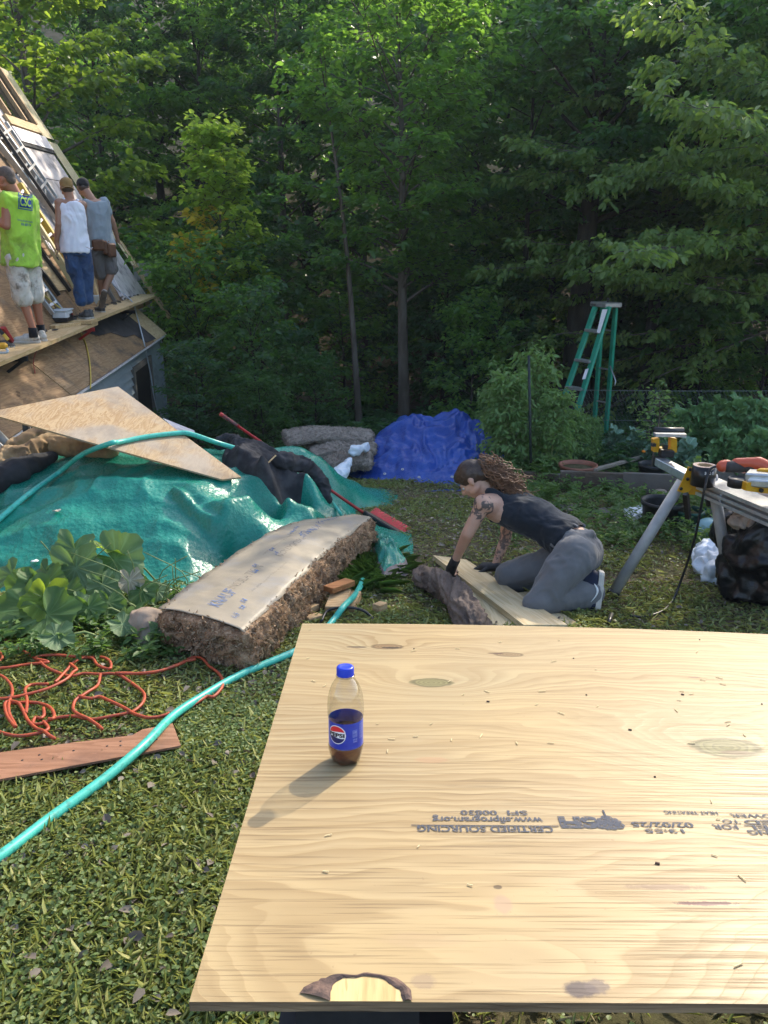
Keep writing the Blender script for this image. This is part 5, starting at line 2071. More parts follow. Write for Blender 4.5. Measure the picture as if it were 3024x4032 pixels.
base = [tuple(GP(*p)[:2]) for p in ((-300, 2330), (0, 2335), (200, 2342), (400, 2345), (600, 2340), (780, 2322), (920, 2240), (1060, 2160), (1160, 2118), (1250, 2080), (1340, 2045), (1402, 2012))]
base += [(.02, 7.8), (-.5, 8.6), (-1.2, 9.0), (-2.2, 9.1), (-3.2, 9.1), (-4.6, 8.6), (-4.9, 7), (-4.6, 5.4), (-4.0, 4.5), (-3.2, 4.35), (-1, 4.2), (-.4, 5.2), (.1, 6.4), (.5, 7.2), (.5, 9)]
hp = Heap([(-120, 1990, 5.6), (0, 1950, 5.8), (100, 1850, 6.25), (250, 1790, 6.5), (450, 1775, 6.6), (700, 1795, 6.5), (860, 1780, 7.0), (1000, 1780, 7.0), (1200, 1778, 7.15), (1285, 1835, 7.25), (1365, 1925, 7.2),
           (200, 1932, 5.62), (450, 1925, 5.55), (700, 1922, 5.6), (900, 1905, 5.8), (1040, 1880, 5.95), (1200, 1875, 6.25), (1130, 1965, 5.80), (980, 1992, 5.45), (900, 2080, 5.22),
           (300, 2120, 5.02), (600, 2120, 5.10), (780, 2150, 5.06), (100, 2110, 5.05), (450, 2230, 4.86), (1250, 1965, 6.35), (1335, 1995, 6.75), (1050, 2060, 5.62), (1150, 2050, 5.95)], base)


def seg_dist(x, y, pl):
    pl = np.asarray(pl)[:, :2]
    best = np.full(x.shape, 9.0)
    for a, b_ in zip(pl[:-1], pl[1:]):
        ab = b_ - a
        t = np.clip(((x - a[0]) * ab[0] + (y - a[1]) * ab[1]) / (ab @ ab), 0, 1)
        best = np.minimum(best, np.hypot(x - a[0] - t * ab[0], y - a[1] - t * ab[1]))
    return best


folds = [([hp.hit(*p) for p in ((690, 1950), (760, 2010), (850, 2110), (950, 2215))], .055, .022), ([hp.hit(*p) for p in ((160, 1960), (60, 2010), (-40, 2060))], .05, .06),
         ([hp.hit(*p) for p in ((230, 1930), (480, 1918), (760, 1925), (1000, 1885))], .035, .08), ([hp.hit(*p) for p in ((760, 1960), (900, 2040), (1040, 2130))], .04, .07),
         ([hp.hit(*p) for p in ((1235, 1880), (1240, 1960), (1230, 2060))], .05, .05), ([hp.hit(*p) for p in ((1110, 1960), (960, 2000), (880, 2080))], .04, .06),
         ([hp.hit(*p) for p in ((230, 1780), (120, 1860), (40, 1960))], .05, .07), ([hp.hit(*p) for p in ((1290, 1850), (1330, 1940), (1350, 2020))], .03, .05)]


def tarp_extra(x, y, r):
    q = np.stack([x, y, 0 * x], -1)
    m = np.clip(r / .12, 0, 1)
    e = .020 * fbm(q * np.array([.7, 1.3, 1]) + .25 * fnoise(q, 1.7, 2)[..., None], 1.9, 2, 12, True) + .009 * fbm(q, 7.5, 3, 15, True) + .004 * fbm(q, 22, 2, 17, True)
    cr = (1 - np.abs(fnoise(q * np.array([.8, 1.4, 1]) + .35 * fnoise(q, 1.3, 5)[..., None], 1.5, 31))) ** 7 + .7 * (1 - np.abs(fnoise(q * np.array([1.5, .7, 1]) + .3 * fnoise(q, 1.6, 7)[..., None], 2.3, 37))) ** 7
    e = (e + .030 * cr) * m
    for pl, a, w_ in folds:
        w_ = w_ * 1.45
        d = seg_dist(x, y, pl)
        a = a * .75
        e = e + a * np.exp(-(d / w_) ** 2) * np.clip(r / .1 + .3, 0, 1) - .4 * a * np.exp(-((d - 1.9 * w_) / w_) ** 2) * m
    return e


hp.extra = tarp_extra


def tarp_mat(name, c1, c2, bsc=26, bst=.5, rough=.32, wear=None):
    t = NT(name)
    co = t.coord()
    col = t.mix(t.step(t.noise(co, 3.0, 4), .35, .65), c1, c2)
    if wear:
        col = t.mix(t.step(t.noise(co, 30, 5, .7), .60, .75, 0, .35), col, wear)
    cr = t.voro(t.mapping(co, (1, 1, 1)), bsc, 'F1')
    n1 = t.noise(co, bsc * .6, 4, .6, 1.2)
    n2 = t.noise(co, bsc * 2.4, 3, .6)
    nrm = t.bump(t.add(t.add(t.mul(cr, .6), n1), t.mul(n2, .35)), bst, .02)
    p = t.bsdf(col, t.step(n2, .3, .7, rough * .75, rough * 1.35), 0, .5, nrm)
    tr = t.n('ShaderNodeBsdfTranslucent')
    t.put(tr.inputs['Color'], col)
    mx = t.n('ShaderNodeMixShader')
    mx.inputs[0].default_value = .12
    t.t.links.new(p, mx.inputs[1])
    t.t.links.new(tr.outputs[0], mx.inputs[2])
    return t.done(mx.outputs[0])


m_tarp = tarp_mat('teal tarp', (.008, .20, .138), (.012, .26, .185), 30, .30, .27, (.10, .40, .36))
xs, ys = np.arange(-4.7, .25, .021), np.arange(4.3, 8.9, .023)
X, Y = np.meshgrid(xs, ys, indexing='ij')
Zt = hp.H(X, Y)
keep = (Zt - gz(X, Y)) > -.02
P = np.stack([X, Y, Zt], -1)
i, j = np.meshgrid(np.arange(len(xs) - 1), np.arange(len(ys) - 1), indexing='ij')
ok = keep[:-1, :-1] & keep[1:, :-1] & keep[:-1, 1:] & keep[1:, 1:]
qq = (i * len(ys) + j)[ok]
Q = np.stack([qq, qq + len(ys), qq + len(ys) + 1, qq + 1], 1)
o = np.array([-1.8, 6, -.6])
used = np.unique(Q)
remap = np.zeros(P.shape[0] * P.shape[1], int)
remap[used] = np.arange(len(used))
tarp = put_mesh('green_tarp', quad_mesh('green_tarp', P.reshape(-1, 3)[used] - o, remap[Q], m_tarp, smooth=True), None, o)
tag(tarp, 'shiny teal green tarp draped over a big heap on the lawn', 'tarp')
# bits lying on it
m_paper = mat('torn paper scrap', (.62, .56, .46), (.50, .42, .32), 20, .9)
def scrap(name, ctr, size, m, label, cat, n=9, seed=0, up=None):
    g = np.random.default_rng(seed)
    mb = MB()
    ring, c_ = [], np.array(ctr)
    for k in range(n):
        a = 2 * math.pi * k / n
        r_ = size * g.uniform(.55, 1.1)
        ring.append(c_ + np.array([r_ * math.cos(a), r_ * .8 * math.sin(a), g.uniform(-.15, .3) * size]))
    mid = c_ + np.array([0, 0, size * .25])
    mb.add(np.array([mid] + ring), [(0, 1 + k, 1 + (k + 1) % n) for k in range(n)])
    o = mb.build(name, m)
    o.modifiers.new('t', 'SOLIDIFY').thickness = .003
    return tag(o, label, cat)
scrap('paper_scrap', hp.hit(228, 2026, .02), .035, m_paper, 'tan paper scrap lying on the left of the green tarp', 'scrap', seed=1)
scrap('paper_scrap', hp.hit(138, 2222, .02), .03, m_lab_white, 'small white scrap low on the green tarp above the squash', 'scrap', seed=2)

# plywood offcut lying across the heap
m_off = mat_wood('weathered offcut', (.47, .335, .185), (.33, .20, .09), 1, 15, .7, dirt=(.16, .14, .12), dirt_amt=.5, gray=(.36, .31, .25))
Bq, Cq, Lq = AY(465, 1522, 6.75), AY(950, 1878, 5.82), AY(-45, 1622, 5.8)
nq = np.cross(Cq - Bq, Lq - Bq)
nq = unit(nq) * (1 if nq[2] > 0 else -1)
Cq2 = PL(876, 1888, Bq, nq)
Lq2 = PL(-45, 1628, Bq, nq)
B2 = PL(440, 1526, Bq, nq)
off = MB().slab([Bq, Cq, Cq2, Lq2, Lq, B2], nq, .014).build('plywood_offcut', m_off)
tag(off, 'weathered pointed plywood offcut lying across the green tarp heap', 'plywood')

# felt, paper rolls and frames stacked at the left of the heap
m_kraft = mat('kraft paper', (.40, .28, .15), (.28, .18, .09), 6, .9, .5, 25, dirt=(.08, .06, .05), dirt_amt=.5)
m_batting = mat('grey mineral wool', (.20, .165, .135), (.31, .265, .22), 22, .95, 1.0, 90, dist=.01)
a, b_ = AY(205, 1752, 6.35), AY(430, 1772, 6.2)
c = Clay()
c.cap(a, b_, .085, .08)
tag(c.fuse('paper_roll', m_kraft, None, .012, 2, .012, 9, 3), 'tan paper roll lying under the weathered plywood offcut', 'roll')
c = Clay()
for (p, q, r0, r1) in (((-40, 1830, 6.0), (90, 1790, 6.15), .10, .09), ((90, 1790, 6.15), (210, 1735, 6.4), .09, .07), ((40, 1765, 6.4), (170, 1700, 6.6), .06, .05)):
    c.cap(AY(*p), AY(*q), r0, r1)
tag(c.fuse('crumpled_paper', m_kraft, None, .013, 1, .05, 7, 6), 'crumpled tan facing paper bunched at the left end of the heap', 'paper')
c = Clay()
for (p, q, r0, r1) in (((-80, 1905, 5.75), (60, 1860, 5.9), .12, .11), ((60, 1860, 5.9), (200, 1800, 6.2), .10, .05)):
    c.cap(AY(*p), AY(*q), r0, r1)
tag(c.fuse('black_felt', m_felt, None, .014, 1, .03, 6, 8), 'black felt bundle at the left edge beside the green tarp', 'felt')
fr = thing('window_sash', AY(120, 1715, 6.9), 'old dark window sash standing under the plywood offcut', 'window sash')
m_dkwood = mat('dark painted wood', (.05, .045, .042), (.09, .08, .075), 12, .7)
for p, q in (((102, 1660, 6.9), (108, 1735, 6.9)), ((136, 1668, 6.9), (140, 1730, 6.9))):
    MB().bar(AY(*p), AY(*q), .05, .05).build('stile', m_dkwood, fr)
MB().bar(AY(108, 1735, 6.9), AY(140, 1730, 6.9), .05, .05).build('sash_rail', m_dkwood, fr)
t = thing('aluminium_rack', AY(30, 1740, 6.6), 'grey aluminium frame leaning at the far left behind the felt', 'frame')
for p, q in (((-25, 1690, 6.6), (48, 1765, 6.6)), ((-30, 1735, 6.5), (30, 1790, 6.5))):
    MB().bar(AY(*p), AY(*q), .06, .03, (0, -1, .3)).build('rail', m_alu, t)
pb = MB().slab([AY(640, 1645, 7.4), AY(765, 1695, 7.4), AY(768, 1712, 7.35), AY(700, 1700, 7.2)], (0, -.3, 1), .02).build('pale_board', m_under)
tag(pb, 'pale torn board sticking out behind the plywood offcut', 'board')

# hoses
m_hose = mat('teal hose', (.05, .42, .33), (.06, .47, .38), 12, .38, dirt=(.03, .10, .08), dirt_amt=.5, dirt_scale=40)
def on_off(px, py):
    return PL(px, py, Bq, nq) + nq * .018


_ha, _hb, _hc = hp.hit(230, 1880, .035), on_off(500, 1743), on_off(430, 1768) + nq * .03
hl = [hp.hit(-60, 2110, .03), hp.hit(0, 2062, .03), hp.hit(110, 1965, .03), _ha, (_ha * .5 + _hc * .5 + np.array([0, 0, .035])), _hc, on_off(462, 1755) + nq * .012, _hb, on_off(580, 1727), on_off(690, 1714), on_off(745, 1715)]
_hy = hl[-1][1]
hl += [AY(830, 1735, _hy + .04), AY(885, 1752, _hy + .1), AY(960, 1775, _hy + .12)]
hose_pts = spline(hl, 160)
tag(MB().tube(hose_pts, .0205, 12).build('garden_hose', m_hose, smooth=True), 'teal garden hose arching over the tarp heap and plywood offcut', 'hose', 'teal garden hoses')
h2 = [hp.hit(1285, 1935, .02), hp.hit(1300, 1975, .02), hp.hit(1325, 2010, .02), hp.hit(1345, 2040, .02)]
tag(MB().tube(spline(h2, 20), .013, 10).build('garden_hose', m_hose, smooth=True), 'short length of teal hose hanging down the tarp below the jacket sleeve', 'hose', 'teal garden hoses')
gl = [GP(-900, 3620, .03), GP(-420, 3560, .03), GP(-80, 3410, .03), GP(0, 3372, .03), GP(200, 3220, .03), GP(400, 3075, .045), GP(560, 2940, .065), GP(680, 2820, .045), GP(800, 2740, .03), GP(950, 2655, .03), GP(1150, 2570, .03), GP(1240, 2520, .02), GP(1310, 2445, .03), GP(1352, 2390, .08), GP(1400, 2340, .06), GP(1425, 2290, .03), GP(1430, 2240, .0)]
tag(MB().tube(spline(gl, 200), .0185, 14).build('garden_hose', m_hose, smooth=True), 'teal garden hose running across the grass past the plywood table', 'hose', 'teal garden hoses')

# ================================================================== INSULATION BATTS
m_kraft_face = mat('kraft facing with grey wear', (.32, .27, .195), (.255, .22, .165), 4, .55, .35, 18, dirt=(.25, .235, .215), dirt_amt=.85, dirt_scale=3.5)
def faded_ink(name, c, amt):
    t = NT(name)
    f = t.mul(t.step(t.noise(t.coord(), 28, 4, .7), .30, .62), amt)
    tb = t.n('ShaderNodeBsdfTransparent')
    mx = t.n('ShaderNodeMixShader')
    t.put(mx.inputs[0], f)
    t.t.links.new(tb.outputs[0], mx.inputs[1])
    t.t.links.new(t.bsdf(c, .8), mx.inputs[2])
    return t.done(mx.outputs[0])


m_wool = NT('brown mineral wool')
_co = m_wool.coord()
_a = m_wool.noise(_co, 16, 6, .7, .8)
_b = m_wool.noise(_co, 70, 5, .7, .6)
_col = m_wool.mix(m_wool.step(_a, .32, .68), (.13, .07, .038), (.44, .29, .175))
_col = m_wool.mix(m_wool.step(_b, .45, .75, 0, .7), _col, (.56, .43, .30))
m_wool = m_wool.done(m_wool.bsdf(_col, 1.0, 0, .05, m_wool.bump(m_wool.add(_a, m_wool.mul(_b, .7)), 1.0, .02)))
m_fibre = mat_leaf('wool fibre', (.20, .12, .068), (.46, .34, .23), (.4, .3, .2), .2, .9, .1)
m_fibre_grey = mat_leaf('grey wool fibre', (.20, .17, .14), (.40, .35, .29), (.3, .25, .2), .2, .9, .1)
m_blueprint = faded_ink('faded blue print', (.05, .14, .34), .75)
m_greyprint = faded_ink('faded grey print', (.13, .12, .11), .5)


def batt(name, label, Lpts, Rpts, thick, group, paper=True, seed=0, n=60, rough=.022, woolm=None, down=(0, 0, -1), to_ground=False):
    """slab with a top between two edge curves"""
    L, Rr = spline(Lpts, n), spline(Rpts, n)
    t = thing(name, (L[n // 2] + Rr[n // 2]) / 2 - np.array([0, 0, thick]), label, 'insulation', group)
    mcol = []
    nw, nt = 16, 12
    tops = np.array([[L[i] * (1 - w) + Rr[i] * w + np.array([0, 0, .02 * math.sin(math.pi * w)]) for w in np.linspace(0, 1, nw)] for i in range(n)])
    dn = np.array(down, float)
    ring = []
    for i in range(n):
        lat = unit(Rr[i] - L[i])
        th = np.full(2, thick)
        if to_ground:
            for k, e in enumerate((L[i], Rr[i])):
                th[k] = min(thick, max(.05, e[2] - float(gz(e[0], e[1])) + .0))
        q = list(tops[i] - np.array([0, 0, .006]))
        for w in np.linspace(0, 1, nt)[1:]:
            q.append(Rr[i] + dn * th[1] * w + lat * (.035 * math.sin(math.pi * w) + .02 * w))
        for w in np.linspace(1, 0, nw)[1:]:
            q.append((L[i] + dn * th[0]) * (1 - w) + (Rr[i] + dn * th[1] + lat * .02) * w)
        for w in np.linspace(1, 0, nt)[1:-1]:
            q.append(L[i] + dn * th[0] * w - lat * .03 * math.sin(math.pi * w))
        ring.append(q)
    ring = np.array(ring)
    m = ring.shape[1]
    mid = ring.mean(axis=1, keepdims=True)
    out = ring - mid
    out /= np.linalg.norm(out, axis=2, keepdims=True)
    dsp = rough * fbm(ring, 9, 4, seed, True) + rough * .9 * fbm(ring * np.array([1, 1, 2.2]), 34, 3, seed + 3, True)
    mask = np.ones(m)
    mask[:nw] = .1 if paper else 1
    ring = ring + out * (dsp * mask[None])[..., None]
    # end caps, pulled rough as well
    def capring(r, sgn):
        c0 = r.mean(axis=0)
        rows = []
        dirv = unit(ring[0].mean(0) - ring[2].mean(0)) if sgn < 0 else unit(ring[-1].mean(0) - ring[-3].mean(0))
        for f in np.linspace(1, 0, 9):
            w = c0 + (r - c0) * f
            w = w + dirv * (.015 + rough * 1.6 * fbm(w, 22, 4, seed + 7, True) * min(1, (1 - f) * 4))[..., None] * (1 if f < 1 else 0)
            rows.append(w)
        return np.array(rows)
    full = np.concatenate([capring(ring[0], -1)[::-1], ring[1:-1], capring(ring[-1], 1)])
    full = np.concatenate([full, full[:, :1]], axis=1)
    MB().grid(full).build('wool', woolm or m_wool, t, True)
    # loose fibres standing off the wool
    gf = np.random.default_rng(seed + 50)
    nf = 13000 if paper else 3500
    ai, bi = gf.integers(0, full.shape[0] - 1, nf), gf.integers(0, full.shape[1] - 1, nf)
    if paper:
        sel = (bi >= nw - 1) | (ai < 9) | (ai > full.shape[0] - 11)
        ai, bi = ai[sel], bi[sel]
    p0, p1, p2 = full[ai, bi], full[np.minimum(ai + 1, full.shape[0] - 1), bi], full[ai, bi + 1]
    fu, fv = gf.random(len(ai))[:, None], gf.random(len(ai))[:, None]
    pp = p0 + (p1 - p0) * fu + (p2 - p0) * fv
    nm = np.cross(p1 - p0, p2 - p0)
    nm /= np.linalg.norm(nm, axis=1)[:, None] + 1e-9
    nm = np.where((((pp - full.mean((0, 1))) * nm).sum(1) < 0)[:, None], -nm, nm)
    dd = nm * .5 + gf.normal(0, .7, (len(ai), 3))
    fo_ = put_mesh('fibres', leaf_mesh('fibres', pp - np.array(rootloc(t)), dd, gf.normal(0, 1, (len(ai), 3)), gf.uniform(.008, .026, len(ai)), m_fibre if paper else m_fibre_grey, .55, .3, .6), t)
    fo_['kind'] = 'stuff'
    if paper:
        q = np.random.default_rng(seed)
        nn = np.array([0, 0, 1.0])
        pg = []
        for i in range(n):
            ext = .012 + .018 * fnoise(np.array([[i * .17, 0, seed]]), 1.0, 2)[0]
            lat = unit(Rr[i] - L[i])
            row = [L[i] - lat * (.05 + ext) + np.array([0, 0, -.012])]
            row += [tops[i][k] for k in range(nw)]
            row += [Rr[i] + lat * (.02 + ext) + np.array([0, 0, -.015 + .01 * fnoise(np.array([[i * .3, 3, seed]]), 1.0, 4)[0]])]
            pg.append(row)
        pg = np.array(pg)
        pg[..., 2] += .006 + .007 * fbm(pg, 9, 3, seed + 9, True)
        po = put_mesh('paper_facing', grid_mesh('paper_facing', pg, m_kraft_face, True, rootloc(t)), t)
        po.modifiers.new('t', 'SOLIDIFY').thickness = .002
        return t, po, pg
    return t, None, None


Lp = [AY(655, 2405, 3.65), AY(760, 2318, 3.98), AY(860, 2250, 4.25), AY(960, 2180, 4.58), AY(1080, 2105, 5.0), AY(1200, 2056, 5.45), AY(1330, 2040, 5.9)]
Rp = [AY(942, 2482, 3.38), AY(1030, 2400, 3.64), AY(1110, 2320, 3.95), AY(1190, 2245, 4.28), AY(1260, 2180, 4.65), AY(1340, 2115, 5.08), AY(1452, 2038, 5.66)]
bt, bpo, bpg = batt('insulation_batt', 'big brown insulation batt with printed kraft paper face arched beside the table', Lp, Rp, .34, 'insulation batts', True, 3, 110, .044, None, (.02, -.08, -1), True)
# printing on the facing
def paper_map(W):
    a, w = np.clip(W[:, 0], 0, 1) * (bpg.shape[0] - 1), np.clip(W[:, 1], 0, 1) * (bpg.shape[1] - 3) + 1
    i0, j0 = np.minimum(a.astype(int), bpg.shape[0] - 2), np.minimum(w.astype(int), bpg.shape[1] - 2)
    fa, fw = (a - i0)[:, None], (w - j0)[:, None]
    return (bpg[i0, j0] * (1 - fa) * (1 - fw) + bpg[i0 + 1, j0] * fa * (1 - fw) + bpg[i0, j0 + 1] * (1 - fa) * fw + bpg[i0 + 1, j0 + 1] * fa * fw) + np.array([0, 0, .0035])


def paper_text(mb_, txt, a0, a1, w0, hw, bold=.02, flip=False):
    V, F_ = text_geo(txt, bold)
    V = V / np.array([V[:, 0].max(), .72])
    if flip:
        W = np.stack([a1 - (a1 - a0) * V[:, 0], w0 - hw + hw * V[:, 1]], 1)
    else:
        W = np.stack([a0 + (a1 - a0) * V[:, 0], w0 - hw * V[:, 1]], 1)
    mb = MB()
    mb.add(paper_map(W), F_)
    mb.build('lettering', mb_, bpo)


paper_text(m_blueprint, 'KNAUF', .07, .20, .60, .17, .015)
paper_text(m_blueprint, 'R-19', .045, .075, .88, .08, .03)
paper_text(m_blueprint, 'KNAUF', .70, .82, .56, .17, .015, True)
paper_text(m_blueprint, 'KNAUF', .84, .95, .42, .15, .015)
for (a0, w0) in ((.11, .86), (.15, .80), (.36, .55), (.40, .46), (.52, .52), (.54, .40), (.68, .30), (.71, .26), (.74, .22)):
    paper_text(m_blueprint, 'I-I', a0, a0 + .022, w0, .06, .08)
paper_text(m_greyprint, 'INSULATION', .21, .42, .55, .13, .0)
paper_text(m_greyprint, 'this side toward living space', .23, .50, .76, .035, .0)
paper_text(m_greyprint, 'INSULATION', .52, .70, .62, .11, .0, True)
paper_text(m_greyprint, 'apply facing to warm side', .5, .74, .36, .03, .0, True)
for k, (a, b_, c_, d_) in enumerate((((1118, 1694, 10.2), (1452, 1690, 10.0), (1140, 1736, 9.75), (1462, 1722, 9.7)), ((1212, 1748, 9.9), (1462, 1735, 9.8), (1240, 1790, 9.45), (1472, 1764, 9.5)), ((1275, 1806, 9.35), (1452, 1775, 9.4), (1300, 1840, 9.05), (1452, 1806, 9.1)))):
    A_, B_, C_, D_ = AY(*a), AY(*b_), AY(*c_), AY(*d_)
    up_l = [A_, A_ * .66 + B_ * .34 + np.array([0, 0, .05]), A_ * .33 + B_ * .67 + np.array([0, 0, .03]), B_]
    up_r = [C_, C_ * .66 + D_ * .34 + np.array([0, 0, .05]), C_ * .33 + D_ * .67 + np.array([0, 0, .03]), D_]
    batt('insulation_batt', ('topmost grey insulation batt of the pile left of the blue tarp', 'middle grey insulation batt of the pile left of the blue tarp', 'lowest grey insulation batt beside the blue tarp')[k],
         up_l, up_r, (.07, .08, .12)[k], 'insulation batts', False, 20 + k, 40, .03, m_batting)

# ================================================================== BLUE TARP
bb = [tuple(GP(*p)[:2]) for p in ((1372, 1872), (1450, 1884), (1560, 1892), (1680, 1900), (1780, 1908), (1890, 1905))]
bb += [(1.5, 9.2), (1.6, 10), (1.35, 10.6), (.9, 10.95), (.3, 10.85), (-.1, 10.5), (-.40, 10.1), (-.56, 9.7), (-.8, 10), (-.5, 11), (.5, 11.4), (0, 8.3), (1, 8.2)]
hb = Heap([(1440, 1760, 9.75), (1500, 1720, 9.9), (1560, 1672, 10.1), (1640, 1655, 10.2), (1740, 1648, 10.2), (1830, 1640, 10.2), (1900, 1690, 10.0), (1500, 1800, 9.5), (1600, 1760, 9.6), (1700, 1740, 9.6), (1800, 1730, 9.7),
           (1450, 1830, 9.4), (1600, 1830, 9.3), (1750, 1830, 9.25), (1860, 1820, 9.3), (1640, 1875, 9.05), (1405, 1845, 9.5), (1425, 1805, 9.62)], bb)


def blue_extra(x, y, r):
    q = np.stack([x, y, 0 * x], -1)
    wq = q + .12 * np.stack([fnoise(q, 3, 4), fnoise(q, 3, 8), 0 * x], -1)
    m = np.clip(r / .08, 0, 1)
    return m * (.11 * fbm(wq * np.array([1, .8, 1]), 2.2, 2, 21, True) + .05 * fbm(wq, 6.0, 2, 23, True) + .012 * fbm(wq, 15, 2, 25, True) - .008)


hb.extra = blue_extra
m_blue = tarp_mat('blue tarp', (.010, .05, .29), (.016, .075, .37), 20, .35, .34)
xs, ys = np.arange(-.85, 1.75, .016), np.arange(8.3, 11.4, .018)
X, Y = np.meshgrid(xs, ys, indexing='ij')
Zt = hb.H(X, Y)
keep = (Zt - gz(X, Y)) > -.03
P = np.stack([X, Y, Zt], -1)
i, j = np.meshgrid(np.arange(len(xs) - 1), np.arange(len(ys) - 1), indexing='ij')
ok = keep[:-1, :-1] & keep[1:, :-1] & keep[:-1, 1:] & keep[1:, 1:]
qq = (i * len(ys) + j)[ok]
Q = np.stack([qq, qq + len(ys), qq + len(ys) + 1, qq + 1], 1)
o = np.array([.4, 9.6, -1.0])
used = np.unique(Q)
remap = np.zeros(P.shape[0] * P.shape[1], int)
remap[used] = np.arange(len(used))
bt_ = thing('blue_tarp', o, 'crumpled bright blue tarp heaped at the edge of the woods', 'tarp')
put_mesh('sheet', quad_mesh('sheet', P.reshape(-1, 3)[used] - o, remap[Q], m_blue, smooth=True), bt_)
for px_, py_ in ((1515, 1868), (1650, 1882), (1780, 1880), (1585, 1850)):
    p = hb.hit(px_, py_, .006, 7.5, 12)
    MB().lathe([(.008, 0), (.018, .001), (.018, .004), (.008, .004), (.008, 0)], p, frame((0, -.5, .8)) @ rotx(-math.pi / 2), 12, capb=False, capt=False).build('grommet', m_alu, bt_)
m_whitebag = mat('white thin plastic', (.62, .68, .75), (.72, .76, .80), 8, .4, .5, 18, dist=.02)
c = Clay()
c.cap(AY(1335, 1875, 8.6), AY(1375, 1815, 8.9), .09, .03)
c.cap(AY(1390, 1775, 9.0), AY(1440, 1760, 9.2), .05, .04)
tag(c.fuse('plastic_wrap', m_whitebag, None, .012, 2, .05, 8, 5), 'white plastic wrap poking out between the batts and blue tarp', 'plastic')
c = Clay()
c.cap(GP(1385, 1925, .06), GP(1408, 1935, .04), .07, .05)
tag(c.fuse('plastic_wrap', m_whitebag, None, .012, 2, .05, 10, 2), 'small white plastic bundle on the grass behind the green tarp', 'plastic')
# ================================================================== JACKET, BROOM, SCRAPS
m_fleece = mat('dark grey fleece', (.030, .030, .033), (.055, .055, .060), 10, 1.0, .6, 220, spec=.1)
c = Clay()
def hq(px, py, l=.03):
    return hp.hit(px, py, l)
def chain(pts, r):
    P = spline(pts, 14)
    rr = np.interp(np.linspace(0, 1, 14), np.linspace(0, 1, len(r)), r)
    for a, b_, r0, r1 in zip(P[:-1], P[1:], rr[:-1], rr[1:]):
        c.cap(a, b_, r0, r1)
chain([AY(1110, 1815, 6.32), AY(1190, 1830, 6.42), AY(1245, 1870, 6.45), AY(1270, 1920, 6.4), AY(1283, 1960, 6.36)], [.075, .07, .066, .06, .056])
chain([AY(870, 1745, 6.75), AY(910, 1735, 6.75), AY(960, 1755, 6.6)], [.055, .06, .06])
jk = thing('jacket', AY(1060, 1800, 6.4), 'dark grey fleece jacket thrown over the top of the green tarp', 'jacket')
c.fuse('sleeve', m_fleece, jk, .0095, 3, .03, 9, 4, (1, 1, 1), .002)
_x, _y = np.meshgrid(np.linspace(-1.50, -.55, 110), np.linspace(5.85, 7.0, 120), indexing='ij')
_q = np.stack([_x, _y, 0 * _x], -1)
_w = _q + .10 * np.stack([fnoise(_q, 4.0, 3), fnoise(_q, 4.0, 6), 0 * _x], -1)
_r = np.sqrt(((_x + 1.0) / .36) ** 2 + ((_y - 6.42) / .46) ** 2) + .22 * fnoise(_q, 3.2, 9)
_dome = np.clip(1 - _r, -.25, 1)
_z = hp.H(_x, _y) + np.where(_dome > 0, .045 + .15 * np.clip(_dome, 0, 1) ** .6 + np.clip(_dome * 5, 0, 1) * (.075 * fbm(_w, 4.2, 2, 41, True) + .025 * fbm(_w, 10, 2, 43, True)), _dome * .9 + .045)
_P = np.stack([_x, _y, _z], -1)
_ok = (_dome > -.12)
_i, _j = np.meshgrid(np.arange(109), np.arange(119), indexing='ij')
_m = _ok[:-1, :-1] & _ok[1:, :-1] & _ok[:-1, 1:] & _ok[1:, 1:]
_k = (_i * 120 + _j)[_m]
_Q = np.stack([_k, _k + 120, _k + 121, _k + 1], 1)
_u = np.unique(_Q)
_mp = np.zeros(110 * 120, int)
_mp[_u] = np.arange(len(_u))
put_mesh('jacket_body', quad_mesh('jacket_body', _P.reshape(-1, 3)[_u] - np.array(rootloc(jk)), _mp[_Q], m_fleece, smooth=True), jk)
st_ = MB().bar(AY(1052, 1826, 6.02), AY(1086, 1793, 6.1), .012, .006).build('wood_splinter', m_lumber)
tag(st_, 'thin pale wood splinter lying on the dark jacket', 'splinter')

m_broom_red = mat('red broom paint', (.42, .02, .02), (.34, .015, .018), 15, .4)
m_bristle = mat('red bristles', (.55, .03, .04), (.40, .02, .03), 40, .6)
HT, HB = AY(868, 1630, 7.0), AY(1446, 2030, 6.42)
br = thing('push_broom', HB, 'red push broom with long handle resting across the green tarp', 'broom')
dH = HB - HT
MB().tube([HT + dH * .125, HT + dH * .5, HB], [.0135, .0135, .014], 10).build('handle', m_broom_red, br, True)
MB().tube([HT + dH * .02, HT + dH * .125], .017, 10).build('grip', mat('broom grip', (.05, .045, .045), (.25, .05, .05), 60, .7), br, True)
MB().tube([HT - dH * .002, HT + dH * .022], .0185, 10).build('handle_tip', m_broom_red, br, True)
A_, B_ = AY(1452, 2030, 6.40), AY(1572, 2102, 6.28)
ax = unit(B_ - A_)
bd = unit(AY(1530, 2000, 6.75) - AY(1500, 2062, 6.38))
bd = unit(bd - ax * np.dot(bd, ax))
MB().bar(A_ - ax * .02, B_ + ax * .02, .05, .06, bd, bevel=.01).build('block', m_black_plastic, br)
MB().bar(A_ - ax * .02 + dH * -.02, A_ + ax * .14, .045, .04, bd, bevel=.008).build('socket', m_black_plastic, br)
mb = MB()
g = np.random.default_rng(9)
nrm_b = np.cross(ax, bd)
L_ = np.linalg.norm(B_ - A_)
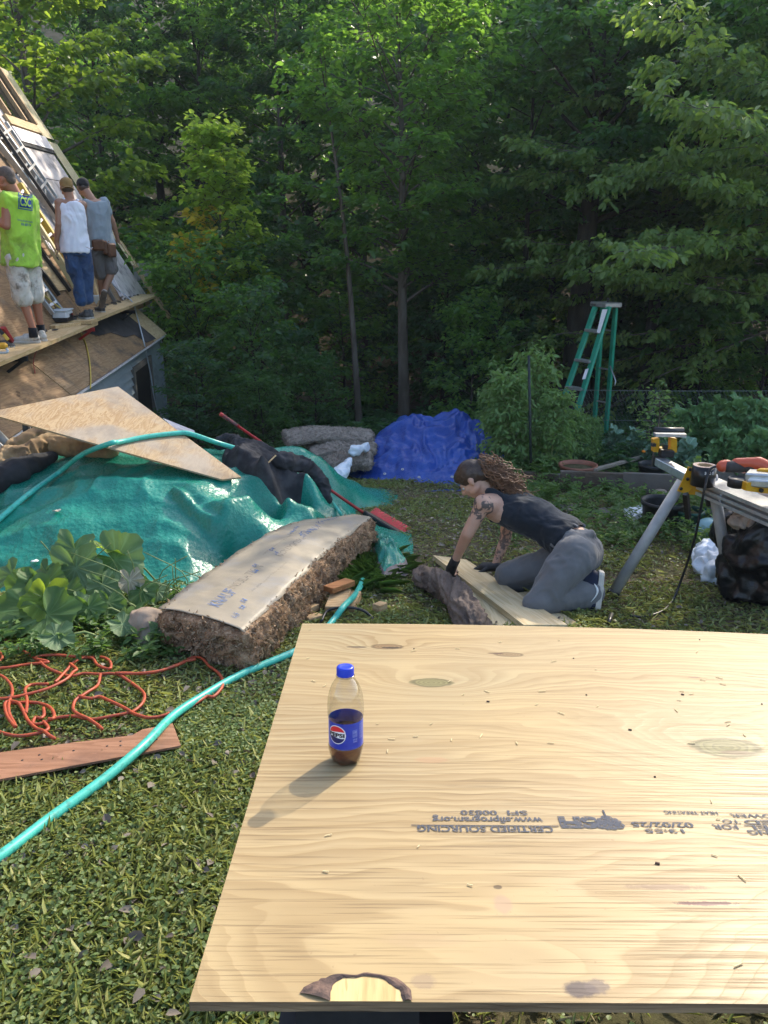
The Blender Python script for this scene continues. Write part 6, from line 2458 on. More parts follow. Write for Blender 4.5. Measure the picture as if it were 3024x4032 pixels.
for i in range(44):
    for j in range(5):
        p = A_ + ax * (L_ + .03) * (i / 43 - .01) + nrm_b * (j - 2) * .011 + bd * .028
        e = p + (bd + ax * g.normal(.05, .05) + nrm_b * (j - 2) * .08) * g.uniform(.095, .115)
        mb.tube([p, (p + e) / 2 + g.normal(0, .002, 3), e], [.0035, .0042, .005], 3)
mb.build('bristles', m_bristle, br)

m_scrapwood = mat_wood('offcut end grain', (.50, .35, .19), (.36, .22, .10), 0, 14, .75)
m_orangewood = mat_wood('orange cedar block', (.36, .16, .06), (.25, .10, .035), 0, 14, .7)
def block(px0, px1, w, h, m, label, lift=.0, tilt=0.0, yaw_up=(0, 0, 1)):
    a, b_ = GP(*px0, h / 2 + lift), GP(*px1, h / 2 + lift)
    b_[2] += tilt
    o = MB().bar(a, b_, w, h, TN, bevel=.003).build('wood_block', m)
    tag(o, label, 'wood block', 'wood scraps beside the insulation batt')
    return o
block((1292, 2322), (1380, 2296), .09, .035, m_orangewood, 'orange cedar block leaning above the other wood scraps', .09, .01)
block((1318, 2400), (1345, 2345), .12, .035, m_scrapwood, 'pale wood offcut left of the hose by the batt', .02, .03)
block((1372, 2400), (1402, 2352), .07, .05, m_scrapwood, 'pale wood block right of the hose by the batt', .0, .02)
block((1480, 2400), (1512, 2388), .06, .06, m_scrapwood, 'small upright wood block alone on the grass beyond the table', .0, .0)
block((1165, 2415), (1235, 2385), .09, .04, m_scrapwood, 'wood offcut half hidden under the insulation batt', .0)
block((1205, 2440), (1262, 2425), .06, .03, m_scrapwood, 'short wood offcut just behind the plywood table edge', .0)
cw = spline([GP(1265, 2448, .02), GP(1290, 2405, .05), GP(1350, 2392, .07), GP(1420, 2400, .06), GP(1465, 2432, .02), GP(1472, 2470, .01)], 30)
tag(MB().tube(cw, .008, 8).build('black_cable', m_black_plastic, smooth=True), 'black cable looping over the wood scraps beside the hose', 'cable')
# folded corner of green tarp with grey hem on the grass
pts = [(1450, 2120), (1500, 2095), (1545, 2140), (1590, 2200), (1622, 2255), (1575, 2280), (1508, 2310), (1480, 2250), (1462, 2190)]
poly = [GP(*p, .015) for p in pts]
cen_ = np.mean(poly, axis=0)
rows = []
g = np.random.default_rng(12)
for f in np.linspace(1, 0, 14):
    row = []
    for k in range(64):
        t_ = k / 64 * len(poly)
        a = poly[int(t_) % len(poly)] * (1 - t_ % 1) + poly[(int(t_) + 1) % len(poly)] * (t_ % 1)
        row.append(cen_ * (1 - f) + a * f)
    rows.append(row)
rows = np.array(rows)
rows = np.concatenate([rows, rows[:, :1]], 1)
ff = np.linspace(1, 0, 14)[:, None]
rows[..., 2] += np.clip((1 - ff) * .16, 0, .09) * (1 + .6 * fbm(rows, 9, 2, 3, True)) + .03 * fbm(rows, 14, 3, 7, True) * np.clip((1 - ff) * 5, 0, 1)
tc = thing('tarp_corner', cen_, 'folded corner of teal tarp with grey hem on the grass by the batt', 'tarp')
MB().grid(rows[3:]).build('cloth', m_tarp, tc, True)
m_hem = mat('grey tarp hem', (.16, .13, .12), (.22, .18, .17), 10, .6)
MB().grid(rows[:4] + np.array([0, 0, .002])).build('hem', m_hem, tc, True)
for px_, py_ in ((1556, 2138), (1497, 2287)):
    MB().lathe([(.008, 0), (.017, .001), (.017, .005), (.008, .005)], GP(px_, py_, .035), np.stack([TX, np.cross(TN, TX), TN], 1), 12, capb=False, capt=False).build('grommet', m_alu, tc)

# ================================================================== ORANGE EXTENSION CORD
m_cord = mat('orange cord', (.44, .075, .025), (.34, .06, .03), 25, .5, dirt=(.20, .07, .04), dirt_amt=.5, dirt_scale=30)
S_ = 1.508
def cpt(x, y, h=.012):
    return GP(x / S_, y / S_ + 2300, h)
paths = [
    [(-40, 300), (10, 318), (60, 370), (150, 425), (230, 470), (270, 510), (340, 545), (420, 568), (500, 552), (590, 552), (690, 552), (760, 590), (830, 640), (860, 680), (850, 730), (800, 775), (740, 790), (560, 822), (440, 808), (330, 820), (250, 850), (200, 850), (215, 815), (245, 820), (265, 800), (262, 760)],
    [(-30, 530), (60, 520), (150, 500), (290, 488), (215, 470), (250, 455), (340, 447), (450, 452), (540, 455), (610, 455), (655, 480), (660, 520), (630, 522), (580, 500), (555, 465), (510, 458), (450, 480), (400, 540), (350, 590), (330, 605)],
    [(-20, 560), (30, 585), (70, 630), (78, 690), (60, 740), (60, 800), (90, 860), (95, 880), (50, 820), (35, 760), (50, 735), (110, 740), (140, 780), (170, 840), (220, 890), (260, 905), (300, 935), (330, 950)],
    [(-30, 720), (60, 715), (180, 690), (300, 655), (400, 605), (440, 560), (460, 540), (420, 505)],
    [(-30, 890), (40, 915), (120, 925), (240, 905), (290, 880), (260, 840)],
    [(40, 735), (100, 735), (180, 730), (250, 735), (300, 760), (325, 800), (320, 830), (290, 835)],
    [(160, 800), (165, 720), (155, 660), (190, 625), (290, 622)],
    [(0, 500), (20, 470), (0, 430), (-40, 410)],
    [(700, 552), (830, 550), (960, 540), (1050, 500), (1130, 462), (1190, 460), (1250, 510), (1300, 550), (1322, 590), (1320, 640), (1270, 690), (1230, 690), (1160, 730), (1090, 775)],
    [(600, 565), (590, 610), (560, 650), (500, 690), (450, 720), (438, 770), (470, 805), (530, 830), (580, 860), (610, 890)],
    [(470, 700), (540, 712), (600, 700), (680, 735), (760, 775), (810, 805), (880, 825), (960, 815), (1010, 800)],
    [(690, 560), (800, 562), (930, 555), (1040, 520), (1110, 490), (1165, 480)],
]
mb = MB()
for k, p in enumerate(paths):
    q = spline([cpt(*a) for a in p], len(p) * 9)
    q[:, 2] += .016 + .010 * np.abs(fnoise(q, 6, k)) + .004 * (k % 4)
    mb.tube(q, .0072, 8)
tag(mb.build('extension_cable', m_cord, smooth=True), 'orange extension cord lying tangled on the grass', 'cord')

# red plywood strip with nail holes
m_redply = mat_wood('red faced plywood strip', (.33, .17, .10), (.23, .11, .06), 0, 12, .75, dirt=(.10, .06, .05), dirt_amt=.5)
strip_ = thing('plywood_strip', GP(330, 2960), 'reddish plywood strip with nail holes lying on the grass', 'plywood strip')
q = [GP(-120, 2985, .04), GP(0, 2962, .04), GP(300, 2922, .04), GP(520, 2895, .04), GP(560, 2872, .04), GP(680, 2848, .04), GP(712, 2935, .04), GP(540, 2968, .04), GP(300, 3012, .04), GP(0, 3068, .04), GP(-120, 3092, .04)]
MB().slab(q, TN, .009).build('board', m_redply, strip_)
for px_, py_ in ((618, 2911), (88, 2993), (165, 2990), (155, 2972), (475, 2935), (475, 2918), (290, 2955), (422, 2937)):
    MB().lathe([(.005, 0), (.003, .001)], GP(px_, py_, .041), np.stack([TX, np.cross(TN, TX), TN], 1), 8).build('nail_head', m_lab_black, strip_)
c = GP(560, 2985, .02)
tag(MB().slab([GP(540, 2975, .012), GP(590, 2968, .014), GP(575, 2998, .008), GP(552, 2996, .008)], TN, .003).build('veneer_chip', m_splinter), 'pale veneer chip on the grass below the reddish strip', 'chip')

# stone
m_stone = mat('tan field stone', (.34, .26, .19), (.24, .18, .13), 7, .9, .5, 30, dirt=(.42, .37, .31), dirt_amt=.4)
def stone(ctr, rad, label, seed, group=None, m=None):
    c = Clay()
    c.ell(ctr, rad)
    o = c.fuse('stone', m or m_stone, None, max(rad) / 11, 4, max(rad) * .20, 1.0 / max(rad), seed, (1, 1, 1), max(rad) * .02)
    return tag(o, label, 'stone', group)
stone(GP(585, 2478, .06), (.14, .11, .11), 'rounded tan stone beside the near end of the insulation batt', 2)
tag(MB().slab([GP(600, 2320, .03), GP(740, 2316, .03), GP(720, 2350, .025), GP(640, 2352, .02)], TN, .02).build('grey_board', m_under), 'grey board end under the front edge of the green tarp', 'board')

# ================================================================== SQUASH PLANT
def leaf_disc(name, ctr, size, normal, tip, m, seed, cup=.16, ruff=.05, lobes=5, rings=6, sect=80, parent=None, width=1.0):
    g = np.random.default_rng(seed)
    n_ = unit(normal)
    d = unit(np.array(tip) - n_ * np.dot(tip, n_))
    s = np.cross(n_, d)
    ph = g.random() * 6
    V, Fs = [np.array(ctr) - d * size * .32], []
    for i in range(1, rings + 1):
        f = i / rings
        for k in range(sect):
            a = -math.pi + 2 * math.pi * (k + .5) / sect
            notch = 1 - .78 * math.exp(-((abs(a) - math.pi) / .32) ** 2)
            lob = 1 + .10 * math.cos(lobes * a) + .03 * math.sin(9 * a + ph) + .03 * math.sin(23 * a)
            r = size * .62 * f * notch * lob
            x, y = r * math.cos(a), r * math.sin(a) * width
            vein = .018 * size * math.cos(lobes * 2 * a) * f
            z = cup * size * (f ** 2) * (.6 + .5 * math.cos(2 * a + ph)) + ruff * size * math.sin(7 * a + ph) * f ** 3 - vein - .14 * size * max(0, math.cos(a)) * f ** 2
            V.append(np.array(ctr) + d * (x - size * .32) + s * y + n_ * z)
    for k in range(sect):
        Fs.append((0, 1 + k, 1 + (k + 1) % sect))
    for i in range(rings - 1):
        for k in range(sect):
            a, b_ = 1 + i * sect + k, 1 + i * sect + (k + 1) % sect
            Fs.append((a, a + sect, b_ + sect, b_))
    mb = MB()
    mb.add(V, Fs)
    o = mb.build(name, m, parent, True)
    tv = np.zeros(len(V))
    for i in range(1, rings + 1):
        for k in range(sect):
            if k % 8 == 4 or (i > 2 and (k + i) % 8 == 2):
                tv[1 + (i - 1) * sect + k] = 1 if k % 8 == 4 else .5
    tv[0] = 1
    o.data.attributes.new('vein', 'FLOAT', 'POINT').data.foreach_set('value', tv.astype(np.float32))
    return o


def bigleaf_mat(name, ca, cb, tr, tf=.35):
    t = NT(name)
    co = t.coord()
    col = t.mix(t.step(t.noise(co, 9, 4), .35, .7), ca, cb)
    col = t.mix(t.step(t.noise(co, 60, 3), .62, .8, 0, .35), col, tuple(min(1, c * 1.8) for c in cb))
    vn = t.attr('vein')
    col = t.mix(t.mul(vn, .45), col, tuple(min(1, c * 2.1 + .03) for c in cb))
    nb = t.bump(t.sub(t.noise(co, 45, 4), t.mul(vn, .8)), .4, .006)
    p = t.bsdf(col, .55, 0, .3, nb)
    b = t.n('ShaderNodeBsdfTranslucent')
    t.put(b.inputs['Color'], tr)
    mx = t.n('ShaderNodeMixShader')
    mx.inputs[0].default_value = tf
    t.t.links.new(p, mx.inputs[1])
    t.t.links.new(b.outputs[0], mx.inputs[2])
    return t.done(mx.outputs[0])


m_sq = bigleaf_mat('squash leaf', (.060, .125, .035), (.085, .155, .05), (.20, .36, .04))
m_sq_gray = bigleaf_mat('grey green squash leaf', (.085, .15, .06), (.115, .185, .085), (.20, .34, .08), .28)
m_sq_lit = bigleaf_mat('bright squash leaf', (.12, .20, .03), (.16, .25, .04), (.40, .56, .04), .55)
m_sq_dry = bigleaf_mat('dry curled leaf', (.24, .23, .16), (.32, .31, .24), (.25, .25, .15), .2)
m_stem = mat('pale green stem', (.14, .20, .06), (.20, .25, .08), 12, .6)
sq = thing('squash_plant', GP(300, 2480), 'big leaved squash plant sprawling in front of the green tarp', 'plant')
SQ = [(283, 2205, 4.45, .22, m_sq_gray, (.1, -.7, .7), (0, -1, -.3)), (300, 2290, 4.3, .27, m_sq_gray, (.0, -.75, .6), (.2, -1, -.6)), (480, 2178, 4.55, .22, m_sq_lit, (.3, .3, .9), (1, -.2, -.1)),
      (500, 2228, 4.45, .30, m_sq_gray, (-.1, -.7, .7), (1, -.5, -.3)), (335, 2180, 4.45, .11, m_sq_dry, (-.8, -.5, .2), (.1, -.3, 1)), (165, 2350, 4.1, .24, m_sq, (.1, -.6, .8), (.3, -1, -.3)),
      (165, 2292, 4.3, .17, m_sq_gray, (-.3, -.5, .8), (-.5, -1, 0)), (45, 2340, 4.1, .20, m_sq, (-.1, -.5, .85), (-.7, -.6, 0)), (415, 2335, 4.2, .16, m_sq_gray, (.4, -.6, .6), (.6, -.8, -.4)),
      (515, 2312, 4.2, .13, m_sq_dry, (.7, -.6, .3), (.2, -.4, -.9)), (66, 2445, 3.8, .34, m_sq, (.1, -.35, .93), (-.6, -1, 0)), (205, 2470, 3.75, .27, m_sq, (-.1, -.4, .9), (.6, -1, -.1)),
      (165, 2400, 3.85, .22, m_sq_lit, (.0, -.5, .86), (0, -1, .1)), (335, 2388, 3.95, .12, m_sq_gray, (.3, -.4, .85), (1, -.4, 0)), (262, 2565, 3.55, .15, m_sq_gray, (.1, -.3, .95), (1, -.2, 0)),
      (510, 2505, 3.7, .13, m_sq_gray, (.2, -.3, .9), (.9, -.5, 0)), (488, 2465, 3.8, .10, m_sq_gray, (-.3, -.5, .8), (-.4, -1, 0)), (640, 2508, 3.65, .09, m_sq_gray, (.3, -.3, .9), (.6, -.6, 0)),
      (580, 2350, 4.2, .15, m_sq, (.2, -.6, .75), (.7, -.7, 0)), (640, 2340, 4.25, .12, m_sq_gray, (.3, -.5, .8), (1, -.5, 0)), (360, 2440, 3.9, .15, m_sq, (.2, -.6, .75), (.5, -1, 0)), (430, 2405, 4.0, .15, m_sq, (.3, -.5, .8), (.4, -1, -.2)),
      (20, 2290, 4.35, .17, m_sq_gray, (-.2, -.5, .8), (-.6, -.8, 0)), (260, 2375, 4.0, .18, m_sq, (.1, -.6, .8), (.3, -1, 0)), (345, 2260, 4.4, .16, m_sq, (.4, -.5, .75), (.8, -.6, 0))]
sb = MB()
for k, (px_, py_, Y_, sz, m_, nn, tp) in enumerate(SQ):
    ctr = AY(px_, py_, Y_)
    gz0 = float(gz(ctr[0], ctr[1]))
    ctr[2] = max(ctr[2], gz0 + .10)
    leaf_disc('leaf', ctr, sz, nn, tp, m_, 100 + k, parent=sq)
    rt = np.array([ctr[0] * .7 - .35 + .06 * math.sin(k), ctr[1] + .12, 0])
    rt[2] = float(gz(rt[0], rt[1]))
    at_ = ctr - unit(tp) * sz * .32
    sb.tube(spline([rt, (rt + at_) / 2 + np.array([0, 0, .06]), at_ - np.array([0, 0, .03]), at_], 10), .0065, 6)
g = np.random.default_rng(4)
for k in range(26):
    x, y = g.uniform(-1.95, -1.15), g.uniform(3.9, 4.45)
    z = float(gz(x, y))
    hgt = g.uniform(.12, .42)
    sb.tube(spline([(x, y, z), (x + g.normal(0, .04), y, z + hgt * .6), (x + g.normal(0, .12), y - .03, z + hgt)], 8), .003, 4)
sb.build('stems', m_stem, sq, True)
tw = spline([AY(270, 2290, 4.35), AY(225, 2210, 4.4), AY(190, 2165, 4.45), AY(160, 2130, 4.45)], 14)
MB().tube(tw, .004, 5).build('tendril', m_stem, sq, True)

# ================================================================== BOARDS UNDER THE WOMAN, LOG
m_pine = mat_wood('fresh pine board', (.62, .50, .30), (.50, .37, .19), 1, 10, .6, knots=True)
def flat_board(pts, h, th, m, label, name='pine_board'):
    poly = [GP(*p, h) for p in pts]
    n_ = unit(np.cross(np.array(poly[1]) - poly[0], np.array(poly[2]) - poly[0]))
    if n_[2] < 0:
        n_ = -n_
    ctr = np.mean(poly, 0)
    Rb = frame(poly[-1] - poly[0] if np.linalg.norm(poly[-1] - poly[0]) > np.linalg.norm(poly[1] - poly[0]) else poly[1] - poly[0], n_)
    mb = MB()
    mb.slab(np.array(poly), n_, th)
    V, F_ = mb.arrays()
    m2 = MB()
    m2.add((V - ctr) @ Rb, F_)
    o = put_mesh(name, m2.mesh(name, m, (0, 0, 0), False), None, ctr)
    o.rotation_euler = Matrix(Rb.tolist()).to_euler()
    return tag(o, label, 'board')
flat_board([(1704, 2186), (2062, 2460), (2235, 2460), (1836, 2203)], .055, .038, m_pine, 'thick fresh pine board under the kneeling woman')
flat_board([(1800, 2268), (1880, 2268), (2100, 2470), (1890, 2470)], .016, .014, m_pine, 'thinner pale board on the grass left of the thick pine board')
flat_board([(2030, 2335), (2080, 2328), (2290, 2462), (2210, 2462)], .017, .014, m_pine, 'short pale board under the woman\'s near knee')
m_logw = mat('weathered grey driftwood', (.16, .12, .095), (.075, .055, .045), 9, .95, .9, 40, stretch=(1, .25, 1), dist=.012)
c = Clay()
P_ = spline([GP(1672, 2275, .07), GP(1740, 2300, .09), GP(1800, 2350, .085), GP(1850, 2440, .05), GP(1880, 2490, .02)], 12)
for a, b_, r0, r1 in zip(P_[:-1], P_[1:], np.linspace(.075, .085, 11), np.linspace(.077, .08, 11)):
    c.cap(a, b_, r0, r1)
tag(c.fuse('log', m_logw, None, .008, 1, .035, 16, 4, (1.4, .35, 1.4), .006), 'short weathered log lying in front of the kneeling woman', 'log')

# ================================================================== STEPLADDER
m_lgreen = mat('green fibreglass', (.02, .27, .165), (.03, .33, .21), 8, .45)
m_lstep = mat('aluminium step', (.48, .46, .45), (.38, .36, .35), 20, .45, metal=.6)
ld = thing('stepladder', AY(2330, 1600, 12.5), 'tall green fibreglass stepladder standing among the garden plants', 'ladder')
fl0, fl1 = AY(2347, 1200, 12.75), AY(2165, 1645, 12.35)
fr0, fr1 = AY(2397, 1208, 12.4), AY(2236, 1665, 11.95)
rl0, rl1 = AY(2374, 1200, 12.95), AY(2340, 1680, 13.35)
rr0, rr1 = AY(2424, 1208, 12.6), AY(2386, 1700, 12.95)
for p in (fl1, fr1, rl1, rr1):
    p[2] = min(p[2], float(gz(p[0], p[1])) + .02)
for a, b_ in ((fl0, fl1), (fr0, fr1)):
    MB().bar(a, b_, .045, .11, unit(fr0 - fl0), bevel=.005).build('front_rail', m_lgreen, ld)
for a, b_ in ((rl0, rl1), (rr0, rr1)):
    MB().bar(a, b_, .045, .09, unit(fr0 - fl0), bevel=.005).build('rear_rail', m_lgreen, ld)
for f in (.175, .385, .58, .80):
    a, b_ = fl0 + (fl1 - fl0) * f, fr0 + (fr1 - fr0) * f
    MB().bar(a, b_, .13, .04, (0, 0, 1), bevel=.004).build('step', m_lstep, ld)
for f in (.17, .45, .70):
    MB().bar(rl0 + (rl1 - rl0) * f, rr0 + (rr1 - rr0) * f, .03, .022, (0, 0, 1)).build('rear_brace', m_lstep, ld)
capc = (fl0 + fr0 + rl0 + rr0) / 4 + np.array([0, 0, .02])
dW = unit(fr0 - fl0)
Rc = np.stack([unit(np.array([dW[0], dW[1], 0])), unit(np.array([-dW[1], dW[0], 0])), (0, 0, 1)], 1)
MB().box(capc, (.46, .30, .075), Rc, bevel=.012).build('top_cap', m_lstep, ld)
MB().lathe([(.012, 0), (.012, .03), (.025, .035), (.025, .06), (.01, .075)], capc + np.array([.02, -.02, .036]), seg=10).build('knob', m_black_plastic, ld)
MB().slab([AY(2372, 1218, 12.3), AY(2392, 1218, 12.3), AY(2362, 1312, 12.18), AY(2350, 1308, 12.18)], (0, -1, 0), .004).build('label_sticker', m_white, ld)
MB().slab([AY(2305, 1455, 12.05), AY(2318, 1450, 12.05), AY(2305, 1492, 12.0), AY(2292, 1494, 12.0)], (0, -1, 0), .004).build('label_sticker', m_white, ld)
mb = MB()
text_on(mb, 'WERNER', capc + Rc @ np.array([-.2, -.155, -.02]), Rc[:, 0], np.array([0, 0, 1.0]), .03, .16)
mb.build('lettering', m_ink_dark, ld)
MB().tube([AY(2402, 1440, 12.5), AY(2424, 1500, 12.45), AY(2420, 1520, 12.4)], .012, 6).build('spreader_arm', m_alu, ld, True)

# ================================================================== GARDEN: timber bed, fence, plants, pots
m_bedwood = mat_wood('grey bed timber', (.13, .095, .07), (.075, .055, .042), 0, 10, .9, gray=(.16, .145, .13))
bed = thing('garden_bed', GP(2300, 1890), 'low garden bed edged with dark weathered timbers', 'garden bed')
for a, b_, h in (((2040, 1880), (2205, 1893), .16), ((2205, 1893), (2450, 1905), .24), ((2450, 1905), (2660, 1915), .26), ((2640, 1880), (3060, 1850), .22)):
    p, q = GP(*a, h / 2), GP(*b_, h / 2)
    MB().bar(p, q, .05, h, (0, 0, 1), bevel=.006).build('timber', m_bedwood, bed)
p, q = GP(2380, 1735, .10), GP(2600, 1728, .10)
MB().bar(p, q, .05, .22).build('timber', m_bedwood, bed)
p, q = GP(2560, 1790, .18), GP(2340, 1850, .20)
MB().bar(p, q, .06, .03, (0, 0, 1)).build('cap_board', mat_wood('pale bed cap', (.30, .26, .21), (.22, .18, .14), 0, 8, .85), bed)

# wire fence with dark stake
m_wire = mat('galvanised wire', (.20, .24, .22), None, rough=.5, metal=.5)
fence = thing('wire_fence', AY(2600, 1700, 11.6), 'chicken wire fence round the garden on thin dark stakes', 'fence')
def wire_panel(a0, a1, h):
    mb = MB()
    a0, a1 = np.array(a0), np.array(a1)
    L = np.linalg.norm((a1 - a0)[:2])
    cell = .055
    nc, nr = int(L / cell), int(h / cell)
    dx = (a1 - a0) / nc
    for r in range(nr):
        for c_ in range(nc):
            o = .5 if r % 2 else 0
            p0 = a0 + dx * (c_ + o) + np.array([0, 0, r * cell])
            pm = p0 + np.array([0, 0, cell * .45])
            for e in (p0 + dx * .5 + np.array([0, 0, cell]), p0 - dx * .5 + np.array([0, 0, cell])):
                for u, v in ((p0, pm), (pm, e)):
                    w = .0014
                    s = np.array([dx[0], dx[1], 0]) / np.linalg.norm(dx[:2]) * w
                    t2 = np.array([0, 0, w])
                    mb.add([u - s - t2, u + s + t2, v + s + t2, v - s - t2], [(0, 1, 2, 3)])
    for z in (0, nr * cell * .5, nr * cell):
        mb.tube([a0 + np.array([0, 0, z]), (a0 + a1) / 2 + np.array([0, 0, z - .012]), a1 + np.array([0, 0, z])], .004, 4)
    return mb
w0, w1, w2 = AY(1950, 1700, 10.8), AY(2190, 1690, 11.9), AY(3150, 1640, 11.6)
for w_ in (w0, w1, w2):
    w_[2] = float(gz(w_[0], w_[1])) + .02
wtop_ = AY(2190, 1532, 11.9)[2] - w1[2]
o = wire_panel(w1, w2, wtop_).build('wire_mesh', m_wire, fence)
o['kind'] = 'stuff'
o = wire_panel(w0, w1, wtop_ * .9).build('wire_mesh', m_wire, fence)
o['kind'] = 'stuff'
m_stake = mat('dark green stake', (.012, .022, .02), (.02, .03, .028), 30, .6)
for a, hh in ((w0, wtop_), (w1, wtop_ + .05), ((w1 * .6 + w2 * .4), wtop_ + .03), (w2, wtop_)):
    MB().tube([a - np.array([0, 0, .1]), a + np.array([0, 0, hh])], .012, 6).build('stake', m_stake, fence, True)
p = GP(2094, 1895)
tag(MB().tube([p - np.array([0, 0, .1]), AY(2082, 1400, p[1])], .016, 8).build('garden_stake', m_stake, smooth=True), 'tall dark green stake among the tomato plants', 'stake')

m_lf_tom = mat_leaf('tomato leaf', (.11, .205, .065), (.19, .30, .105), (.25, .42, .08), .4, .5)
m_lf_weed = mat_leaf('weed leaf', (.055, .12, .032), (.11, .19, .05), (.15, .28, .04), .38, .5)
m_kale = bigleaf_mat('kale leaf', (.11, .225, .085), (.17, .30, .12), (.2, .36, .1), .3)
m_kale2 = bigleaf_mat('grey green collard leaf', (.14, .25, .165), (.20, .31, .22), (.16, .28, .13), .22)
tk = []
for k in range(2):
    w_, P, Dn, Nn, sz = grow(120 + k, 1.45, .012, .05, .52, 30, 7, 9, .095, 35, .45, .12, twig_len=.55, droop=.8, meshtwigs=True)
    tk.append((w_.mesh('stem', m_stem, (0, 0, 0), True), leaf_mesh('foliage', P, Dn, Nn, sz, m_lf_tom, .5)))
for k, (px_, py_, Y_, s) in enumerate(((1985, 1880, 9.3, .78), (2075, 1890, 9.6, .86), (2170, 1890, 9.2, .66), (2250, 1880, 9.7, .52), (1935, 1850, 10.2, .62), (2310, 1870, 10.1, .4))):
    p = GP(px_, py_)
    p = np.array([AY(px_, py_, Y_)[0], Y_, 0])
    t = thing('tomato_plant', on_ground(p[0], p[1]), ('bushy tomato plant beside the blue tarp', 'tall tomato plant at the dark garden stake', 'tomato plant just left of the stepladder behind the terracotta pot', 'low tomato plant in front of the stepladder', 'tomato plant at the back corner by the blue tarp', 'small tomato plant at the foot of the stepladder')[k], 'plant', 'tomato plants in the garden bed')
    t.rotation_euler = (0, 0, k * 1.3)
    t.scale = (s, s, s * (1, 1.05, .95, .9, 1, 1)[k])
    put_mesh('stem', tk[k % 2][0], t)
    put_mesh('foliage', tk[k % 2][1], t)
# kale: curled leaves, each its own piece on shared shapes
def kale_leaf(seed, ruff, m, lob):
    o = leaf_disc('leaf', (0, 0, 0), 1.0, (0, 0, 1), (1, 0, 0), m, seed, cup=.22, ruff=ruff, lobes=lob, rings=5, sect=40, width=.72)
    me = o.data
    co = np.array([v.co[:] for v in me.vertices])
    lo = np.array(o.location)
    co += lo
    r = np.linalg.norm(co[:, :2], axis=1)
    co[:, 2] += ruff * .9 * np.sin(co[:, 0] * 26 + seed) * np.sin(co[:, 1] * 31) * np.clip(r / .5, 0, 1) ** 2
    co[:, 0] += .32
    me.vertices.foreach_set('co', co.astype(np.float32).ravel())
    bpy.data.objects.remove(o, do_unlink=True)
    return me
KL = [kale_leaf(5, .10, m_kale, 6), kale_leaf(6, .12, m_kale, 7), kale_leaf(7, .05, m_kale2, 5), kale_leaf(8, .06, m_kale2, 6)]
g = np.random.default_rng(31)
KP = [(2660, 1760, 10.2, .75, 0), (2760, 1740, 10.0, .9, 0), (2880, 1750, 9.8, .95, 0), (2990, 1760, 9.6, .95, 0), (3060, 1770, 9.8, .9, 0), (2830, 1700, 10.9, .85, 0), (2960, 1690, 10.9, .85, 0), (2720, 1690, 11.0, .75, 0),
      (2500, 1790, 10.0, .5, 1), (2590, 1810, 9.6, .5, 1), (2420, 1760, 10.4, .45, 1), (2700, 1830, 9.2, .45, 1), (2850, 1840, 9.0, .6, 0), (2980, 1850, 8.9, .6, 0)]
for k, (px_, py_, Y_, hgt, kd) in enumerate(KP):
    p = AY(px_, py_, Y_)
    base_ = on_ground(p[0], Y_)
    t = thing('kale_plant' if kd == 0 else 'collard_plant', base_, ('curly kale plant at the left end of the kale row', 'curly kale plant second from the left in the front of the kale row', 'curly kale plant above the tape roll, in the middle of the row', 'curly kale plant near the right edge above the orange tool', 'curly kale plant cut by the right edge of the picture', 'taller curly kale plant at the back, above the tape roll', 'curly kale plant at the back right by the wire fence', 'curly kale plant at the back left by the wire fence',
         'grey green collard plant above the roller support', 'grey green collard plant just right of the roller support', 'grey green collard plant nearest the foot of the stepladder', 'grey green collard plant between roller support and tape roll', 'low kale plant right behind the tape roll', 'low kale plant right behind the orange tool')[k], 'plant', 'kale plants in the garden' if kd == 0 else 'collard plants in the garden')
    bz = np.array(base_)
    MB().tube([bz, bz + np.array([.02, .01, hgt * .5]), bz + np.array([0, 0, hgt * .9])], [.018, .015, .008], 6).build('stem', m_stem, t, True)
    for i in range(15 if kd == 0 else 10):
        f = (i + .5) / (15 if kd == 0 else 10)
        a = i * 2.4 + g.normal(0, .2)
        o = put_mesh('leaf', KL[(i % 2) + 2 * kd], t, (0, 0, hgt * (.25 + .72 * f)))
        s = (.36 if kd == 0 else .30) * (1.1 - .45 * f) * g.uniform(.85, 1.2)
        o.scale = (s, s, s)
        o.rotation_euler = (g.normal(0, .2), -R(62 * f - 8) + g.normal(0, .12), a)

def pot(name, ctr, r, h, m, label, rim=.012, tilt=None, soil=True, taper=.78):
    t = thing(name, ctr, label, 'pot')
    MB().lathe([(r * taper * .6, .004), (r * taper, 0), (r * .93, h * .86), (r * .94, h * .865), (r, h * .87), (r * 1.01, h), (r * .93, h), (r * .88, h * .86), (r * .8, h * .4)], ctr, tilt, 28, capt=False).build('body', m, t, True)
    if soil:
        V = np.eye(3) if tilt is None else np.array(tilt)
        MB().lathe([(r * .885, 0), (r * .4, .015), (0.001, .02)], np.array(ctr) + V @ np.array([0, 0, h * .80]), tilt, 18, capb=False, capt=False).build('potting_soil', m_soil, t, True)
    return t
m_terra = mat('faded terracotta plastic', (.30, .12, .075), (.24, .095, .06), 10, .6)
m_blackpot = mat('black nursery pot', (.014, .015, .017), (.022, .023, .026), 20, .5)
m_greenpot = mat('dark green nursery pot', (.012, .06, .045), (.016, .075, .055), 20, .5)
pot('terracotta_pot', GP(2270, 1905), .225, .24, m_terra, 'wide terracotta coloured pot behind the kneeling woman')
pot('nursery_pot', GP(2558, 1925), .155, .30, m_blackpot, 'black nursery pot with a lanky plant beside the stone edging')
pot('nursery_pot', GP(2600, 2085), .19, .27, m_blackpot, 'large empty black nursery pot by the tripod leg', soil=False)
pot('nursery_pot', GP(2700, 2095), .13, .21, m_greenpot, 'small dark green nursery pot between the stand legs')
lp_ = GP(2558, 1925)
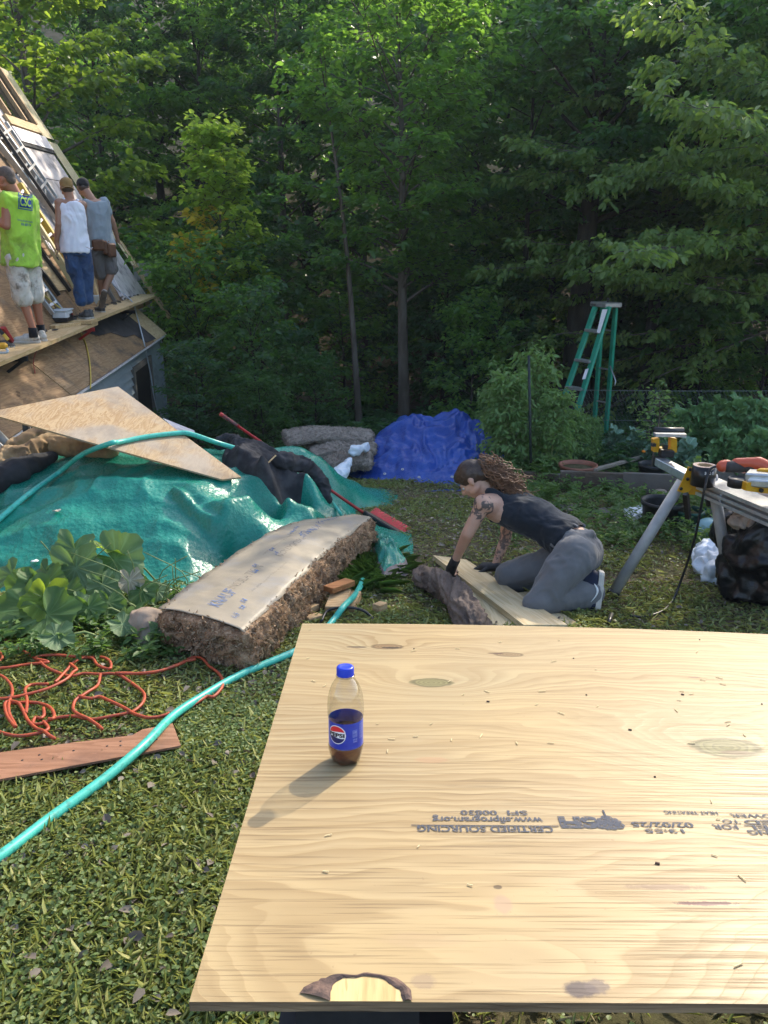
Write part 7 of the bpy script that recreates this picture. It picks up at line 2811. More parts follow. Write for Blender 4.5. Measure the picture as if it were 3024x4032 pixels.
w_, P, Dn, Nn, sz = grow(140, .75, .008, .3, .16, 10, 4, 5, .06, 30, .3, .15, meshtwigs=True)
t = thing('potted_plant', lp_ + np.array([0, 0, .26]), 'lanky flowering plant growing in the black nursery pot', 'plant')
put_mesh('stem', w_.mesh('stem', m_bark, (0, 0, 0), True), t)
put_mesh('foliage', leaf_mesh('foliage', P, Dn, Nn, sz, m_lf_tom, .5), t)
MB().lathe([(.0, -.01), (.022, .0), (.018, .014), (0, .02)], AY(2534, 1779, 8.3), seg=8).build('flower', mat('orange flower', (.75, .22, .01), None, rough=.6), t, True)
w_, P, Dn, Nn, sz = grow(141, .3, .006, .1, .14, 12, 4, 5, .05, 30, .3, .15, meshtwigs=True)
t = thing('potted_plant', GP(2700, 2095) + np.array([0, 0, .18]), 'small leafy plant in the dark green pot', 'plant')
put_mesh('stem', w_.mesh('stem', m_stem, (0, 0, 0), True), t)
put_mesh('foliage', leaf_mesh('foliage', P, Dn, Nn, sz, m_lf_weed, .6), t)
for k, (px_, py_, rr) in enumerate(((2690, 1895, .13), (2615, 1915, .11), (2660, 1922, .09), (2600, 1950, .09), (2720, 1940, .08), (2560, 1985, .07), (2640, 1975, .06))):
    stone(GP(px_, py_, rr * .4), (rr, rr * .85, rr * .7), ('large round', 'broad flat', 'small grey', 'low mossy', 'half hidden', 'little pale', 'smallest')[k] + ' stone of the rough edging by the black nursery pot', 40 + k, 'stones edging the garden')
m_bluebin = mat('blue plastic', (.02, .17, .50), (.025, .2, .55), 10, .4)
m_purple = mat('purple plastic', (.22, .09, .36), (.26, .11, .42), 10, .45)
def tub(name, a, b_, h, w, m, label):
    p, q = GP(*a), GP(*b_)
    d = unit(q - p)
    t = thing(name, (p + q) / 2, label, 'bucket')
    L = np.linalg.norm(q - p)
    Rb = np.stack([d, np.cross((0, 0, 1), d), (0, 0, 1)], 1)
    V = []
    for (s, z) in ((.8, 0), (1.0, h), (1.06, h), (1.06, h + .02), (.96, h + .02), (.9, h - .02), (.78, .02)):
        for (sx, sy) in ((-1, -1), (1, -1), (1, 1), (-1, 1)):
            V.append((p + q) / 2 + Rb @ np.array([sx * L / 2 * s, sy * w / 2 * s, z]))
    Fs = [(3, 2, 1, 0)]
    for i in range(6):
        for k in range(4):
            Fs.append((i * 4 + k, i * 4 + (k + 1) % 4, (i + 1) * 4 + (k + 1) % 4, (i + 1) * 4 + k))
    Fs.append((24, 25, 26, 27))
    mb = MB()
    mb.add(V, Fs)
    mb.build('body', m, t)
    return t
tub('storage_tub', (2775, 2048), (2850, 2048), .33, .22, m_bluebin, 'bright blue tub behind the legs of the saw stand')
tub('storage_tub', (2800, 2070), (2880, 2070), .28, .20, m_purple, 'purple tub in front of the blue one behind the saw stand')
# watering can
m_wcan = mat('pale blue plastic', (.20, .36, .39), (.25, .41, .43), 8, .45)
wc = thing('watering_can', GP(2800, 2110), 'pale blue watering can lying behind the saw stand leg', 'watering can')
c = Clay()
c.cap(GP(2785, 2085, .10), GP(2840, 2085, .10), .10, .10)
c.fuse('body', m_wcan, wc, .01, 2)
MB().tube(spline([GP(2765, 2090, .16), GP(2745, 2088, .14), GP(2748, 2100, .07), GP(2775, 2100, .05)], 14), .016, 8).build('handle', m_wcan, wc, True)
MB().tube(spline([GP(2830, 2112, .04), GP(2760, 2118, .04), GP(2715, 2128, .03)], 12), .015, 8).build('spout', m_wcan, wc, True)
# old planks and slates lying about
flat_board([(2345, 2000), (2420, 1996), (2520, 2055), (2455, 2065)], .02, .02, m_gwood, 'grey weathered plank lying in the weeds behind the woman', 'old_plank')
flat_board([(2190, 1980), (2330, 1988), (2350, 2010), (2230, 2010)], .02, .03, m_gwood, 'flat grey slab among the weeds behind the woman\'s back', 'stone_slab')
flat_board([(2520, 2065), (2660, 2085), (2655, 2108), (2540, 2090)], .03, .02, m_orangewood, 'reddish brown board on the ground under the large black pot', 'old_plank')
flat_board([(2655, 2085), (2810, 2095), (2805, 2118), (2680, 2110)], .03, .03, m_gwood, 'grey board on the ground by the watering can', 'old_plank')
flat_board([(2455, 2000), (2540, 1985), (2545, 2010), (2480, 2040)], .09, .05, m_whitebag, 'white lid among the weeds left of the large black pot', 'plastic_tray')

# ================================================================== SAW STAND
m_steel_leg = mat('grey tube steel', (.36, .35, .33), (.30, .29, .275), 12, .45, .05, 60)
m_alu_rail = mat('brushed aluminium rail', (.60, .61, .62), (.50, .51, .52), 30, .32, .1, 120, metal=.75)
m_dwyellow = mat('yellow tool paint', (.62, .32, .012), (.56, .28, .012), 15, .42)
st = thing('saw_stand', GP(2650, 2345), 'yellow and silver folding saw stand at the right edge', 'saw stand')
ZB = AY(2712, 1872, 4.72)
ze = ZB[2]
def beam_pt(px, py, dz=0.0):
    d = ray(px, py)
    return CAMP + d * ((ze + dz - CAMP[2]) / d[2])
E0, E1 = beam_pt(2712, 1876), beam_pt(3024, 2005)
bd_ = unit(E1 - E0)
bl_ = unit(np.cross(bd_, (0, 0, 1)))
if bl_[0] > 0:
    bl_ = -bl_                                     # towards the left side of the picture
E1 = E0 + bd_ * 2.4
Rbm = frame(bd_)
cx_ = -bl_ * .07
mbm = MB()
sec = [(-.085, 0), (.07, 0), (.07, -.022), (.035, -.024), (.035, -.038), (.072, -.040), (.072, -.058), (.035, -.060), (.035, -.074), (.072, -.076), (.072, -.095), (-.085, -.095)]
ring = lambda o: [o + bl_ * s + np.array([0, 0, z]) for s, z in sec]
a_, b_ = ring(E0 + cx_ * .0 - bl_ * .07), ring(E1 - bl_ * .07)
k_ = len(sec)
mbm.add(a_ + b_, [tuple(range(k_))[::-1], tuple(range(k_, 2 * k_))] + [(i, (i + 1) % k_, k_ + (i + 1) % k_, k_ + i) for i in range(k_)])
mbm.build('main_beam', m_alu_rail, st)
X0 = beam_pt(2598, 1806, -.02)
X1 = E0 - bl_ * .05 + bd_ * .3 + np.array([0, 0, -.05])
MB().bar(X0 + np.array([0, 0, -.02]), X1, .075, .055, (0, 0, 1), bevel=.004).build('extension_arm', m_alu_rail, st)
MB().box(X0 + np.array([0, .01, -.02]), (.085, .02, .075), frame(bd_)).build('end_cap', m_black_plastic, st)
fL, fR = GP(2410, 2345), GP(2882, 2352)
tL, tR = AY(2655, 1945, 4.62), AY(2812, 1925, 4.62)
for f, t_, nm in ((fL, tL, 0), (fR, tR, 1)):
    MB().tube([t_ + (t_ - f) * .12, f + (t_ - f) * .03], [.034, .036], 16).build('leg', m_steel_leg, st, True)
    d = unit(f - t_)
    MB().tube([f + (t_ - f) * .045, f], [.04, .043], 14).build('foot', m_black_plastic, st, True)
far = bd_ * 1.55
for f, t_ in ((fL + far, tL + far), (fR + far, tR + far)):
    f = f.copy()
    f[2] = float(gz(f[0], f[1]))
    MB().tube([t_ + (t_ - f) * .1, f], [.034, .036], 14).build('leg', m_steel_leg, st, True)
Ybk = AY(2690, 1900, 4.58)[1]
bp = [AY(px_, py_, Ybk) for px_, py_ in ((2712, 1838), (2762, 1850), (2760, 1872), (2740, 1905), (2714, 1936), (2690, 1941), (2668, 1934), (2692, 1885))]
MB().slab(bp, (0, -1, .1), .012).build('leg_bracket', m_dwyellow, st)
for px_, py_ in ((2717, 1848), (2755, 1860), (2707, 1886), (2731, 1895), (2681, 1924)):
    MB().lathe([(.011, 0), (.011, .006), (.006, .01)], AY(px_, py_, Ybk - .002), frame((0, 0, 1), (0, -1, 0)) @ rotx(0), 8).build('bolt', m_black_plastic, st)
MB().bar(AY(2712, 1920, 4.66), AY(2840, 1925, 4.60), .07, .075, (0, 0, 1), bevel=.006).build('cross_bracket', m_dwyellow, st)
MB().bar(AY(2700, 1945, 4.75), AY(2710, 2040, 4.8), .03, .03).build('latch', m_black_plastic, st)
MB().bar(AY(2785, 1935, 4.66), AY(2792, 1990, 4.66), .03, .03).build('latch', m_black_plastic, st)
# roller support
rs = thing('roller_support', X0, 'yellow roller work support at the far end of the saw stand', 'work support')
Yr = X0[1] + .02
bx0 = [AY(*p, Yr) for p in ((2573, 1730), (2597, 1726), (2597, 1764), (2640, 1766), (2642, 1724), (2666, 1728), (2666, 1782), (2573, 1780))]
MB().slab(bx0, (0, -1, 0), .05).build('frame', m_dwyellow, rs)
MB().bar(AY(2596, 1782, Yr - .02), AY(2650, 1786, Yr - .02), .06, .05, bevel=.006).build('base_clamp', m_black_plastic, rs)
MB().bar(AY(2577, 1711, Yr - .03), AY(2698, 1713, Yr - .03), .05, .022).build('stop_plate', m_alu_rail, rs)
MB().tube([AY(2576, 1696, Yr + .03), AY(2690, 1698, Yr + .03)], .026, 14).build('roller', m_black_plastic, rs, True)
MB().box(AY(2619, 1760, Yr - .05), (.03, .03, .03)).build('knob', m_black_plastic, rs)
MB().box(AY(2573, 1751, Yr - .03), (.025, .04, .02)).build('knob', m_black_plastic, rs)
# roll of tape standing on the rail
tp_ = beam_pt(2778, 1842) if False else AY(2775, 1835, 4.50)
tp_[2] = ze + .001
tr_ = .070
t = thing('tape_roll', tp_, 'fat black roll of tape standing on the saw stand rail', 'tape')
m_tape = mat('black tape', (.010, .010, .011), (.016, .014, .014), 30, .3)
MB().lathe([(.045, 0), (tr_, 0), (tr_, .125), (.045, .125)], tp_, None, 32, capb=False, capt=False).build('tape', m_tape, t, True)
MB().lathe([(.045, .1255), (tr_ * .97, .1255)], tp_, None, 32, capb=False, capt=False).build('tape_edge', mat('tan tape edge', (.42, .30, .24), None, rough=.7), t)
MB().lathe([(.044, 0), (.044, .126), (.038, .126), (.038, 0)], tp_, None, 28, capb=False, capt=False).build('core', m_kraft, t, True)
va = math.atan2(-tp_[1], -tp_[0])
mb = MB()
def onroll(W):
    return np.array([tp_ + np.array([(tr_ + .0008) * math.cos(va + w[0] / tr_), (tr_ + .0008) * math.sin(va + w[0] / tr_), w[1]]) for w in W])
text_on(mb, 'D TAPE', (.060, .100, 0), (-1, 0, 0), (0, -1, 0), .017, .055, .03, 0, onroll)
mb.build('lettering', m_lab_white, t)
# reciprocating tool in orange with its cord
m_tool_or = mat('orange tool plastic', (.55, .10, .045), (.50, .085, .04), 12, .4)
m_grip = mat('grey rubber grip', (.045, .038, .035), (.06, .05, .047), 30, .8)
tl = thing('power_tool', AY(2930, 1830, 4.2), 'orange handheld power tool with dark grips lying on the saw stand', 'power tool')
Yt = 4.3
c = Clay()
c.cap(AY(2846, 1836, Yt), AY(2862, 1832, Yt), .036, .034)
c.cap(AY(2925, 1838, Yt), AY(2935, 1836, Yt), .038, .038)
c.cap(AY(2900, 1822, Yt), AY(2990, 1826, Yt - .03), .028, .04)
c.cap(AY(2985, 1828, Yt - .03), AY(3060, 1860, Yt - .08), .045, .04)
c.fuse('housing', m_tool_or, tl, .006, 2)
c = Clay()
c.cap(AY(2862, 1836, Yt - .005), AY(2920, 1840, Yt - .005), .036, .033)
c.cap(AY(2945, 1842, Yt - .02), AY(2985, 1848, Yt - .03), .030, .035)
c.fuse('grip', m_grip, tl, .006, 2)
ec = [AY(2845, 1836, Yt), AY(2815, 1838, Yt + .02), AY(2790, 1858, 4.32), AY(2775, 1920, 4.28), AY(2758, 2010, 4.3), AY(2738, 2110, 4.36), AY(2705, 2220, 4.42), AY(2672, 2310, 4.45), GP(2650, 2362, .02), GP(2610, 2405, .012), GP(2540, 2428, .012), GP(2480, 2425, .012)]
tag(MB().tube(spline(ec, 90), .0078, 8).build('power_cable', m_black_plastic, smooth=True), 'black power cord hanging from the orange tool down to the grass', 'cord')
tag(MB().tube([GP(2408, 2420, .03), GP(2396, 2455, .03)], [.014, .010], 8).build('cord_plug', m_black_plastic, smooth=True), 'small black plug lying on the grass behind the table', 'plug')
# clamp and mount on the rail
ms = thing('saw_mount', AY(2975, 1900, 4.0), 'silver saw mounting bracket with yellow clamp on the stand rail', 'saw mount')
MB().lathe([(.001, 0), (.05, 0), (.052, .045), (.048, .05), (.046, .042), (.001, .04)], AY(2905, 1888, 4.05) - np.array([0, 0, .04]), None, 24).build('cup', m_black_plastic, ms, True)
MB().bar(AY(2940, 1872, 4.05), AY(3080, 1880, 3.95), .11, .05, bevel=.008).build('arm', m_alu_rail, ms)
MB().bar(AY(2948, 1895, 4.0), AY(3080, 1905, 3.9), .09, .04, bevel=.006).build('plate', m_alu_rail, ms)
MB().bar(AY(2985, 1852, 4.05), AY(3090, 1856, 3.95), .05, .02, bevel=.004).build('yellow_strip', m_dwyellow, ms)
q = [AY(*p, 3.95) for p in ((2940, 1902), (2962, 1898), (3090, 1910), (3090, 1950), (2985, 1940), (2936, 1932))]
MB().slab(q, (0, -1, .1), .05).build('clamp', m_dwyellow, ms)
MB().lathe([(.012, 0), (.012, .01)], AY(2996, 1930, 3.94), frame((0, 0, 1), (0, -1, 0)), 8).build('bolt', m_black_plastic, ms)

# ================================================================== BAGS ON THE RIGHT
m_binbag = mat('black bin bag', (.006, .006, .008), (.010, .010, .013), 8, .33, .5, 14, dist=.03)
def bag(pts, m, label, vox, wr, name='bin_bag', seed=1, ws=5.0):
    c = Clay()
    for (p, r) in pts:
        c.ell(p, (r, r * .85, r))
    for (p, r), (q, s_) in zip(pts[:-1], pts[1:]):
        c.cap(p, q, r * .92, s_ * .92)
    o = c.fuse(name, m, None, vox, 3, wr, ws, seed)
    return tag(o, label, 'bag')
bag([(GP(2985, 2300, .18) + np.array([.16, .2, 0]), .27), (GP(2960, 2200, .35) + np.array([.16, .15, 0]), .21), (AY(2925, 2090, 4.75), .16), (AY(2905, 1985, 4.95), .075), (AY(2892, 1935, 5.05), .04)], m_binbag, 'black plastic bin bag slumped at the right edge under the saw stand', .014, .085, seed=3, ws=4.5)
bag([(AY(3100, 2200, 4.7), .26), (AY(3080, 2290, 4.6), .27)], m_binbag, 'open black bag holding insulation lumps at the right edge', .014, .07, seed=6, ws=5)
m_lump = mat('tan insulation lump', (.34, .25, .19), (.45, .36, .29), 9, 1.0, .9, 50, dist=.012)
for k, (px_, py_, r0, r1) in enumerate(((2945, 1995, .045, .05), (2985, 1985, .05, .045), (2960, 2030, .055, .045), (3010, 2025, .06, .05), (2940, 2052, .045, .05), (2995, 2062, .06, .055), (3030, 2000, .05, .05))):
    c = Clay()
    a = AY(px_, py_, 4.50 - .02 * k)
    c.cap(a - np.array([.05, 0, .01 * (k % 3)]), a + np.array([.06, .02, .015]), r0, r1)
    o = c.fuse('insulation_lump', m_lump, None, .010, 1, .035, 12, 50 + k)
    tag(o, ('leftmost tan insulation lump at the top of the bin bag', 'upper tan insulation lump below the yellow clamp', 'curled tan insulation lump in the middle of the bag', 'plump tan insulation lump at the right edge', 'low pointed tan insulation lump on the bag rim', 'largest reddish tan insulation lump on the bag', 'highest insulation lump at the far right')[k], 'insulation', 'insulation lumps in the bin bag')
bag([(AY(2930, 1960, 5.6), .13), (AY(2915, 2020, 5.5), .15)], m_whitebag, 'grey white printed sack behind the black bin bag', .012, .05, 'sack', 9, 7)
bag([(GP(2800, 2230, .06), .10), (GP(2775, 2165, .05), .09), (GP(2830, 2262, .06), .09), (GP(2845, 2150, .12), .08)], m_whitebag, 'crumpled white plastic bag on the grass behind the stand leg', .010, .06, 'plastic_bag', 12, 7)

# ================================================================== THINGS ON THE SCAFFOLD
def on_plank(px, py, lift=.0, top2=False):
    z = (0.052 if top2 else 0.0) + lift
    n_ = np.cross(HU, HV)
    return PL(px, py, HP(0, 0, z), n_ / np.linalg.norm(n_))
b0 = on_plank(250, 1290, .0)
bw = MB().bar(on_plank(196, 1288, .02), on_plank(298, 1274, .02), .20, .04).build('wood_block', m_lumber)
tag(bw, 'short board under the clear tub on the scaffold plank', 'wood block')
tbp = on_plank(250, 1266, .045)
tubx = thing('clear_tub', tbp, 'clear plastic tub with black label standing on the scaffold plank', 'tub')
m_clear = mat('cloudy clear plastic', (.48, .52, .56), (.56, .60, .64), 8, .3)
du = unit(HU)
MB().bar(tbp - du * .14 + HZ * .075, tbp + du * .14 + HZ * .075, .19, .13, bevel=.015).build('tub', m_clear, tubx)
MB().bar(tbp - du * .155 + HZ * .152, tbp + du * .155 + HZ * .152, .21, .018, bevel=.006).build('rim', m_clear, tubx)
MB().bar(tbp - du * .143 + HZ * .035, tbp + du * .143 + HZ * .035, .196, .055, bevel=.004).build('dark_label', m_lab_black, tubx)
MB().bar(tbp - du * .02 + HZ * .078, tbp + du * .142 + HZ * .078, .1945, .05, bevel=.004).build('dark_label', m_lab_black, tubx)
MB().box(tbp + du * .09 + HZ * .088 + HV * .0975, (.008, .03, .02)).build('red_mark', m_red, tubx)
bk = on_plank(405, 1208, .0, True) - HV * .13
bkt = thing('white_bucket', bk, 'white bucket with an orange patch behind the lifted heel', 'bucket')
MB().lathe([(.09, 0), (.105, .16), (.112, .165), (.112, .18), (.10, .18), (.095, .16), (.085, .01)], bk, None, 20, capt=False).build('pail', m_clear, bkt, True)
MB().box(bk + HV * .105 + HU * .05 + HZ * .045, (.02, .07, .06)).build('orange_patch', m_tool_or, bkt)
tm = on_plank(115, 1338, .02)
tmo = thing('tape_measure', tm, 'yellow and black tape measure at the edge of the scaffold plank', 'tape measure')
MB().box(tm + HZ * .015, (.055, .11, .05), rotz(.5), bevel=.012).build('case', m_black_plastic, tmo)
MB().box(tm + HZ * .015 - du * .035, (.058, .035, .052), rotz(.5), bevel=.01).build('side_panel', m_dwyellow, tmo)
# tools at the near end
Ytn = 7.75
tag(MB().bar(AY(10, 1290, Ytn - .1), AY(45, 1345, Ytn), .05, .035).build('red_bar', m_red), 'red metal bar leaning at the near end of the scaffold plank', 'bar')
sq_ = thing('framing_level', AY(15, 1310, 7.6), 'short yellow level leaning at the near end of the plank', 'level')
MB().bar(AY(-20, 1278, 7.55), AY(32, 1338, 7.6), .055, .03, bevel=.004).build('body', m_yellow_rail, sq_)
MB().bar(AY(-6, 1296, 7.53), AY(12, 1315, 7.55), .03, .034).build('window', m_black_plastic, sq_)
hs = thing('hand_saw', AY(30, 1360, 7.6), 'dark toothed saw blade hanging over the plank edge at far left', 'saw')
mb = MB()
a, b_, c_ = AY(-10, 1368, 7.55), AY(62, 1362, 7.75), AY(42, 1336, 7.8)
mb.slab([a, b_, c_, AY(0, 1340, 7.6)], (0, -1, .3), .004)
mb.build('blade', m_dkwood, hs)
mb = MB()
for k in range(8):
    p = a + (b_ - a) * (k / 8)
    q = a + (b_ - a) * ((k + .6) / 8)
    mb.add([p, q, (p + q) / 2 + np.array([0, -.005, -.03])], [(0, 1, 2)])
mb.build('teeth', m_alu, hs)
MB().box(AY(8, 1362, 7.5), (.10, .07, .06), rotz(.3), bevel=.02).build('handle', m_dwyellow, hs)
g = np.random.default_rng(77)
m_debris = mat('roof debris', (.05, .045, .04), (.11, .09, .075), 20, .9)
mb = MB()
for k in range(60):
    s_ = g.uniform(0, 7.3)
    p = HP(s_, -.31 + g.uniform(-.03, .1), .056 if s_ > 2.9 else .004)
    mb.box(p + HZ * .01, (g.uniform(.02, .08), g.uniform(.01, .04), g.uniform(.005, .03)), rotz(g.random() * 3))
tag(mb.build('shingle_debris', m_debris), 'dark shingle crumbs scattered on the scaffold plank', 'debris', None, 'stuff')
# ropes and cords hanging over the roof
m_rope = mat('white rope', (.50, .54, .57), (.38, .42, .46), 60, .8, .4, 200)
m_ycord = mat('yellow cord', (.52, .38, .06), (.46, .33, .05), 20, .55)
rp = [(420, 1085, 'r'), (455, 1130, 'r'), (490, 1160, 'r'), (519, 1180, 'p')]
P_ = [RP(*roof_px(x, y, .09), .09) for x, y, _ in rp[:3]] + [on_plank(519, 1186, .02, True)]
sl = on_plank(519, 1186, .02, True)
for x, y in ((530, 1210), (548, 1275), (566, 1345)):
    P_.append(PL(x, y, low(0, 0, .07), LNv))
for x, y in ((580, 1410), (594, 1480), (606, 1560), (622, 1625)):
    P_.append(AY(x, y, P_[-1][1] - .02) if False else PL(x, y, HP(0, WV + .06, 0), unit(np.cross(HU, HZ))))
tag(MB().tube(spline(P_, 90), .011, 8).build('rope', m_rope, smooth=True), 'white rope hanging from the roof past the window', 'rope')
P_ = [RP(*roof_px(x, y, .1), .1) for x, y in ((153, 1140), (200, 1185), (240, 1215))] + [on_plank(268, 1240, .06), on_plank(292, 1272, .01) + HV * .03]
for x, y in ((318, 1310), (338, 1355), (352, 1420), (357, 1480), (356, 1530)):
    P_.append(PL(x, y, low(0, 0, .03), LNv))
tag(MB().tube(spline(P_, 90), .0085, 8).build('air_hose', m_ycord, smooth=True), 'yellow cord running over the plank and down the lower roof', 'cord')
lo_p = [AY(-20, 1372, 7.5), AY(10, 1368, 7.5), AY(28, 1376, 7.5), AY(24, 1388, 7.48), AY(-20, 1390, 7.48)]
tag(MB().tube(spline(lo_p, 24), .012, 8).build('rope_loop', m_rope, smooth=True), 'white rope loop at the near end of the scaffold', 'rope')
P_ = [on_plank(150, 1345, .0) + HV * .04, PL(145, 1380, low(0, 0, .1), LNv), PL(132, 1420, low(0, 0, .05), LNv), PL(138, 1470, low(0, 0, .03), LNv)]
tag(MB().tube(spline(P_, 24), .005, 6).build('string', m_red, smooth=True), 'thin red string dangling below the scaffold plank', 'string')

# ================================================================== WEEDS, GRASS, LITTER
g = np.random.default_rng(2024)
def scatter_weeds(regions, m, label, name='weeds'):
    P, Dn, Nn, S_ = [], [], [], []
    for (x0, x1, y0, y1, npl, hmin, hmax, lf) in regions:
        for k in range(npl):
            x, y = g.uniform(x0, x1), g.uniform(y0, y1)
            z = float(gz(x, y))
            hh = g.uniform(hmin, hmax)
            lean = g.normal(0, .12, 2)
            nl = int(14 + 26 * hh / .3)
            f = g.random(nl) ** .7
            a = g.random(nl) * 6.28
            P.append(np.stack([x + lean[0] * f * hh * 2 + g.normal(0, .02, nl), y + lean[1] * f * hh * 2 + g.normal(0, .02, nl), z + f * hh], 1))
            Dn.append(np.stack([np.cos(a), np.sin(a), g.uniform(-.3, .7, nl)], 1))
            Nn.append(np.stack([g.normal(0, .35, nl), g.normal(0, .35, nl), np.ones(nl)], 1))
            S_.append(lf * g.uniform(.6, 1.3, nl))
    P, Dn, Nn, S_ = np.vstack(P), np.vstack(Dn), np.vstack(Nn), np.concatenate(S_)
    o = put_mesh(name, leaf_mesh(name, P, Dn, Nn, S_, m, .45))
    return tag(o, label, None, None, 'stuff')
scatter_weeds([(1.4, 3.2, 5.6, 8.7, 330, .05, .22, .055), (2.7, 3.6, 8.2, 9.0, 40, .05, .2, .06), (1.1, 2.0, 8.6, 9.2, 50, .06, .3, .08), (.9, 1.6, 5.2, 6.5, 40, .04, .12, .04), (2.6, 4.4, 5.6, 7.6, 80, .04, .2, .05)], m_lf_weed, 'leafy green weeds filling the ground by the garden bed', 'garden_weeds')
scatter_weeds([(-2.3, -1.05, 3.45, 4.5, 150, .03, .13, .055), (-1.1, -.75, 3.5, 4.2, 40, .03, .12, .05)], m_lf_weed, 'leafy weeds growing under the squash leaves', 'squash_weeds')
scatter_weeds([(1.5, 5.8, 9.3, 11.4, 420, .08, .35, .085), (-5.5, 7, 11.5, 17, 700, .08, .45, .11)], m_lf_under, 'dark ground cover leaves along the foot of the woods', 'ground_cover')

m_gA = mat_leaf('grass blade', (.16, .215, .05), (.40, .40, .17), (.44, .48, .12), .38, .55, .3)
m_gB = mat_leaf('clover leaf', (.12, .19, .06), (.25, .31, .12), (.30, .40, .09), .38, .5, .35)
m_gC = mat_leaf('dry cut grass', (.28, .24, .13), (.46, .42, .27), (.3, .25, .12), .25, .7, .2)
def lawn(n, x0, x1, y0, y1, blade, dens_edge=None, hmax=.035):
    x, y = g.uniform(x0, x1, n), g.uniform(y0, y1, n)
    return x, y
def in_poly(x, y, pl):
    r = np.zeros(len(x), bool)
    for (x0, y0), (x1, y1) in zip(pl, pl[1:] + pl[:1]):
        c_ = ((y0 > y) != (y1 > y)) & (x < (x1 - x0) * (y - y0) / (y1 - y0 + 1e-9) + x0)
        r ^= c_
    return r


NOGRASS = [[tuple(GP(*p)[:2]) for p in q_] for q_ in (((-130, 2985), (520, 2893), (690, 2846), (714, 2938), (0, 3070), (-130, 3095)), ((1700, 2190), (1836, 2203), (2290, 2470), (1880, 2480), (1800, 2268)),
           ((640, 2300), (1330, 2040), (1460, 2050), (1300, 2400), (900, 2600), (660, 2560)))]
segs = [(105000, -1.65, .15, 1.0, 3.0, 1.0), (12000, .0, 2.3, -.2, 2.0, 1.1), (75000, -2.3, 1.2, 3.0, 5.2, 1.25), (30000, .8, 3.6, 3.0, 5.6, 1.3), (52000, -.6, 2.6, 5.2, 9.0, 1.6), (26000, -3.7, -1.65, .4, 3.2, 1.5), (14000, -3.7, -2.3, 3.2, 4.9, 1.6), (16000, 2.4, 5.0, 2.0, 8.6, 1.9)]
Ps, Ds, Ns, Ss, Ms, Ts = [], [], [], [], [], []
for (n, x0, x1, y0, y1, sc) in segs:
    x, y = g.uniform(x0, x1, n), g.uniform(y0, y1, n)
    q = np.stack([x, y, 0 * x], 1)
    bare = fbm(q, 1.1, 3, 33)
    worn = np.where((y > 4.8), .55, 0.0) + np.where((x > -.1) & (x < .8) & (y > 4.3) & (y < 7), .3, 0)
    offp = np.ones(n, bool)
    for pg_ in NOGRASS:
        offp &= ~in_poly(x, y, pg_)
    keepm = (bare > -.30 + worn * .75 + .0) | (g.random(n) < .28)
    keepm &= offp
    x, y = x[keepm], y[keepm]
    n = len(x)
    z = gz(x, y) + .018 * fbm(np.stack([x, y, 0 * x], 1), .9, 4, 3)
    kind = g.random(n)
    clov = fnoise(np.stack([x, y, 0 * x], 1), 2.4, 8)
    isC = kind > (.86 - .22 * np.clip(y - 4.0, 0, 1) - .14 * np.clip(fnoise(np.stack([x, y, 0 * x], 1), 1.7, 14) * 2, 0, 1))
    isB = (kind < .30 + .34 * clov) & ~isC
    h = np.where(isB, g.uniform(.006, .028, n), g.uniform(0, .012, n)) * (1 + .3 * fnoise(np.stack([x, y, 0 * x], 1), 4, 2))
    a = g.random(n) * 6.283
    el = np.where(isB, g.normal(0, .35, n), np.where(isC, g.normal(.05, .12, n), g.uniform(.05, .75, n)))
    d = np.stack([np.cos(a) * np.cos(el), np.sin(a) * np.cos(el), np.sin(el)], 1)
    nn = np.where(isB[:, None], np.stack([g.normal(0, .35, n), g.normal(0, .35, n), np.ones(n)], 1), np.stack([g.normal(0, 1, n), g.normal(0, 1, n), np.full(n, .8)], 1))
    s = np.where(isB, g.uniform(.008, .019, n), g.uniform(.022, .062, n)) * sc ** .5
    Ps.append(np.stack([x, y, z + h], 1)), Ds.append(d), Ns.append(nn), Ss.append(s)
    Ms.append(np.where(isC, 2, np.where(isB, 1, 0)))
    Ts.append(np.clip(.5 + .3 * fnoise(np.stack([x, y, 0 * x], 1), 1.2, 6) + g.normal(0, .34, n), 0, 1))
P, Dn, Nn, S_, M_, T_ = np.vstack(Ps), np.vstack(Ds), np.vstack(Ns), np.concatenate(Ss), np.concatenate(Ms), np.concatenate(Ts)
for k, (nm, wd, m_, lab) in enumerate((('grass', .042, m_gA, 'short mown grass blades covering the sloping lawn'), ('clover', .95, m_gB, 'clover leaves mixed through the lawn'), ('dry_grass', .06, m_gC, 'dry cut grass bits lying over the lawn'))):
    s = M_ == k
    o = put_mesh(nm, leaf_mesh(nm, P[s], Dn[s], Nn[s], S_[s], m_, wd, .25, .35 if k != 1 else .1, T_[s]))
    tag(o, lab, None, None, 'stuff')
m_gT = mat_leaf('long grass blade', (.045, .115, .025), (.095, .19, .05), (.18, .33, .05), .35, .5, .3)
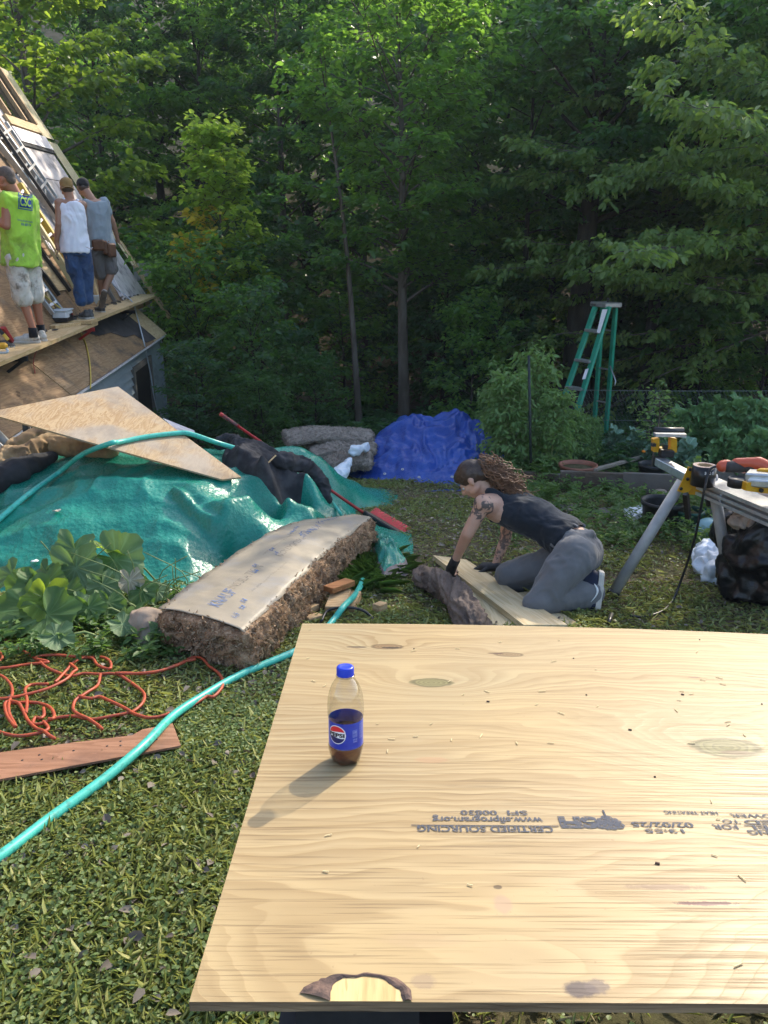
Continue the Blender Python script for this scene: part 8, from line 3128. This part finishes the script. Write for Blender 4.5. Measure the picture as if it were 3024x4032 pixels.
# long grass tuft by the wood scraps
n = 700
x, y = g.normal(-.12, .10, n), g.normal(5.05, .17, n)
a = g.random(n) * 6.28
P = np.stack([x, y, gz(x, y)], 1)
Dn = np.stack([np.cos(a) * .8, np.sin(a) * .8, np.ones(n)], 1)
o = put_mesh('long_grass', leaf_mesh('long_grass', P, Dn, np.stack([np.cos(a), np.sin(a), np.full(n, .3)], 1) * -1 + np.array([0, 0, 1.4]), g.uniform(.09, .22, n), m_gT, .016, .2, .75))
tag(o, 'tuft of long uncut grass beside the wood scraps', None, None, 'stuff')
# fallen leaves
m_fallen = mat_leaf('fallen leaf', (.13, .105, .085), (.24, .21, .17), (.12, .09, .05), .12, .75, .2)
n = 1500
x = np.concatenate([g.uniform(-1.7, .3, 500), g.uniform(-1.2, 2.6, 1000)])
y = np.concatenate([g.uniform(1.2, 3.4, 500), g.uniform(3.4, 9, 1000)])
a = g.random(n) * 6.28
P = np.stack([x, y, gz(x, y) + g.uniform(.01, .03, n)], 1)
o = put_mesh('fallen_leaves', leaf_mesh('fallen_leaves', P, np.stack([np.cos(a), np.sin(a), g.normal(0, .25, n)], 1), np.stack([g.normal(0, .4, n), g.normal(0, .4, n), np.ones(n)], 1), g.uniform(.02, .05, n), m_fallen, .7, .3, .3))
tag(o, 'grey brown fallen leaves scattered over the lawn', None, None, 'stuff')
# shavings on the worn soil
mb = MB()
for k in range(260):
    x, y = g.uniform(-.3, 1.3), g.uniform(4.2, 8)
    p = np.array([x, y, float(gz(x, y)) + .012])
    mb.box(p, (g.uniform(.01, .035), g.uniform(.006, .016), .003), rotz(g.random() * 3) @ rotx(g.normal(0, .4)))
tag(mb.build('wood_chips', mat('wood chips', (.30, .24, .17), (.42, .36, .28), 30, .9)), 'wood chips and bark bits trodden into the worn lawn', 'chips', None, 'stuff')

# ================================================================== HAZE: volume added to veil and lighten the dark woods
hz_ = MB().box((0, 15, 12), (146, 94, 40)).build('haze', None)
hz_.data.materials.clear()
_hm = bpy.data.materials.new('haze')
_hm.use_nodes = True
_hm.node_tree.nodes.clear()
_ho = _hm.node_tree.nodes.new('ShaderNodeOutputMaterial')
_hv = _hm.node_tree.nodes.new('ShaderNodeVolumePrincipled')
_hv.inputs['Color'].default_value = (.80, .88, .95, 1)
_hv.inputs['Density'].default_value = .0007
_hv.inputs['Anisotropy'].default_value = .2
_hm.node_tree.links.new(_hv.outputs[0], _ho.inputs['Volume'])
hz_.data.materials.append(_hm)
tag(hz_, 'thin pale haze volume added to lighten the dark woods', None, None, 'stuff')
